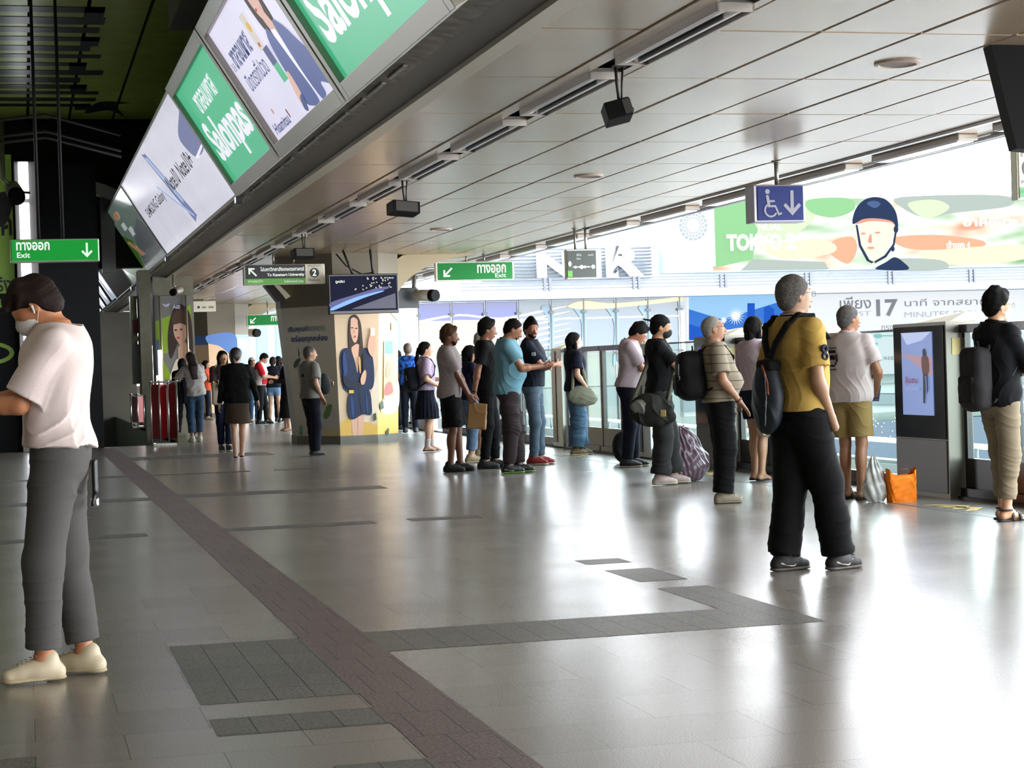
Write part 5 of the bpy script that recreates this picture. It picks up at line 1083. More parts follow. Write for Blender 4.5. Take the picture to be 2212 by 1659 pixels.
        v.cone(s.U((0, -.03, 1.42)), Hd((0, -.012, 1.53)), .056 + s.fat*.3, .051 + s.fat*.3, k=.03)
        e((0, -.008, 1.615), (.072, .091, .086)); e((0, -.030, 1.575), (.060, .062, .062), .03); e((0, .028, 1.548), (.052 + s.fat*.3, .058, .062), .03); e((0, .062, 1.512), (.024, .022, .018), .02); e((0, .05, 1.60), (.055, .045, .06), .03)
        v.cone(Hd((0, .092, 1.60)), Hd((0, .112, 1.565)), .008, .0125, k=.012); v.cone(Hd((-.013, .096, 1.563)), Hd((.013, .096, 1.563)), .009, .009, k=.01)
        v.cone(Hd((-.035, .083, 1.622)), Hd((.035, .083, 1.622)), .010, .010, k=.016)
        for sx in (-1, 1):
            e((sx*.030, .101, 1.603), (.016, .012, .011), .010, 's'); e((sx*.030, .083, 1.603), (.013, .013, .011), .002)
            v.ell(Hd((sx*.076, -.004, 1.588)), (.009, .02, .031), R @ Ry(sx*.18), k=.008); e((sx*.084, .0, 1.592), (.006, .010, .016), .004, 's')
        v.cone(Hd((-.018, .090, 1.537)), Hd((.018, .090, 1.537)), .0075, .0075, k=.008); v.cone(Hd((-.014, .089, 1.527)), Hd((.014, .089, 1.527)), .008, .008, k=.006)
        for i in (0, 1):
            if i in hide_hands: v.cone(s.wr[i], s.wr[i] + s.hdv[i]*.06, .026, .026, k=.01)
            else: s.hand(v, i, hands if isinstance(hands, str) else hands[i])
        o = s.put('person', v, s.skin); s.root = o; o.location = (s.X, s.Y, 0); o.rotation_euler = (0, 0, s.rot); o['label'] = s.label; o['category'] = 'person'
        # eyes and brows
        if s.vox*s.sc < .0085:
            b = Vol(.002); w_ = Vol(.002); br = Vol(.003)
            for sx in (-1, 1):
                w_.ell(Hd((sx*.030, .0845, 1.603)), (.0115, .0115, .0052), R); b.ell(Hd((sx*.030, .0925, 1.603)), (.005, .0045, .005), R)
                br.cone(Hd((sx*.014, .0945, 1.626)), Hd((sx*.044, .083, 1.630)), .0045, .0035, k=.002)
            s.put('eye_whites', w_, M('eye_white', '#d9d2c8', .3), o, h=.0035); s.put('irises', b, M('iris', '#1c1310', .15), o, h=.0025); s.put('eyebrows', br, beard or HB, o, h=.0035)
            lp = Vol(.004); lp.cone(Hd((-.017, .0945, 1.5345)), Hd((.017, .0945, 1.5345)), .0055, .0055, k=.002).cone(Hd((-.013, .094, 1.527)), Hd((.013, .094, 1.527)), .006, .006, k=.002); s.put('lips', lp, M('lips_' + s.skin.name, tuple(x*f for x, f in zip(s.skin.node_tree.nodes['Principled BSDF'].inputs['Base Color'].default_value[:3], (.82, .68, .66))), .5), o, h=.003)
        return o
    def loft_body(s, v, e, zlo=None, zhi=None, k=.03):
        R = s.RU; o = s.hip0
        pel = s.pel
        st = s.st
        class Sh: pass
        # shift by pelvis offset through the origin of the rotation
        n0 = len(v.items); v.loft(st, R, o, e, zlo, zhi, k)
        fn, lo, hi, kk, op = v.items[n0]; v.items[n0] = (lambda P, fn=fn: fn(P - pel), lo + pel, hi + pel, kk, op)
    def hand(s, v, i, pose):
        sx = -1 if i == 0 else 1; w = s.wr[i]; d = s.hdv[i]
        inn = np.array([-sx, 0, 0.])                       # palm faces inward
        if pose in ('hold', 'up'): inn = _n(np.array([-sx*.6, .0, .8]))
        if pose == 'flat': inn = np.array([0, 0, -1.])
        if pose == 'back': inn = np.array([0, -1., 0])
        if pose == 'chest': inn = np.array([0, -1., 0])
        n = inn - (inn @ d)*d; n = _n(n); b = np.cross(d, n)*1.0           # across the palm
        if sx > 0: b = -b
        # thumb side
        th = -b if pose not in ('x',) else b
        c = {'relax': .45, 'hold': .95, 'flat': .15, 'grip': 1.25, 'up': .6, 'back': .8, 'chest': .5}[pose]
        v.cone(w, w + d*.04, .026, .028, k=.012, flat=(n, .7))
        for u in (-.024, 0, .024): v.cone(w + d*.03 + b*u*.8, w + d*.088 + b*u, .0155, .0135, k=.008, flat=(n, .85))
        for f, (u, L) in enumerate(((-.031, .062), (-.011, .074), (.010, .070), (.030, .056))):
            p0 = w + d*.088 + b*u*.95; a1 = c*.6; a2 = c*1.5; d1 = d*math.cos(a1) + n*math.sin(a1); p1 = p0 + d1*L*.5; d2 = d*math.cos(a2) + n*math.sin(a2); p2 = p1 + d2*L*.32; a3 = c*2.0; d3 = d*math.cos(a3) + n*math.sin(a3); p3 = p2 + d3*L*.22
            v.cone(p0, p1, .0095, .0085, k=.003); v.cone(p1, p2, .0085, .0078, k=.002); v.cone(p2, p3, .0078, .0068, k=.002)
        t0 = w + d*.028 + b*-.026; t1 = t0 + _n(d*.75 - b*.6 + n*.35)*.045; t2 = t1 + _n(d*.9 - b*.15 + n*(.3 + c*.4))*.03; v.cone(t0, t1, .013, .0105, k=.008); v.cone(t1, t2, .0105, .008, k=.002)
    # ---- clothes
    def shirt(s, mat, sleeve=.75, hem=.90, e=.024, name='shirt', neck=.0, folds=.0035, loose=0.0, seed=1, parent=None, long=False, flare=0.0, vneck=False, collar=None, sl_r=.066, label=None):
        s.hem = hem; e = max(e, .024); v = Vol(.025); st = [(z, w + (loose if z < 1.25 else loose*.4) + (flare if z < 1.0 else 0), f + loose*.8 + (flare if z < 1.0 else 0), b - loose*.8) for z, w, f, b in s.st]
        st = [(hem - .03, st[0][1] + .025, st[0][2] + .01, st[0][3] - .01)] + [x for x in st if x[0] > hem] if hem < .86 else st
        R = s.RU; o = s.hip0; pel = s.pel; n0 = len(v.items); v.loft(st, R, o, e, hem, 1.475 + neck, .03); fn, lo, hi, kk, op = v.items[n0]; v.items[n0] = (lambda P, fn=fn: fn(P - pel), lo + pel, hi + pel, kk, op)
        f = s.fat*.3
        ends = []
        for i in (0, 1):
            sx = -1 if i == 0 else 1; v.cone(s.U((sx*.07, -.015, 1.405)), s.sh[i], .062, .062 + f, k=.04)
            if long:
                v.cone(s.sh[i], s.el[i], .060 + f, .050 + f, k=.03); v.cone(s.el[i], s.wr[i], .050 + f, .038, k=.02, end=(s.wr[i] - s.hdv[i]*.005, s.hdv[i]))
            else:
                d = _n(s.el[i] - s.sh[i]); q = s.sh[i] + (s.el[i] - s.sh[i])*(sleeve + .06); v.cone(s.sh[i], q, .060 + f, sl_r + f, k=.025, end=(s.sh[i] + (s.el[i] - s.sh[i])*sleeve, d))
        if folds: v.folds(folds, 26, seed)
        v.ell(s.U((0, .0 + (.03 if vneck else 0), 1.50)), (.066, .075, .055 + (.04 if vneck else 0)), s.RU, k=.006, op='s')
        for it in v.items[-1:]: pass
        o_ = s.put(name, v, mat, s.root if parent is None else parent, label)
        if collar:
            c = Vol(.006); n = 16
            for k in range(n):
                a0, a1 = 2*math.pi*k/n, 2*math.pi*(k + 1)/n
                if abs(math.sin(a0 + .2) - 1) < .03 and False: continue
                q = lambda a: s.U((.066*math.cos(a), -.015 + .066*math.sin(a), 1.462 - .018*math.sin(a)))
                c.cone(q(a0), q(a1), .014, .014, k=.006, flat=(s.RU @ np.array([0, 0, 1.]), 1.4))
            s.put('collar', c, collar, o_)
        return o_
    def trousers(s, mat, length=1.0, e=.012, name='trousers', r=(.092, .070, .056), top=None, folds=.004, seed=3, flare=0.0, label=None, cuff=None):
        """length 1 = to the ankle, .35 = shorts"""
        e = min(e, .014); top = top or getattr(s, 'hem', 1.0) + .03; v = Vol(.03)
        st = [x for x in s.st if x[0] <= 1.10]; n0 = len(v.items); v.loft(st, s.RU, s.hip0, e, .79, top, .03); fn, lo, hi, kk, op = v.items[n0]; pel = s.pel; v.items[n0] = (lambda P, fn=fn: fn(P - pel), lo + pel, hi + pel, kk, op)
        f = s.fat*.5; ends = []
        for i in (0, 1):
            hp, kn, an = s.hp[i], s.kn[i], s.an[i]
            if length > .55:
                v.cone(hp, kn, r[0] + f, r[1] + f*.5, k=.035); t = (length - .5)/.5; q = kn + (an - kn)*t; v.cone(kn, q + (an - kn)*.06, r[1] + f*.5, r[2] + flare, k=.03, end=(q, _n(an - kn)))
            else:
                t = length/.5; q = hp + (kn - hp)*t; v.cone(hp, q + (kn - hp)*.08, r[0] + f, r[1] + f + flare, k=.03, end=(q, _n(kn - hp)))
        if folds: v.folds(folds*.8, 24, seed, dirv=(0, 0, 1) if length > .55 else None)
        v.clip((0, 0, .012), (0, 0, -1))
        return s.put(name, v, mat, s.root, label)
    def skirt(s, mat, hem=.5, r=.19, e=.012, name='skirt', top=None, folds=.006, seed=4, pleats=0):
        top = top or getattr(s, 'hem', 1.0) + .03; st = [(hem, r, r*.8, -r*.85), (hem + .2, r*.97 if r < .2 else r*.92, r*.72, -r*.8), (.90, .172, .10, -.128), (.97, .168, .102, -.124), (1.06, .145, .092, -.09)]
        v = Vol(.02); v.loft([(z, w, f + s.fat*.5, b - s.fat*.5) for z, w, f, b in st], None, None, e, hem, top); pel = s.pel; fn, lo, hi, kk, op = v.items[0]; v.items[0] = (lambda P, fn=fn: fn(P - pel), lo + pel, hi + pel, kk, op)
        if pleats: v.post.append(lambda P, F: F + .006*np.sin(np.arctan2(P[..., 1], P[..., 0])*pleats)*np.clip((1.0 - P[..., 2])*2.5, 0, 1))
        if folds: v.folds(folds*.6, 18, seed)
        return s.put(name, v, mat, s.root)
    def hair(s, mat, style='short', name='hair', e=.012, line=None, extra=None, rough=.002):
        Hd, R = s.Hd, s.RH; v = Vol(.015); v.ell(Hd((0, -.012, 1.622)), (.074 + e, .092 + e, .086 + e*1.3), R, k=.01)
        v.ell(Hd((0, -.030, 1.572)), (.064 + e*.7, .066 + e, .072), R, k=.02)
        if style in ('bob', 'long', 'pony', 'bun', 'lady'): v.ell(Hd((0, -.035, 1.585)), (.080 + e*.6, .078 + e, .095), R, k=.02)
        ln = line or ([-.12, -.05, -.025, -.005, .02, .045, .075, .12], [1.475, 1.49, 1.53, 1.578, 1.575, 1.605, 1.637, 1.648])
        ys, zs = ln
        def cut(P, F):
            q = (P - s.nk) @ R + np.array([0, -.02, 1.46]); g = np.interp(q[..., 1], ys, zs) - q[..., 2]; return F + (e*1.25 + .006)*np.clip(1 + g/.028, 0, 4)**1.0
        v.post.append(cut)
        if style == 'tuft':
            v.cone(Hd((-.02, -.03, 1.705)), Hd((.0, .058, 1.708)), .036, .022, k=.04); v.cone(Hd((0, -.07, 1.66)), Hd((0, -.02, 1.71)), .04, .035, k=.03)
        if style == 'floppy':
            for x in (-.05, -.02, .015, .05): v.cone(Hd((x, .0, 1.70)), Hd((x*1.1, .098, 1.655)), .032, .018, k=.02)
            v.cone(Hd((-.07, .02, 1.66)), Hd((-.078, .065, 1.61)), .02, .01, k=.02); v.cone(Hd((.07, .02, 1.66)), Hd((.078, .065, 1.61)), .02, .01, k=.02)
        if rough: v.folds(rough, 90, 5)
        o = s.put(name, v, mat, s.root)
        if style in ('long', 'pony', 'bob', 'lady', 'bun', 'side'):
            w = Vol(.03)
            if style == 'long':
                for x in (-.045, 0, .045): w.cone(Hd((x, -.075, 1.62)), s.U((x, -.155, 1.42)), .045, .045, k=.03); w.cone(s.U((x, -.155, 1.42)), s.U((x*.8, -.195, 1.22)), .045, .03, k=.03)
            if style == 'pony': w.ell(Hd((0, -.112, 1.60)), (.022, .022, .03), R, k=.02); w.cone(Hd((0, -.118, 1.60)), s.U((0, -.145, 1.44)), .026, .034, k=.02); w.cone(s.U((0, -.145, 1.44)), s.U((0, -.15, 1.28)), .034, .014, k=.02)
            if style in ('bob', 'lady', 'side'):
                for sx in (-1, 1): w.cone(Hd((sx*.07, -.01, 1.62)), Hd((sx*.075, -.005, 1.50 if style == 'bob' else 1.42)), .026, .026, k=.03)
                w.cone(Hd((0, -.07, 1.6)), Hd((0, -.06, 1.50 if style == 'bob' else 1.40)), .065, .06, k=.03)
            if style == 'bun': w.ell(Hd((0, -.10, 1.53)), (.045, .035, .04), R, k=.02); w.cone(Hd((0, -.085, 1.56)), Hd((0, -.08, 1.48)), .05, .04, k=.02)
            if rough: w.folds(rough, 60, 8)
            s.put('hair_length', w, mat, o)
        return o
    def beard(s, mat):
        Hd, R = s.Hd, s.RH; v = Vol(.015); v.ell(Hd((0, .027, 1.547)), (.0555, .0615, .064), R); v.ell(Hd((0, .062, 1.511)), (.027, .025, .021), R); v.cone(Hd((-.024, .088, 1.549)), Hd((.024, .088, 1.549)), .0085, .0085, k=.006)
        def cut(P, F):
            q = (P - s.nk) @ R + np.array([0, -.02, 1.46]); F = F + .012*np.clip((q[..., 2] - np.interp(q[..., 1], [0, .05, .075, .1], [1.575, 1.545, 1.538, 1.56]))/.02, 0, 3) + .01*np.clip((.012 - q[..., 1])/.02, 0, 3)
            m = np.sqrt((q[..., 0]/.02)**2 + ((q[..., 2] - 1.532)/.0085)**2) - 1; return np.where(q[..., 1] > .07, np.maximum(F, -m*.008), F)
        v.post.append(cut); v.folds(.0008, 120, 2); s.put('beard', v, mat, s.root, h=min(s.vox, .005))
    def mask(s, mat, name='face_mask'):
        Hd, R = s.Hd, s.RH; v = Vol(.01); v.ell(Hd((0, .045, 1.545)), (.058 + s.fat*.3, .068, .058), R, k=.01); v.ell(Hd((0, .088, 1.56)), (.026, .034, .034), R, k=.03)
        def cut(P, F):
            q = (P - s.nk) @ R + np.array([0, -.02, 1.46]); return np.maximum(F, np.maximum(.028 - q[..., 1], q[..., 2] - 1.592))
        v.post.append(cut); v.post.append(lambda P, F: F + .0012*np.sin(((P - s.nk) @ R)[..., 2]*420))
        o = s.put(name, v, mat, s.root, h=min(s.vox, .005))
        l = Vol(.002)
        for sx in (-1, 1):
            for z, z2 in ((1.585, 1.612), (1.525, 1.565)): l.cone(Hd((sx*.060, .035, z)), Hd((sx*.081, -.008, z2)), .0022, .0022, k=.001)
        s.put('ear_loops', l, mat, o, h=.003)
        return o
    def glasses(s, mat):
        Hd = s.Hd; v = Vol(.001)
        for sx in (-1, 1):
            v.cone(Hd((sx*.078, -.005, 1.612)), Hd((sx*.062, .095, 1.608)), .0022, .0022)
            for k in range(10):
                a, b = 2*math.pi*k/10, 2*math.pi*(k + 1)/10; v.cone(Hd((sx*.033 + .022*math.cos(a), .112, 1.601 + .016*math.sin(a))), Hd((sx*.033 + .022*math.cos(b), .112, 1.601 + .016*math.sin(b))), .0018, .0018)
            v.cone(Hd((sx*.062, .095, 1.608)), Hd((sx*.054, .112, 1.604)), .002, .002)
        v.cone(Hd((-.011, .113, 1.604)), Hd((.011, .113, 1.604)), .0018, .0018); s.put('glasses', v, mat, s.root, h=.0026)
    def cap(s, mat, back=False, brim=True, name='cap'):
        Hd, R = s.Hd, s.RH; v = Vol(.01); v.ell(Hd((0, -.012, 1.64)), (.088, .106, .092), R, k=.01)
        def cut(P, F):
            q = (P - s.nk) @ R + np.array([0, -.02, 1.46]); return np.maximum(F, 1.645 - q[..., 2] + (.10*q[..., 1] if back else -.05*q[..., 1]))
        v.post.append(cut); o = s.put(name, v, mat, s.root)
        if brim:
            b = Vol(.01); sy = -1 if back else 1; b.ell(Hd((0, sy*.115 - .012, 1.655)), (.068, .068, .009), R, k=.01); s.put('brim', b, mat, o, h=min(s.vox, .006))
        return o
    def shoes(s, mat, sole=None, kind='sneaker', name='shoe', laces=None, stripe=None):
        out = []
        for i in (0, 1):
            an, yaw = s.ft[i]; Rf = Rz(yaw*D2R); P = lambda x, y, z, an=an, Rf=Rf: an + Rf @ np.array([x, y, z - .085]); v = Vol(.02); up = np.array([0, 0, 1.])
            if kind == 'sandal':
                v.cone(P(0, -.05, .008), P(0, .04, .008), .036, .036, k=.01, flat=(up, .28)); v.cone(P(0, .04, .008), P(0, .125, .008), .036, .045, k=.01, flat=(up, .26))
                o = s.put('sandal', v, mat, s.root); w = Vol(.004)
                for y, zt, rr in ((.10, .052, .047), (.035, .075, .04)):
                    for k in range(8):
                        a, b = math.pi*k/8, math.pi*(k + 1)/8; w.cone(P(rr*math.cos(a), y, .012 + zt*math.sin(a)*.9), P(rr*math.cos(b), y, .012 + zt*math.sin(b)*.9), .007, .007, k=.003, flat=(Rf @ np.array([0, 1., 0]), 1.8))
                if laces:
                    for k in range(12):
                        a, b = 2*math.pi*k/12, 2*math.pi*(k + 1)/12; w.cone(P(.042*math.cos(a), -.005 + .047*math.sin(a), .085), P(.042*math.cos(b), -.005 + .047*math.sin(b), .085), .008, .008, k=.003)
                s.put('strap', w, mat, o, h=min(s.vox, .005)); out.append(o); continue
            if kind == 'flat':
                v.cone(P(0, -.045, .022), P(0, .06, .02), .033, .036, k=.02, flat=(up, .7)); v.cone(P(0, .06, .02), P(0, .14, .015), .036, .02, k=.02, flat=(up, .6)); v.ell(P(0, .01, .06), (.032, .075, .035), Rf, k=.006, op='s')
            else:
                hgt = 1.15 if kind == 'bulky' else 1.0
                v.cone(P(0, -.048, .040), P(0, .02, .044), .042, .043, k=.02); v.cone(P(0, .02, .05*hgt), P(0, .14, .032*hgt), .041, .034, k=.03, flat=(up, .86)); v.cone(P(0, -.02, .06), P(0, -.02, .092), .043, .043, k=.02); v.cone(P(0, .0, .07), P(0, .09, .05), .036, .03, k=.03)
            v.clip(P(0, 0, .012), (0, 0, -1)); o = s.put(name, v, mat, s.root)
            if sole:
                w = Vol(.01); th = .03 if kind == 'bulky' else .022 if kind != 'flat' else .007
                w.cone(P(0, -.05, th*.6), P(0, .03, th*.6), .043, .040, k=.01, flat=(up, .32 if kind != 'flat' else .15)); w.cone(P(0, .03, th*.6), P(0, .135, th*.6), .040, .043, k=.01, flat=(up, .32 if kind != 'flat' else .15)); s.put('sole', w, sole, o, h=min(s.vox, .006))
            if laces:
                w = Vol(.002)
                for k in range(5): y = .03 + k*.018; z = .113 - k*.0075; w.cone(P(-.02, y, z), P(.02, y + .006, z), .003, .003, k=.001); w.cone(P(.02, y, z), P(-.02, y + .006, z), .003, .003, k=.001)
                w.cone(P(0, .02, .118), P(-.03, .0, .125), .003, .0025, k=.001); w.cone(P(0, .02, .118), P(.03, .005, .125), .003, .0025, k=.001); s.put('laces', w, laces, o, h=.0032)
            if stripe:
                w = Vol(.003)
                for sx in (-1, 1):
                    c = [P(sx*.042, -.05, .05), P(sx*.043, .0, .035), P(sx*.043, .04, .03), P(sx*.036, .075, .058)]
                    for a, b in zip(c[:-1], c[1:]): w.cone(a, b, .0055, .0055, k=.002)
                    w.cone(P(sx*.042, .01, .065), P(sx*.044, .02, .03), .005, .005, k=.002)
                s.put('stripe', w, stripe, o, h=.0045)
            out.append(o)
        return out
    def bag(s, name, label, vol, mat, catg, extras=(), group=None, h=None):
        """a bag worn or held: its own top-level object, placed in the wearer's space"""
        me = vol.mesh(h or s.vox, name); co = np.empty(len(me.vertices)*3); me.vertices.foreach_get('co', co); co = co.reshape(-1, 3)*s.sc
        c = (co.min(0) + co.max(0))/2; c[2] = co[:, 2].min(); me.vertices.foreach_set('co', (co - c).ravel()); me.update(); w = Rz(s.rot) @ c
        o = link(name, me, mat, (s.X + w[0], s.Y + w[1], w[2])); o.rotation_euler = (0, 0, s.rot); o['label'] = label; o['category'] = catg
        if group: o['group'] = group
        for nm, v, m in extras:
            me = v.mesh(min(s.vox, .006), nm); co = np.empty(len(me.vertices)*3); me.vertices.foreach_get('co', co); me.vertices.foreach_set('co', (co.reshape(-1, 3)*s.sc - c).ravel()); me.update(); link(nm, me, m, parent=o)
        return o
    def backpack(s, label, mat, size=(.15, .09, .21), z=1.22, strap=None, pocket=None, trim=None, back=-.11, y_off=0.0, side=0, tilt=0, loop=True):
        U = s.U; R = s.RU @ Rx(tilt*D2R); v = Vol(.03); w, d, hh = size; cy = back - d - .01 - s.fat*.5 + y_off
        v.box(U((side, cy, z)), (w, d, hh), R, rad=min(w, d)*.75, k=.03); v.ell(U((side, cy - .015, z - hh*.38)), (w*1.1, d*1.22, hh*.6), R, k=.04); v.folds(.0025, 30, 9)
        st = Vol(.008)
        for sx in (-1, 1):
            if side and sx != (1 if side > 0 else -1): continue
            c = [(sx*.075 + side*.4, cy + d*.6, z + hh*.85), (sx*.085, -.07, 1.462), (sx*.095, .0, 1.472), (sx*.105, .07, 1.43), (sx*.115, .125 + s.fat*.6, 1.33), (sx*.135, .10 + s.fat*.6, 1.20), (sx*.17 + s.fat*sx, .0, 1.10), (sx*.13, cy + d*.8, z - hh*.7)]
            for a, b in zip(c[:-1], c[1:]): st.cone(U(a), U(b), .022, .022, k=.008, flat=(_n(np.cross(np.array(b) - np.array(a), [sx*1.0, 0, 0]) + 1e-6), .45))
        ex = [('strap', st, strap or mat)]
        if pocket: p = Vol(.02); p.box(U((side, cy - d*.75, z - hh*.35)), (w*.75, d*.5, hh*.45), R, rad=d*.3, k=.02); ex.append(('pocket', p, pocket))
        if trim:
            t = Vol(.003)
            for sx in (-1, 1):
                for a, b in (((sx*w*.75, z + hh*.5), (sx*w*.8, z)), ((sx*w*.8, z), (sx*w*.5, z - hh*.7))): t.cone(U((a[0], cy - d*.92, a[1])), U((b[0], cy - d*1.0, b[1])), .005, .005, k=.002)
            ex.append(('trim', t, trim))
        if loop: l = Vol(.004); l.cone(U((side - .02, cy + d*.3, z + hh*.93)), U((side, cy + d*.3, z + hh + .04)), .007, .007); l.cone(U((side, cy + d*.3, z + hh + .04)), U((side + .02, cy + d*.3, z + hh*.93)), .007, .007); ex.append(('handle', l, strap or mat))
        return s.bag('backpack', label, v, mat, 'backpack', ex)
    def phone(s, label, mat, i=None, tilt=35):
        if i is None: c = (s.wr[0] + s.wr[1])/2 + np.array([0, .07, .02])
        else: c = s.wr[i] + s.hdv[i]*.09 + np.array([0, .0, .015])
        v = Vol(.002); v.box(c, (.037, .075, .0045), Rx(tilt*D2R), rad=.004); sc = Vol(.001); sc.box(c + Rx(tilt*D2R) @ np.array([0, 0, .0045]), (.033, .070, .0012), Rx(tilt*D2R), rad=.001); return s.bag('phone', label, v, mat, 'phone', [('screen', sc, M('phone_screen', '#9fb4d8', .1, emit=.4))], h=.004)
def cloth(n, c='#808080', **k):
    k.setdefault('bump', .15); k.setdefault('scale', 180); k.setdefault('vary', .025); k.setdefault('spec', .15); return M('cloth_' + n, c, .85, **k)
HB = M('hair_black', '#0c0a09', .75, bump=.25, scale=160, spec=.12); HBR = M('hair_brown', '#1e110b', .7, bump=.3, scale=160, spec=.2); HG = M('hair_grey', '#5a5753', .8, bump=.5, scale=140, vary=.4, spec=.1); HSG = M('hair_silver', '#8a867e', .8, bump=.5, scale=140, vary=.25, spec=.1)
def G(px, py): p = AZ(px, py); return p[0], p[1]
# ================================================================== PEOPLE
def patch(p, z0, z1, x0, x1, mat, name='print', e=.021, front=True, loose=0.0, parent=None, tilt=0):
    v = Vol(.01); st = [(z, w + loose, f + loose*.8, b - loose*.8) for z, w, f, b in p.st]; v.loft(st, p.RU, p.hip0, e, .86, 1.47, .02); fn, lo, hi, kk, op = v.items[0]; pel = p.pel
    v.items[0] = (lambda P, fn=fn: fn(P - pel), lo + pel, hi + pel, kk, op)
    def cut(P, F):
        q = (P - pel - p.hip0) @ p.RU + p.hip0; d = np.maximum(np.maximum(z0 - q[..., 2], q[..., 2] - z1), np.maximum(x0 - q[..., 0], q[..., 0] - x1)); d = np.maximum(d, (.03 - q[..., 1]) if front else (q[..., 1] + .03)); return np.maximum(F, d)
    v.post.append(cut); return p.put(name, v, mat, parent or p.root, h=min(p.vox, .005))
def band(p, i, mat, name='wristwatch', t=.06, r=.031, face=None):
    c = p.wr[i] - p.hdv[i]*t; a = _n(np.cross(p.hdv[i], [0, 0, 1])); b = np.cross(p.hdv[i], a); v = Vol(.002)
    for k in range(12):
        q = lambda g: c + (a*math.cos(g) + b*math.sin(g))*r
        v.cone(q(2*math.pi*k/12), q(2*math.pi*(k + 1)/12), .009, .009, k=.002, flat=(_n(q(2*math.pi*(k + .5)/12) - c), .35))
    if face: s_ = -1 if i == 0 else 1; v.cone(c + a*s_*-1*r*1.0, c + a*s_*-1*(r + .008), .017, .017, k=.002)
    return p.put(name, v, mat, p.root, h=.004)
wht = cloth('white', '#b3a7a3'); blk_ = cloth('black', '#0d0d0e'); navy_ = cloth('navy', '#11131f'); rub = M('rubber_white', '#b5ab95', .6); rubk = M('rubber_black', '#0d0d0d', .6); mskw = M('mask_white', '#dcd8d0', .8, bump=.1, scale=60)
lacew = M('lace_white', '#a89f8d', .7); packb = M('pack_black', '#0e0e10', .7, bump=.2, scale=120, spec=.2); strapb = M('strap_black', '#0b0b0b', .8, spec=.2)
# --- boy at the left
X, Y = G(156, 1464)
p = Person('young man in white t-shirt and grey trousers at the left edge, looking at his phone', X, Y, 1.70, 170, '#b87a54', .0055, lean=-1, hd=(38, 0), feet=((-.085, .10, 22), (.085, -.045, -14)), arms=(((.11, .37, 1.15), (.35, -.9, -.9)), ((.07, .40, 1.14), (.5, -.7, -.8))), slim=.93, pelvis=(0, .03))
p.body(hands=('up', 'up'), beard=HBR); sw = cloth('tee_white', '#dccbc6')
sh = p.shirt(sw, .86, .975, loose=.022, folds=.006, seed=11, sl_r=.085, e=.02); patch(p, 1.16, 1.335, -.085, .085, cloth('print_black', '#16141a'), e=.046, parent=sh)
pat = cloth('print_grey', '#6d6670'); [patch(p, z, z + .022, -.05, .06, pat, 'print_letters', e=.061, parent=sh) for z in (1.25, 1.21, 1.175)]
p.trousers(cloth('check_grey', '#565452', stripes=None), .93, r=(.10, .082, .068), folds=.005, seed=2, e=.018)
p.hair(HBR, 'floppy', e=.014, line=([-.12, -.05, -.025, -.005, .02, .05, .10], [1.475, 1.495, 1.53, 1.58, 1.585, 1.60, 1.60])); p.mask(mskw)
p.shoes(M('shoe_cream', '#c4b597', .5), M('sole_cream', '#ad9d7d', .6), laces=lacew, kind='bulky'); band(p, 0, M('watch_grey', '#35353a', .4), face=True, t=.03)
v = Vol(.002); v.cone(p.Hd((-.088, .004, 1.592)), p.Hd((-.090, .012, 1.565)), .0055, .004); p.put('earbud', v, M('earbud_white', '#d8d8d8', .3), p.root, h=.0025)
p.phone('phone held low by the young man at the left edge', M('phone_dark', '#15151a', .3), tilt=30)
v = Vol(.01); v.box(p.U((.02, -.150, .84)), (.03, .010, .07), rad=.008); v.cone(p.U((.02, -.15, .78)), p.U((.01, -.14, .72)), .010, .008)
p.bag('waist_pouch', 'small black pouch hanging behind the hip of the young man in white', v, M('pouch_black', '#101010', .4), 'pouch', [('buckle', Vol(.002).box(p.U((.02, -.145, .73)), (.012, .02, .02), rad=.004), chr_)])
# --- yellow polo man
X, Y = G(1752, 1232)
p = Person('older man in a yellow polo and black trousers, seen from behind, hand in pocket', X, Y, 1.70, 14, '#9a765a', .006, lean=-1, hd=(-1, -4), pelvis=(0, -.05), feet=((-.09, -.125, -2), (.085, .135, 4)), arms=('pocket', ((.185, .085, .885), (.5, -1, .1))), fat=.008, belly=.035, shoulders=.98)
p.body(hide_hands=(1,)); yel = cloth('yellow', '#b0914c'); nv_ = M('collar_navy', '#161a30', .8, stripes=(2, .016, '#b8b4ac', .35))
sh = p.shirt(yel, .74, .93, collar=nv_, sl_r=.074, folds=.004)
v = Vol(.004); c = p.sh[1] + (p.el[1] - p.sh[1])*.5; o_ = _n(np.array([.9, .1, .1]))
for k in range(10):
    for dz in (.022, -.022):
        q = lambda a: c + o_*(.074 + .006) + np.array([0, .017*math.cos(a), dz + .017*math.sin(a)]); v.cone(q(2*math.pi*k/10), q(2*math.pi*(k + 1)/10), .0085, .0085, k=.002)
p.put('sleeve_number', v, M('number_navy', '#191c38', .8), sh, h=.004)
p.trousers(blk_, .985, r=(.112, .094, .076), folds=.006, seed=7, flare=.02, e=.018)
v = Vol(.02)
for i in (0, 1):
    for a_, b_, r_ in ((.06, .0, .072), (.10, .01, .07)): v.ell(p.an[i] + np.array([0, -.005 + b_, a_ - .035]), (.062, .078, .035))
v.folds(.006, 40, 4); p.put('trouser_cuffs', v, blk_, p.root)
p.hair(M('hair_darkgrey', '#5a5753', .8, bump=.5, scale=140, vary=.45, spec=.1), 'short'); p.glasses(M('frame_metal', '#6b6660', .3, metal=.8))
p.shoes(M('shoe_brownblack', '#1d1917', .7), M('sole_grey', '#5a5550', .7), stripe=M('stripe_cream', '#b5ae9e', .6), laces=M('lace_dark', '#1d1917', .7))
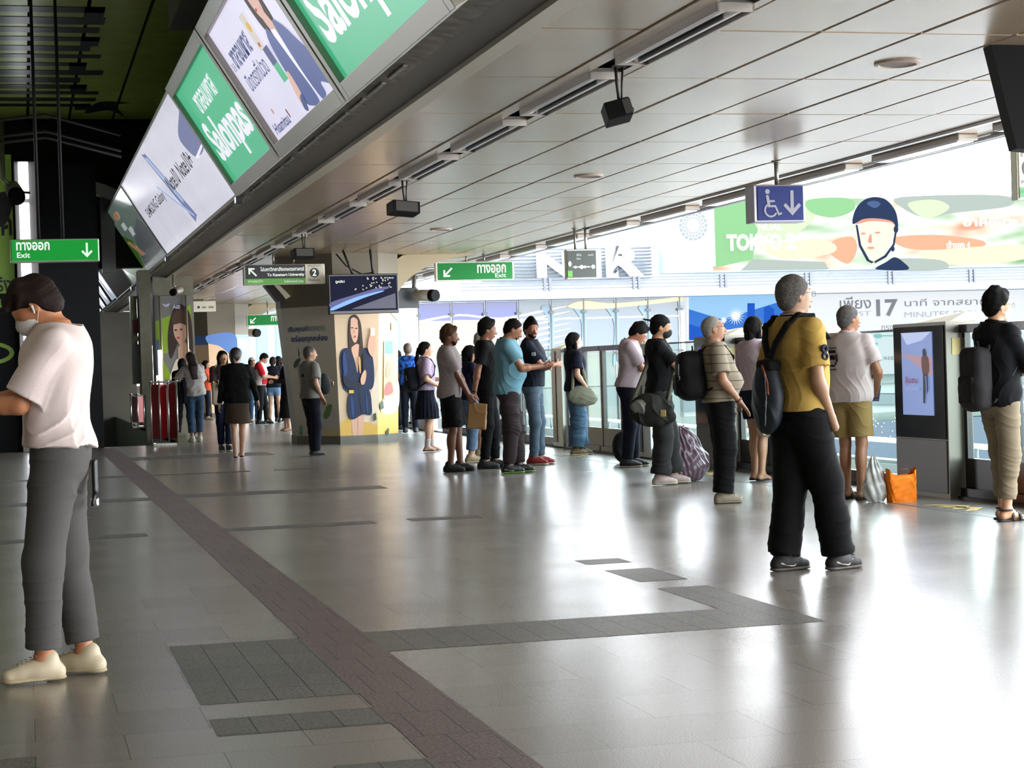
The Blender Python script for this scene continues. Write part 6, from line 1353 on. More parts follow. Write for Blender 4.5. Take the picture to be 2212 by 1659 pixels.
U = p.U; v = Vol(.03); v.ell(U((-.03, -.20, 1.0)), (.115, .075, .20)); v.ell(U((-.03, -.195, 1.12)), (.085, .06, .13)); v.folds(.004, 26, 3); st = Vol(.006)
for sx, pts in ((1, [(-.03, -.18, 1.22), (.02, -.162, 1.33), (.085, -.128, 1.43), (.10, -.06, 1.485), (.11, .03, 1.475), (.12, .13, 1.35)]), (-1, [(-.03, -.18, 1.22), (-.085, -.162, 1.34), (-.12, -.128, 1.425), (-.13, -.05, 1.475), (-.13, .03, 1.465), (-.13, .12, 1.35)])):
    for a, b in zip(pts[:-1], pts[1:]): st.cone(U(a), U(b), .026, .026, k=.006, flat=(_n(np.array([a[0]*.3, -.6 if a[1] < -.05 else .5, 1.0 if a[2] > 1.4 else .1])), .5))
tr = Vol(.003); [tr.cone(U(a), U(b), .0045, .0045) for a, b in (((.03, -.255, 1.16), (.055, -.272, 1.02)), ((.055, -.272, 1.02), (.02, -.262, .86)), ((-.11, -.235, 1.12), (-.13, -.24, .98)), ((-.13, -.24, .98), (-.09, -.245, .85)))]
orr = Vol(.003); orr.cone(U((.0, -.25, 1.20)), U((.05, -.255, 1.10)), .008, .006); orr.cone(U((.05, -.255, 1.10)), U((.06, -.262, 1.04)), .006, .006)
fl2 = Vol(.02); fl2.box(U((-.02, -.19, 1.20)), (.07, .05, .035), rad=.025)
p.bag('sling_backpack', 'dark blue sling backpack on the back of the man in yellow', v, M('pack_darkblue', '#0a1722', .6, bump=.2, scale=120), 'backpack', [('strap', st, strapb), ('trim', tr, M('trim_grey', '#6d747a', .5)), ('cord', orr, M('cord_orange', '#8a3f1c', .7)), ('flap', fl2, strapb)])
# --- man with grey backpack at the right edge
X, Y = G(2166, 1124)
p = Person('person in a black shirt and khaki trousers with a grey backpack, at the right edge', X, Y, 1.67, 8, '#b98a68', .0065, hd=(2, -10), feet=((-.08, .07, -6), (.09, -.03, 4)), arms=(((.0, .22, 1.10), (1, -.3, -.5)), ((.0, .24, 1.13), (1, -.4, -.4))), slim=.94)
p.body(hands=('chest', 'chest'), bare_feet=True); p.shirt(cloth('shirt_charcoal', '#101114'), long=True, hem=.845, loose=.02, folds=.006, seed=5, collar=blk_); p.trousers(cloth('khaki_pale', '#7d715c'), .90, r=(.098, .078, .062), folds=.006, seed=9)
p.hair(HB, 'tuft', e=.016, rough=.004); p.glasses(M('frame_metal')); p.mask(mskw); p.shoes(M('sandal_grey', '#2b2927', .7), kind='sandal', laces=True)
p.backpack('large dark grey backpack worn by the person at the right edge', M('pack_grey', '#232223', .75, bump=.2, scale=100, spec=.2), (.12, .085, .235), 1.06, strap=M('strap_grey', '#2c2c2d', .8), pocket=M('pocket_grey', '#1d1a1a', .8, spec=.2))
# --- white polo, khaki shorts
X, Y = G(1843, 1079)
p = Person('older man in white polo with black crest and khaki shorts, by the shopping bags', X, Y, 1.65, 38, '#96684a', .0065, hd=(0, -30), feet=((-.085, .05, -6), (.09, -.02, 2)), arms=(((.06, .20, 1.0), (1, -.3, -.3)), ((.16, .20, .97), (.9, -.8, -.2))), fat=.01, belly=.03)
p.body(hands=('grip', 'grip'), bare_feet=True); sh = p.shirt(cloth('polo_white', '#b9adaa'), .70, .865, loose=.015, folds=.004, seed=8, collar=cloth('polo_white', '#b9adaa'), sl_r=.074)
crest = cloth('crest_black', '#1b1a1c')
for a in ((1.30, 1.325, -.14, -.05), (1.215, 1.295, -.15, -.135), (1.22, 1.29, -.055, -.04), (1.24, 1.28, -.12, -.07), (1.195, 1.22, -.135, -.12), (1.195, 1.22, -.07, -.055), (1.18, 1.195, -.12, -.07), (1.15, 1.158, -.13, -.06), (1.342, 1.348, -.15, -.04)): patch(p, *a, crest, 'crest', e=.049, front=False, parent=sh)
p.trousers(cloth('khaki', '#8a7549'), .42, r=(.105, .09, .08), folds=.005, seed=12, flare=.01); p.hair(M('hair_midgrey', '#5b5856', .8, spec=.1, bump=.5, scale=140, vary=.3), 'short'); p.shoes(M('sandal_black', '#141212', .6), kind='sandal')
p.phone('blue phone held low by the man in the white polo', M('phone_blue', '#3c4a74', .3), i=1, tilt=70)
# --- beige striped shirt with belly
X, Y = G(1562, 1086)
p = Person('big-bellied older man with glasses in a striped beige polo, wearing a black backpack', X, Y, 1.60, -12, '#a3765a', .0065, lean=-3, hd=(-4, 0), feet=((-.09, .02, -4), (.09, -.01, 6)), arms=('pocket', ((.25, .14, .92), (.7, -1, .1))), fat=.018, belly=.10)
p.body(hide_hands=(), hands=('relax', 'flat'), beard=HSG); p.shirt(M('cloth_beige_stripe', '#8f8472', .9, stripes=(2, .075, '#4f4a44', .10), spec=.15), .78, .93, loose=.008, folds=.003, seed=21, collar=cloth('collar_beige', '#857d70'), sl_r=.078)
p.trousers(blk_, .98, r=(.112, .096, .082), folds=.006, seed=13, e=.018, flare=.01); p.hair(HSG, 'short', e=.006, line=([-.12, -.05, -.025, -.005, .02, .05, .085, .12], [1.48, 1.50, 1.54, 1.585, 1.60, 1.64, 1.68, 1.69])); p.glasses(M('frame_brown', '#4d3428', .3))
p.shoes(M('shoe_taupe', '#8f8470', .7, vary=.1), M('sole_taupe', '#827868', .7), laces=lacew); band(p, 1, M('bracelet_red', '#5a1f22', .5), 'bracelet', t=.02)
p.backpack('big black backpack with a pale strip worn by the old man in beige', packb, (.15, .125, .225), 1.19, strap=strapb, pocket=packb, trim=M('trim_silver', '#8c8f92', .5))
# --- pinkish shirt behind
X, Y = G(1638, 1040)
p = Person('person with short black hair in pale pink shirt, half behind the man in yellow', X, Y, 1.64, 24, '#a67c60', .008, feet=((-.07, .03, -4), (.08, -.03, 4)), arms=('down', ((.16, .14, 1.0), (.8, -1, -.3))), slim=.93, hd=(4, 0))
p.body(); p.shirt(cloth('pale_pink', '#a99a9f'), .75, .95, collar=cloth('pale_pink')); p.trousers(navy_, .30, r=(.10, .09, .09), seed=3); p.hair(HB, 'bob', e=.014); p.shoes(rubk, kind='flat')
v = Vol(.01); v.box(p.U((.17, .0, .66)), (.04, .12, .17), rad=.01); v.folds(.008, 22, 4); p.bag('paper_bag', 'cream bag hanging beside the person in pale pink', v, M('bag_cream', '#b0a48c', .8, bump=.2, scale=30), 'bag', [('handle', Vol(.003).cone(p.U((.17, -.05, .83)), p.U((.17, .0, .95)), .006, .006).cone(p.U((.17, .0, .95)), p.U((.17, .05, .83)), .006, .006), M('bag_cream'))])
# --- cap man
X, Y = G(1432, 1047)
p = Person('man in backwards black cap and black mask holding a phone beside the rubbish bag', X, Y, 1.68, -14, '#b07f5c', .007, hd=(10, 0), feet=((-.09, .12, -4), (.09, -.03, 6)), arms=(((.0, .40, 1.28), (.7, -.6, -.9)), ((.06, .40, 1.27), (.4, -.9, -.9))), belly=.01)
p.body(hands=('up', 'up')); sh = p.shirt(blk_, .72, .93, loose=.012, seed=31, sl_r=.078); p.trousers(cloth('grey_cargo', '#2c2b2b'), .955, r=(.115, .10, .088), folds=.009, seed=14, e=.022, flare=.012)
p.hair(HB, 'short', e=.01); c_ = p.cap(M('cap_black', '#0c0c0d', .8, spec=.2), back=True); p.mask(M('mask_black', '#0e0e10', .8)); p.shoes(M('shoe_pale_pink', '#b5a09b', .5), rub, laces=M('lace_pink', '#9a5560', .7), kind='bulky')
p.phone('phone held up by the man in the backwards cap', M('phone_white', '#a9a9ad', .3), tilt=55)
patch(p, 1.0, 1.32, -.07, -.02, M('print_red', '#5a1512', .8), 'back_print', e=.047, front=False, parent=sh); patch(p, 1.05, 1.2, -.01, .06, M('print_bluegrey', '#232838', .8), 'back_print', e=.047, front=False, parent=sh)
U = p.U; v = Vol(.03); v.ell(U((.20, -.13, .78)), (.075, .22, .15)); v.ell(U((.20, -.08, .70)), (.08, .20, .10)); v.folds(.012, 20, 6); st = Vol(.01)
for a, b in zip([(.2, -.30, .85), (.12, -.14, 1.2), (.0, -.06, 1.44), (-.06, .06, 1.40), (.1, .14, 1.15)], [(.12, -.14, 1.2), (.0, -.06, 1.44), (-.06, .06, 1.40), (.1, .14, 1.15), (.2, .06, .86)]): st.cone(U(a), U(b), .02, .02, k=.01)
f1 = Vol(.01); f1.ell(U((.245, -.18, .80)), (.04, .13, .09)); f1.folds(.01, 26, 2); f2 = Vol(.004); f2.box(U((.275, -.18, .80)), (.006, .014, .04), rad=.004); f2.box(U((.28, .0, .73)), (.006, .03, .035), rad=.004)
p.bag('messenger_bag', 'bulky grey and olive shoulder bag of the man in the backwards cap', v, M('bag_olive', '#1f1f1a', .8, spec=.2, vary=.3, scale=12), 'bag', [('strap', st, M('strap_khaki', '#4b4a3c', .8)), ('flap', f1, M('flap_silver', '#5b5a52', .6)), ('tag', f2, M('tag_gold', '#8a6f3f', .6))])
# --- pink shirt man
X, Y = G(1362, 1009)
p = Person('man in a pale pink short-sleeved shirt and navy trousers bending over his phone', X, Y, 1.72, -16, '#9a6a4e', .008, lean=6, hd=(34, 0), feet=((-.08, .05, -4), (.09, -.04, 6)), arms=(((.05, .38, 1.15), (.6, -.8, -.8)), ((.08, .38, 1.14), (.5, -.9, -.8))), belly=.02)
p.body(hands=('up', 'up')); p.shirt(cloth('shirt_pink', '#a8989c'), .80, .93, loose=.014, seed=41, collar=cloth('shirt_pink'), sl_r=.08); p.trousers(navy_, .98, r=(.098, .08, .066), seed=15, e=.016); p.hair(HB, 'tuft', e=.012); p.shoes(rubk, rub)
p.phone('phone in the hands of the man in pale pink', M('phone_dark'), tilt=35)
v = Vol(.03); v.ell((0, 0, .20), (.17, .12, .21)); v.folds(.01, 18, 3); v.clip((0, 0, .004), (0, 0, -1)); sx_, sy_ = G(1372, 1002); st = Vol(.005)
me = v.mesh(.012); o = link('holdall', me, packb, (sx_ - .02, sy_ + .3, 0)); o['label'] = 'black bag standing on the floor behind the man in the pale pink shirt'; o['category'] = 'bag'; st.cone((-.08, -.1, .34), (.0, -.1, .44), .01, .01).cone((0, -.1, .44), (.08, -.1, .34), .01, .01); link('handle', st.mesh(.008), strapb, parent=o)
# --- tote bag woman
X, Y = G(1248, 983)
p = Person('woman in a navy t-shirt and wide blue jeans carrying a tote bag', X, Y, 1.64, -2, '#b98d72', .009, feet=((-.08, .07, -4), (.08, -.04, 6)), arms=('down', ((.20, .12, .92), (.6, -1, -.2))), slim=.85)
p.body(); p.shirt(cloth('navy_tee', '#0f1220'), .70, .90, loose=.022, seed=51, sl_r=.09); p.trousers(cloth('denim_blue', '#3f5468', vary=.15, scale=20), .96, r=(.115, .112, .112), folds=.008, seed=16, e=.018); p.hair(HB, 'bob', e=.014); p.mask(mskw); p.shoes(M('shoe_sand', '#6d5f45', .7), rub, kind='sneaker')
U = p.U; v = Vol(.02); v.ell(U((.21, .03, .84)), (.05, .19, .14)); v.ell(U((.21, .12, .78)), (.05, .14, .09)); v.folds(.006, 22, 5); st = Vol(.008); st.cone(U((.21, -.10, .92)), U((.13, -.04, 1.43)), .022, .022).cone(U((.21, .12, .90)), U((.14, .02, 1.43)), .022, .022)
p.bag('tote_bag', 'grey green tote bag on the shoulder of the woman in wide jeans', v, M('tote_sage', '#6f6c5b', .85, bump=.2, scale=100), 'bag', [('strap', st, M('tote_sage'))])
# --- navy polo crossed arms, red shoes
X, Y = G(1157, 1004)
p = Person('bearded man in a navy polo with crossed arms, pale jeans and red shoes', X, Y, 1.79, -28, '#8a5a40', .0075, hd=(6, -50), feet=((-.08, .04, 14), (.09, .0, -2)), arms=(((-.09, .22, 1.14), (1, -.1, -.9)), ((-.08, .26, 1.17), (1, -.1, -.9))), shoulders=1.06, belly=.015, chest=.015)
p.body(hands=('relax', 'relax'), beard=HB); sh = p.shirt(cloth('navy_polo', '#0e121e'), .74, .92, loose=.006, seed=61, collar=cloth('navy_polo'), sl_r=.076, folds=.003); p.trousers(cloth('jeans_grey', '#475461', vary=.12, scale=14), .97, r=(.092, .068, .050), folds=.006, seed=17)
p.hair(HB, 'tuft', e=.014)
p.beard(HB)
p.shoes(M('shoe_red', '#7c1418', .6), rub, laces=lacew); v = Vol(.003); v.box(p.sh[0] + (p.el[0] - p.sh[0])*.45 + np.array([-.06, .04, 0]), (.01, .02, .02), Rz(.5), rad=.004); v2 = Vol(.003); v2.box(p.sh[1] + (p.el[1] - p.sh[1])*.4 + np.array([.066, .02, 0]), (.01, .025, .022), rad=.004); p.put('sleeve_badge', v2, M('badge_white', '#8a8f96', .7), sh, h=.006)
# --- light blue polo, belly
X, Y = G(1103, 1022)
p = Person('heavy bearded man in a light blue polo and brown trousers looking at his phone', X, Y, 1.78, -12, '#8c5c42', .0075, lean=2, hd=(24, 0), feet=((-.08, .10, -2), (.09, -.02, 6)), arms=(((.05, .38, 1.17), (.6, -.8, -.8)), ((.10, .37, 1.18), (.6, -.9, -.8))), fat=.02, belly=.07, shoulders=1.02)
p.body(hands=('up', 'up'), beard=HB); sk_ = cloth('polo_blue', '#638b98'); sh = p.shirt(sk_, .66, .865, loose=.014, seed=71, collar=cloth('polo_blue_dark', '#3f7083'), sl_r=.082, folds=.0045); p.trousers(cloth('brown_cargo', '#352c2e'), .97, r=(.108, .09, .066), folds=.01, seed=18, e=.018)
p.hair(HB, 'short', e=.009, line=([-.12, -.05, -.025, -.005, .02, .05, .085, .12], [1.48, 1.50, 1.54, 1.585, 1.59, 1.63, 1.67, 1.68]))
p.beard(HB)
p.shoes(M('shoe_black', '#0f0f10', .5), M('sole_lime', '#6f9a3a', .5), stripe=M('stripe_white', '#b5b5ae', .5), laces=rubk); p.phone('phone in the hands of the man in light blue', M('phone_dark'), tilt=35)
# --- black t-shirt behind
X, Y = G(1058, 1012)
p = Person('man in black t-shirt and jeans with a paper bag, behind the light blue polo', X, Y, 1.79, -18, '#7d5038', .008, hd=(8, 10), feet=((-.08, .06, -4), (.09, -.05, 6)), arms=('front', ((.22, -.14, .84), (.6, -1, .2))), lean=0)
p.body(hands=('relax', 'grip'), beard=HB); p.shirt(cloth('tee_black', '#08080a'), .70, .90, loose=.008, seed=81, sl_r=.072); p.trousers(cloth('jeans_black', '#0b0b0d'), .97, r=(.092, .07, .052), folds=.005, seed=19); p.hair(HB, 'tuft', e=.013); p.shoes(rubk, rubk); band(p, 1, M('watch_black', '#131313', .4), t=.02)
w_ = p.wr[1] + p.hdv[1]*.09; v = Vol(.005); v.box(w_ + np.array([.0, .04, -.17]), (.05, .105, .145), Rx(-.10), rad=.006); v.folds(.005, 20, 2); hd_ = Vol(.002).cone(w_ + np.array([0, -.03, -.03]), w_ + np.array([0, 0, .02]), .004, .004).cone(w_ + np.array([0, 0, .02]), w_ + np.array([0, .06, -.03]), .004, .004)
p.bag('paper_bag', 'brown paper bag held by the man in black', v, M('paper_brown', '#8c683c', .8, bump=.2, scale=20), 'bag', [('handle', hd_, M('paper_brown'))])
# --- grey shirt, black shorts
X, Y = G(978, 1019)
p = Person('man with curly bleached hair in a pale grey shirt and black shorts', X, Y, 1.71, -16, '#6f452f', .0075, hd=(4, 0), feet=((-.07, .09, -2), (.09, -.02, 6)), arms=(((.05, .22, .90), (1, -.3, .0)), ((.07, .23, .87), (.7, -.9, .0))), shoulders=1.04)
p.body(hands=('relax', 'grip'), beard=HB); p.shirt(M('cloth_grey_shirt', '#8c8180', .85, vary=.2, scale=90, spec=.15), .76, .875, loose=.018, seed=91, collar=cloth('grey_collar', '#8c8180'), sl_r=.08); p.trousers(blk_, .46, r=(.115, .105, .10), folds=.006, seed=22, flare=.02, e=.02); p.hair(M('hair_bleached', '#3d2c1c', .8, bump=.6, scale=60, vary=.5, spec=.1), 'tuft', e=.014, rough=.005)
p.beard(HB); p.shoes(rubk, rubk, laces=M('lace_pinkgrey', '#7d686c', .7))
# --- small person in navy
X, Y = G(1020, 999)
p = Person('small person with black bobbed hair and rolled jeans, between two men in the queue', X, Y, 1.50, 4, '#a67c60', .0095, feet=((-.08, .03, 0), (.08, -.05, 4)), slim=.9, hd=(10, 0), arms=('front', 'front'))
p.body(); p.shirt(cloth('navy_blouse', '#14162a', vary=.5, scale=40), .8, .92, loose=.02, seed=5); p.trousers(cloth('denim_pale', '#54687e', vary=.2, scale=14), .88, r=(.10, .085, .07)); p.hair(HB, 'bob', e=.016); p.shoes(M('shoe_beige', '#8a7757', .7), rub)
# --- silver hair and mask
X, Y = G(1044, 990)
p = Person('grey haired man with a white face mask and patterned shirt, behind the group of men', X, Y, 1.68, -10, '#a0745a', .0095, hd=(12, -6), feet=((-.08, .05, 0), (.08, -.05, 4)), arms=('front', 'front'))
p.body(); p.shirt(M('cloth_pattern', '#7f8a80', .85, vary=.4, scale=30, spec=.15), .75, .92, seed=6); p.trousers(navy_, .5, r=(.105, .09, .08)); p.hair(HSG, 'tuft', e=.012); p.mask(M('mask_mint', '#a6bfb4', .8)); p.shoes(M('shoe_beige'), rub)
# --- schoolgirl
X, Y = G(926, 976)
p = Person('schoolgirl with a ponytail in a pale lilac blouse and pleated navy skirt', X, Y, 1.61, -4, '#b98d72', .009, feet=((-.07, .06, -2), (.08, -.03, 6)), arms=('front', ((.17, .16, 1.02), (.8, -1, -.2))), slim=.88)
p.body(); p.shirt(cloth('blouse_lilac', '#a08fa6'), .82, .96, loose=.02, seed=7, collar=cloth('blouse_lilac'), sl_r=.085); p.skirt(navy_, .52, .21, pleats=22); p.hair(HB, 'pony', e=.012); p.shoes(rubk, kind='flat')
v = Vol(.01); [v.cone(p.an[i], p.an[i]*.75 + p.kn[i]*.25, .042, .046) for i in (0, 1)]; p.put('socks', v, wht, p.root)
p.backpack('dark navy school backpack worn by the schoolgirl', M('pack_navy', '#0d1119', .7, spec=.2), (.14, .10, .19), 1.14, strap=strapb, trim=M('trim_grey'), y_off=-.01, tilt=8)
# --- man with blue pattern
X, Y = G(887, 936)
p = Person('man seen from behind in a blue patterned shirt, just right of the advertising pillar', X, Y, 1.70, 70, '#9a7258', .012, feet=((-.1, 0, 0), (.1, 0, 0)), arms=('front', 'front'))
p.body(); p.shirt(M('cloth_bluepattern', '#234c94', .85, vary=.9, scale=16, spec=.15), .7, .92); p.trousers(navy_, .98); p.hair(M('hair_greybrown', '#57483a', .6, vary=.4), 'short'); p.shoes(rubk)
X, Y = G(864, 930)
p = Person('person with an orange and brown sleeve and a mask half hidden by the advertising pillar', X, Y, 1.60, 160, '#a07258', .013, arms=('front', 'front'), hd=(12, 0))
p.body(); p.shirt(M('cloth_orangepattern', '#6f3218', .85, vary=.6, scale=20, spec=.15), .8, .9); p.trousers(navy_, .98); p.hair(HB, 'short'); p.mask(mskw); p.shoes(rubk)
# --- man by the pillar
X, Y = G(676, 985)
p = Person('man in a grey t-shirt and navy trousers standing in front of the advertising pillar', X, Y, 1.60, 22, '#a0785c', .0095, hd=(0, -16), feet=((-.07, .07, -8), (.08, .0, -2)), arms=('front', ((.19, .08, .92), (.7, -1, .1))), belly=.01)
p.body(hands=('grip', 'flat')); p.shirt(cloth('tee_grey', '#6f6d68'), .72, .90, loose=.01, sl_r=.08); p.trousers(navy_, 1.0, r=(.10, .085, .075), folds=.006); p.hair(M('hair_shortgrey', '#3c3732', .6, vary=.4), 'short', e=.006); p.shoes(rubk)
U = p.U; v = Vol(.02); v.ell(U((.06, .22, 1.10)), (.06, .11, .15)); v.ell(U((.06, .20, 1.2)), (.05, .08, .08)); st = Vol(.006); st.cone(U((.05, .16, 1.30)), U((.09, .0, 1.465)), .018, .018).cone(U((.09, .0, 1.465)), U((.0, -.14, 1.25)), .018, .018); p.bag('sling_bag', 'black sling bag hanging at the chest of the man by the pillar', v, packb, 'bag', [('strap', st, strapb)])
# --- black jacket woman
X, Y = G(516, 990)
p = Person('woman in a black jacket and brown skirt walking away from the camera', X, Y, 1.60, 84, '#a67c62', .0095, hd=(0, -34), feet=((-.05, -.10, 0), (.05, .08, 0)), arms=(((.27, .0, .86), (.5, -1, 0)), ((.32, .10, .88), (.6, -1, 0))), slim=1.0)
p.body(); p.shirt(cloth('jacket_black', '#09090a'), long=True, hem=.85, loose=.028, folds=.005, e=.025); p.skirt(cloth('skirt_brown', '#3a2e25'), .55, .18); p.hair(M('hair_darkbrown', '#1a100d', .5, bump=.4, scale=100), 'bun', e=.018); p.shoes(rubk, kind='flat')
# --- smiling woman
X, Y = G(487, 974)
p = Person('woman with long dark hair walking toward the camera, left of the black jacket', X, Y, 1.60, -86, '#b08468', .0095, hd=(0, 14), feet=((-.05, .06, 0), (.05, -.08, 0)), arms=('front', 'front'), slim=.9)
p.body(); p.shirt(cloth('top_mauve', '#3a2c2c'), .8, .92); p.trousers(cloth('denim_dark', '#121a2c'), .96, r=(.09, .07, .06)); p.hair(HB, 'lady', e=.014); p.shoes(rubk, rub)
v = Vol(.02); v.box(p.U((.13, .16, .98)), (.10, .04, .18), rad=.03); v.folds(.006, 20, 1); st = Vol(.005); st.cone(p.U((.10, .12, 1.16)), p.U((.10, .0, 1.47)), .014, .014).cone(p.U((.2, .12, 1.16)), p.U((.12, .02, 1.47)), .014, .014); p.bag('shoulder_bag', 'cream shoulder bag carried by the woman walking toward the camera', v, M('bag_offwhite', '#9a8e7b', .8), 'bag', [('strap', st, M('bag_offwhite'))])
# --- white shirt woman, long hair
X, Y = G(424, 955)
p = Person('woman with long brown hair in a loose white shirt, beside the red barrier', X, Y, 1.65, 98, '#8f6550', .010, hd=(6, 4), feet=((-.08, -.02, 10), (.08, .04, -6)), arms=(((.50, .20, 1.10), (.3, -.6, -1)), 'front'), slim=.9, roll=-5)
p.body(); p.shirt(cloth('shirt_offwhite', '#a9a5a2'), .85, .88, loose=.035, seed=4, sl_r=.09, folds=.008); p.trousers(cloth('denim_mid', '#2f4258', vary=.2, scale=14), .88, r=(.098, .075, .062)); p.hair(M('hair_auburn', '#20120c', .5, bump=.4, scale=100), 'long', e=.014); p.shoes(M('shoe_white', '#a9a496', .6), rub)
v = Vol(.02); v.box(p.U((-.22, .0, .98)), (.05, .14, .22), rad=.04); v.folds(.006, 20, 1); st = Vol(.005); st.cone(p.U((-.2, -.08, 1.18)), p.U((-.11, -.04, 1.45)), .012, .012).cone(p.U((-.2, .08, 1.18)), p.U((-.11, .02, 1.45)), .012, .012); p.bag('shoulder_bag', 'dark navy shoulder bag of the woman in white', v, navy_, 'bag', [('strap', st, strapb)])
X, Y = 2.98, 37.0
p = Person('person in black clothes mostly hidden between the red barrier and the woman in white', X, Y, 1.55, 60, '#8f6550', .013, feet=((-.1, -.12, 0), (.14, .16, 0)), arms=('down', 'front'))
p.body(); p.shirt(blk_, long=True, hem=.8, loose=.02); p.trousers(blk_, .97); p.hair(HB, 'bob'); p.shoes(rubk)
# --- far group
X, Y = G(449, 908)
p = Person('person in an orange top far down the platform, behind the woman in white', X, Y, 1.60, -10, '#9a6a50', .014, arms=('front', 'front')); p.body(); p.shirt(cloth('orange_top', '#b8482c'), .8, .85, loose=.02); p.trousers(navy_, .96); p.hair(HB, 'bob'); p.shoes(M('shoe_sand'))
X, Y = G(566, 917)
p = Person('man in a red and white polo and black trousers looking at his hands', X, Y, 1.72, -20, '#b08468', .012, lean=3, hd=(32, 0), arms=('front', 'front'), belly=.03, feet=((-.08, .1, 0), (.08, -.05, 8))); p.body(); s_ = p.shirt(cloth('polo_white2', '#b0a3a0'), .72, .93)
patch(p, 1.3, 1.45, .02, .17, cloth('polo_red', '#a0151a'), 'red_panel', e=.034, front=False, parent=s_); patch(p, .95, 1.08, -.17, .17, cloth('polo_red'), 'red_panel', e=.034, parent=s_); v = Vol(.01); v.cone(p.sh[1], p.sh[1] + (p.el[1] - p.sh[1])*.68, .072, .078); p.put('red_sleeve', v, cloth('polo_red'), s_)
p.trousers(blk_, .98); p.hair(HB, 'short'); p.shoes(rubk)
X, Y = G(594, 915)
p = Person('person in navy jacket and pale denim shorts, right of the red and white polo', X, Y, 1.60, 70, '#b08468', .012, feet=((-.12, 0, 0), (.12, .05, 0)), slim=.95, arms=('front', 'front')); p.body(); p.shirt(navy_, long=True, hem=.93, loose=.02); p.trousers(cloth('denim_shorts', '#5f7896'), .22, r=(.10, .10, .1)); p.hair(HBR, 'bun'); p.mask(mskw); p.shoes(rubk, rub)
X, Y = G(549, 914)
p = Person('person in a white cap behind the man in red and white', X, Y, 1.60, -60, '#a67c60', .013, arms=('front', 'front')); p.body(); p.shirt(cloth('jacket_dark', '#1d1c20'), long=True, hem=.9, loose=.02); p.trousers(cloth('denim_mid'), .97); p.hair(HB, 'lady'); p.cap(M('cap_white', '#b5aaa8', .7)); p.shoes(M('shoe_white'))
X, Y = G(622, 932)
p = Person('woman in a long black lace dress at the left edge of the advertising pillar', X, Y, 1.58, 190, '#a67c60', .012, arms=('front', 'front'), slim=.95); p.body(); p.shirt(M('lace_black', '#12100f', .9, vary=.5, scale=50, spec=.15), long=True, hem=.9); p.skirt(M('lace_black'), .30, .21); p.hair(HB, 'long'); p.shoes(M('sandal_tan', '#6d4f3a', .7), kind='flat')
X, Y = G(606, 912)
p = Person('dark haired person in a brown jacket just left of the pillar, far away', X, Y, 1.62, 60, '#a67c60', .014, arms=('down', 'front')); p.body(); p.shirt(cloth('jacket_brown', '#2a2320'), long=True, hem=.88, loose=.02); p.trousers(blk_, .97); p.hair(HB, 'lady'); p.shoes(rubk)
# ================================================================== BAGS ON THE FLOOR
sx_, sy_ = G(1492, 1044)
v = Vol(.06); v.ell((.03, 0, .19), (.27, .19, .22)); v.ell((-.0, 0, .36), (.19, .15, .20)); v.cone((-.02, 0, .45), (-.03, 0, .54), .06, .03, k=.06)
def crump(P, F):
    a = np.arctan2(P[..., 1], P[..., 0] + .02); z = P[..., 2]
    return F + .012*np.abs(np.sin(a*9 + 5*z + np.sin(z*30)*.6))*np.clip(z*3, .15, 1) + .006*np.sin(z*46 + 3*np.sin(a*3)) + .004*np.sin(a*23 + z*40)
v.post.append(crump); v.clip((0, 0, .004), (0, 0, -1)); tie = Vol(.01); [tie.cone((-.03, 0, .52), (-.03 + .07*math.cos(a), .04*math.sin(a), .575), .018, .008) for a in (0.2, 1.5, 2.8, 4.4)]
o = link('rubbish_bag', v.mesh(.007), M('plastic_mauve', '#6a5260', .3, spec=.7), (sx_ + .03, sy_ + .34, 0)); o['label'] = 'large shiny mauve grey rubbish bag on the floor beside the man in the cap'; o['category'] = 'bag'; link('knot', tie.mesh(.007), M('plastic_mauve'), parent=o)
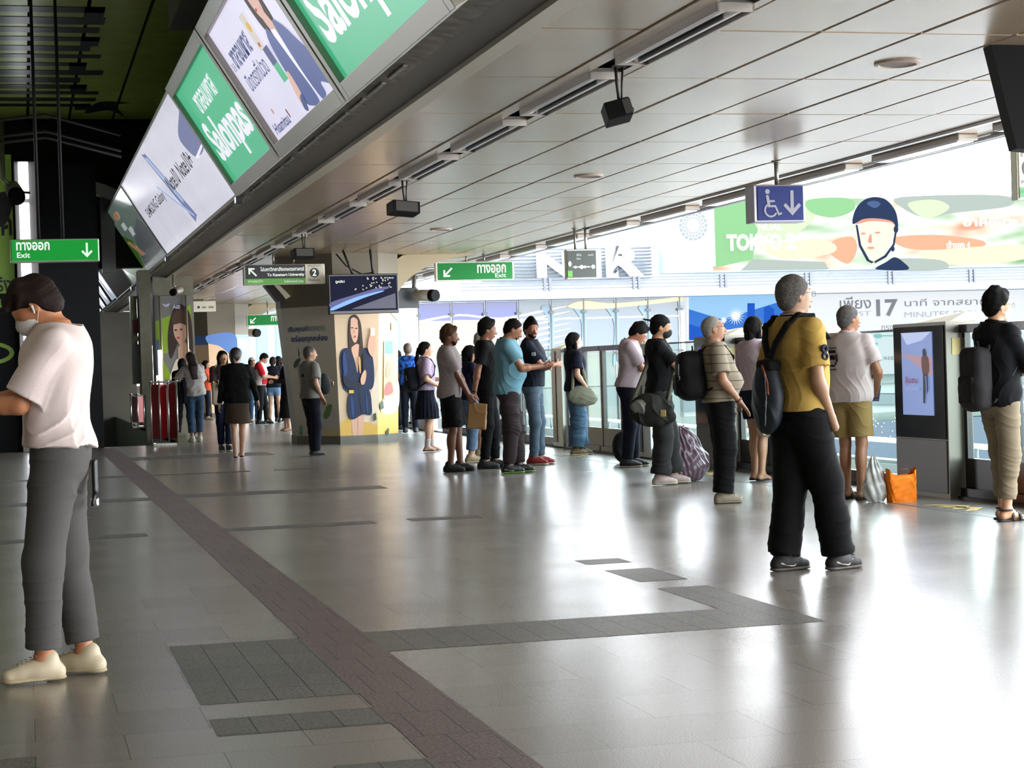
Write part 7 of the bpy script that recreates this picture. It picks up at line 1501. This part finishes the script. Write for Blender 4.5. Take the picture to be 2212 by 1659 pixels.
sx_, sy_ = G(1898, 1086)
v = Vol(.04); v.ell((0, 0, .10), (.105, .08, .12)); v.ell((0, 0, .2), (.085, .05, .12)); v.cone((-.025, 0, .28), (-.02, 0, .37), .022, .014, k=.03); v.cone((.035, 0, .28), (.0, 0, .375), .022, .014, k=.03)
v.post.append(lambda P, F: F + .006*np.sin(np.arctan2(P[..., 1], P[..., 0])*7 + P[..., 2]*30) + .003*np.sin(P[..., 2]*70)); v.clip((0, 0, .004), (0, 0, -1))
o = link('plastic_bag', v.mesh(.005), M('plastic_white', '#bdbcb8', .35, vary=.25, scale=14, trans=.2), (sx_, sy_ + .06, 0)); o['label'] = 'white translucent plastic carrier bag on the floor beside the orange bag'; o['category'] = 'bag'
sx_, sy_ = G(1957, 1085)
bm = nb(); W2, D2, H2 = .115, .06, .25; N_ = 28; loops = []
rng = random.Random(6)
for j in range(9):
    z = H2*j/8; L = []
    for k in range(N_):
        a = 2*math.pi*k/N_; c_, s_ = math.cos(a), math.sin(a); w = W2*(1 + .10*j/8); x = w*np.sign(c_)*abs(c_)**.35; y = D2*np.sign(s_)*abs(s_)**.35*(1 - .25*j/8)
        L.append((sx_ + x + .006*math.sin(k*2.1 + j*1.3), sy_ + .08 + y + .008*math.sin(k*1.7 + j*1.9), z + (.035*abs(c_)**2 - .03*(1 - abs(c_)) if j == 8 else 0)))
    loops.append(L)
loft(bm, loops, cap=False); bm.faces.new([bm.verts.new((sx_ + x, sy_ + .08 + y, .01)) for x, y in rect(-.11, -.055, .11, .055)])
for f in bm.faces: f.smooth = True
o = solo('shopping_bag', bm, M('bag_orange', '#ef7c10', .6, spec=.2, bump=.25, scale=18, vary=.08), 'bright orange shopping bag on the floor in front of the door cabinet', 'bag', (sx_, sy_ + .08, 0))
bm = nb(); tube(bm, [(-.04, -.05, .23), (-.03, -.055, .275), (.03, -.055, .275), (.04, -.05, .23)], .004, 6); me = finish(bm); link('handle', me, M('handle_brown', '#8a4a1c', .6), parent=o)
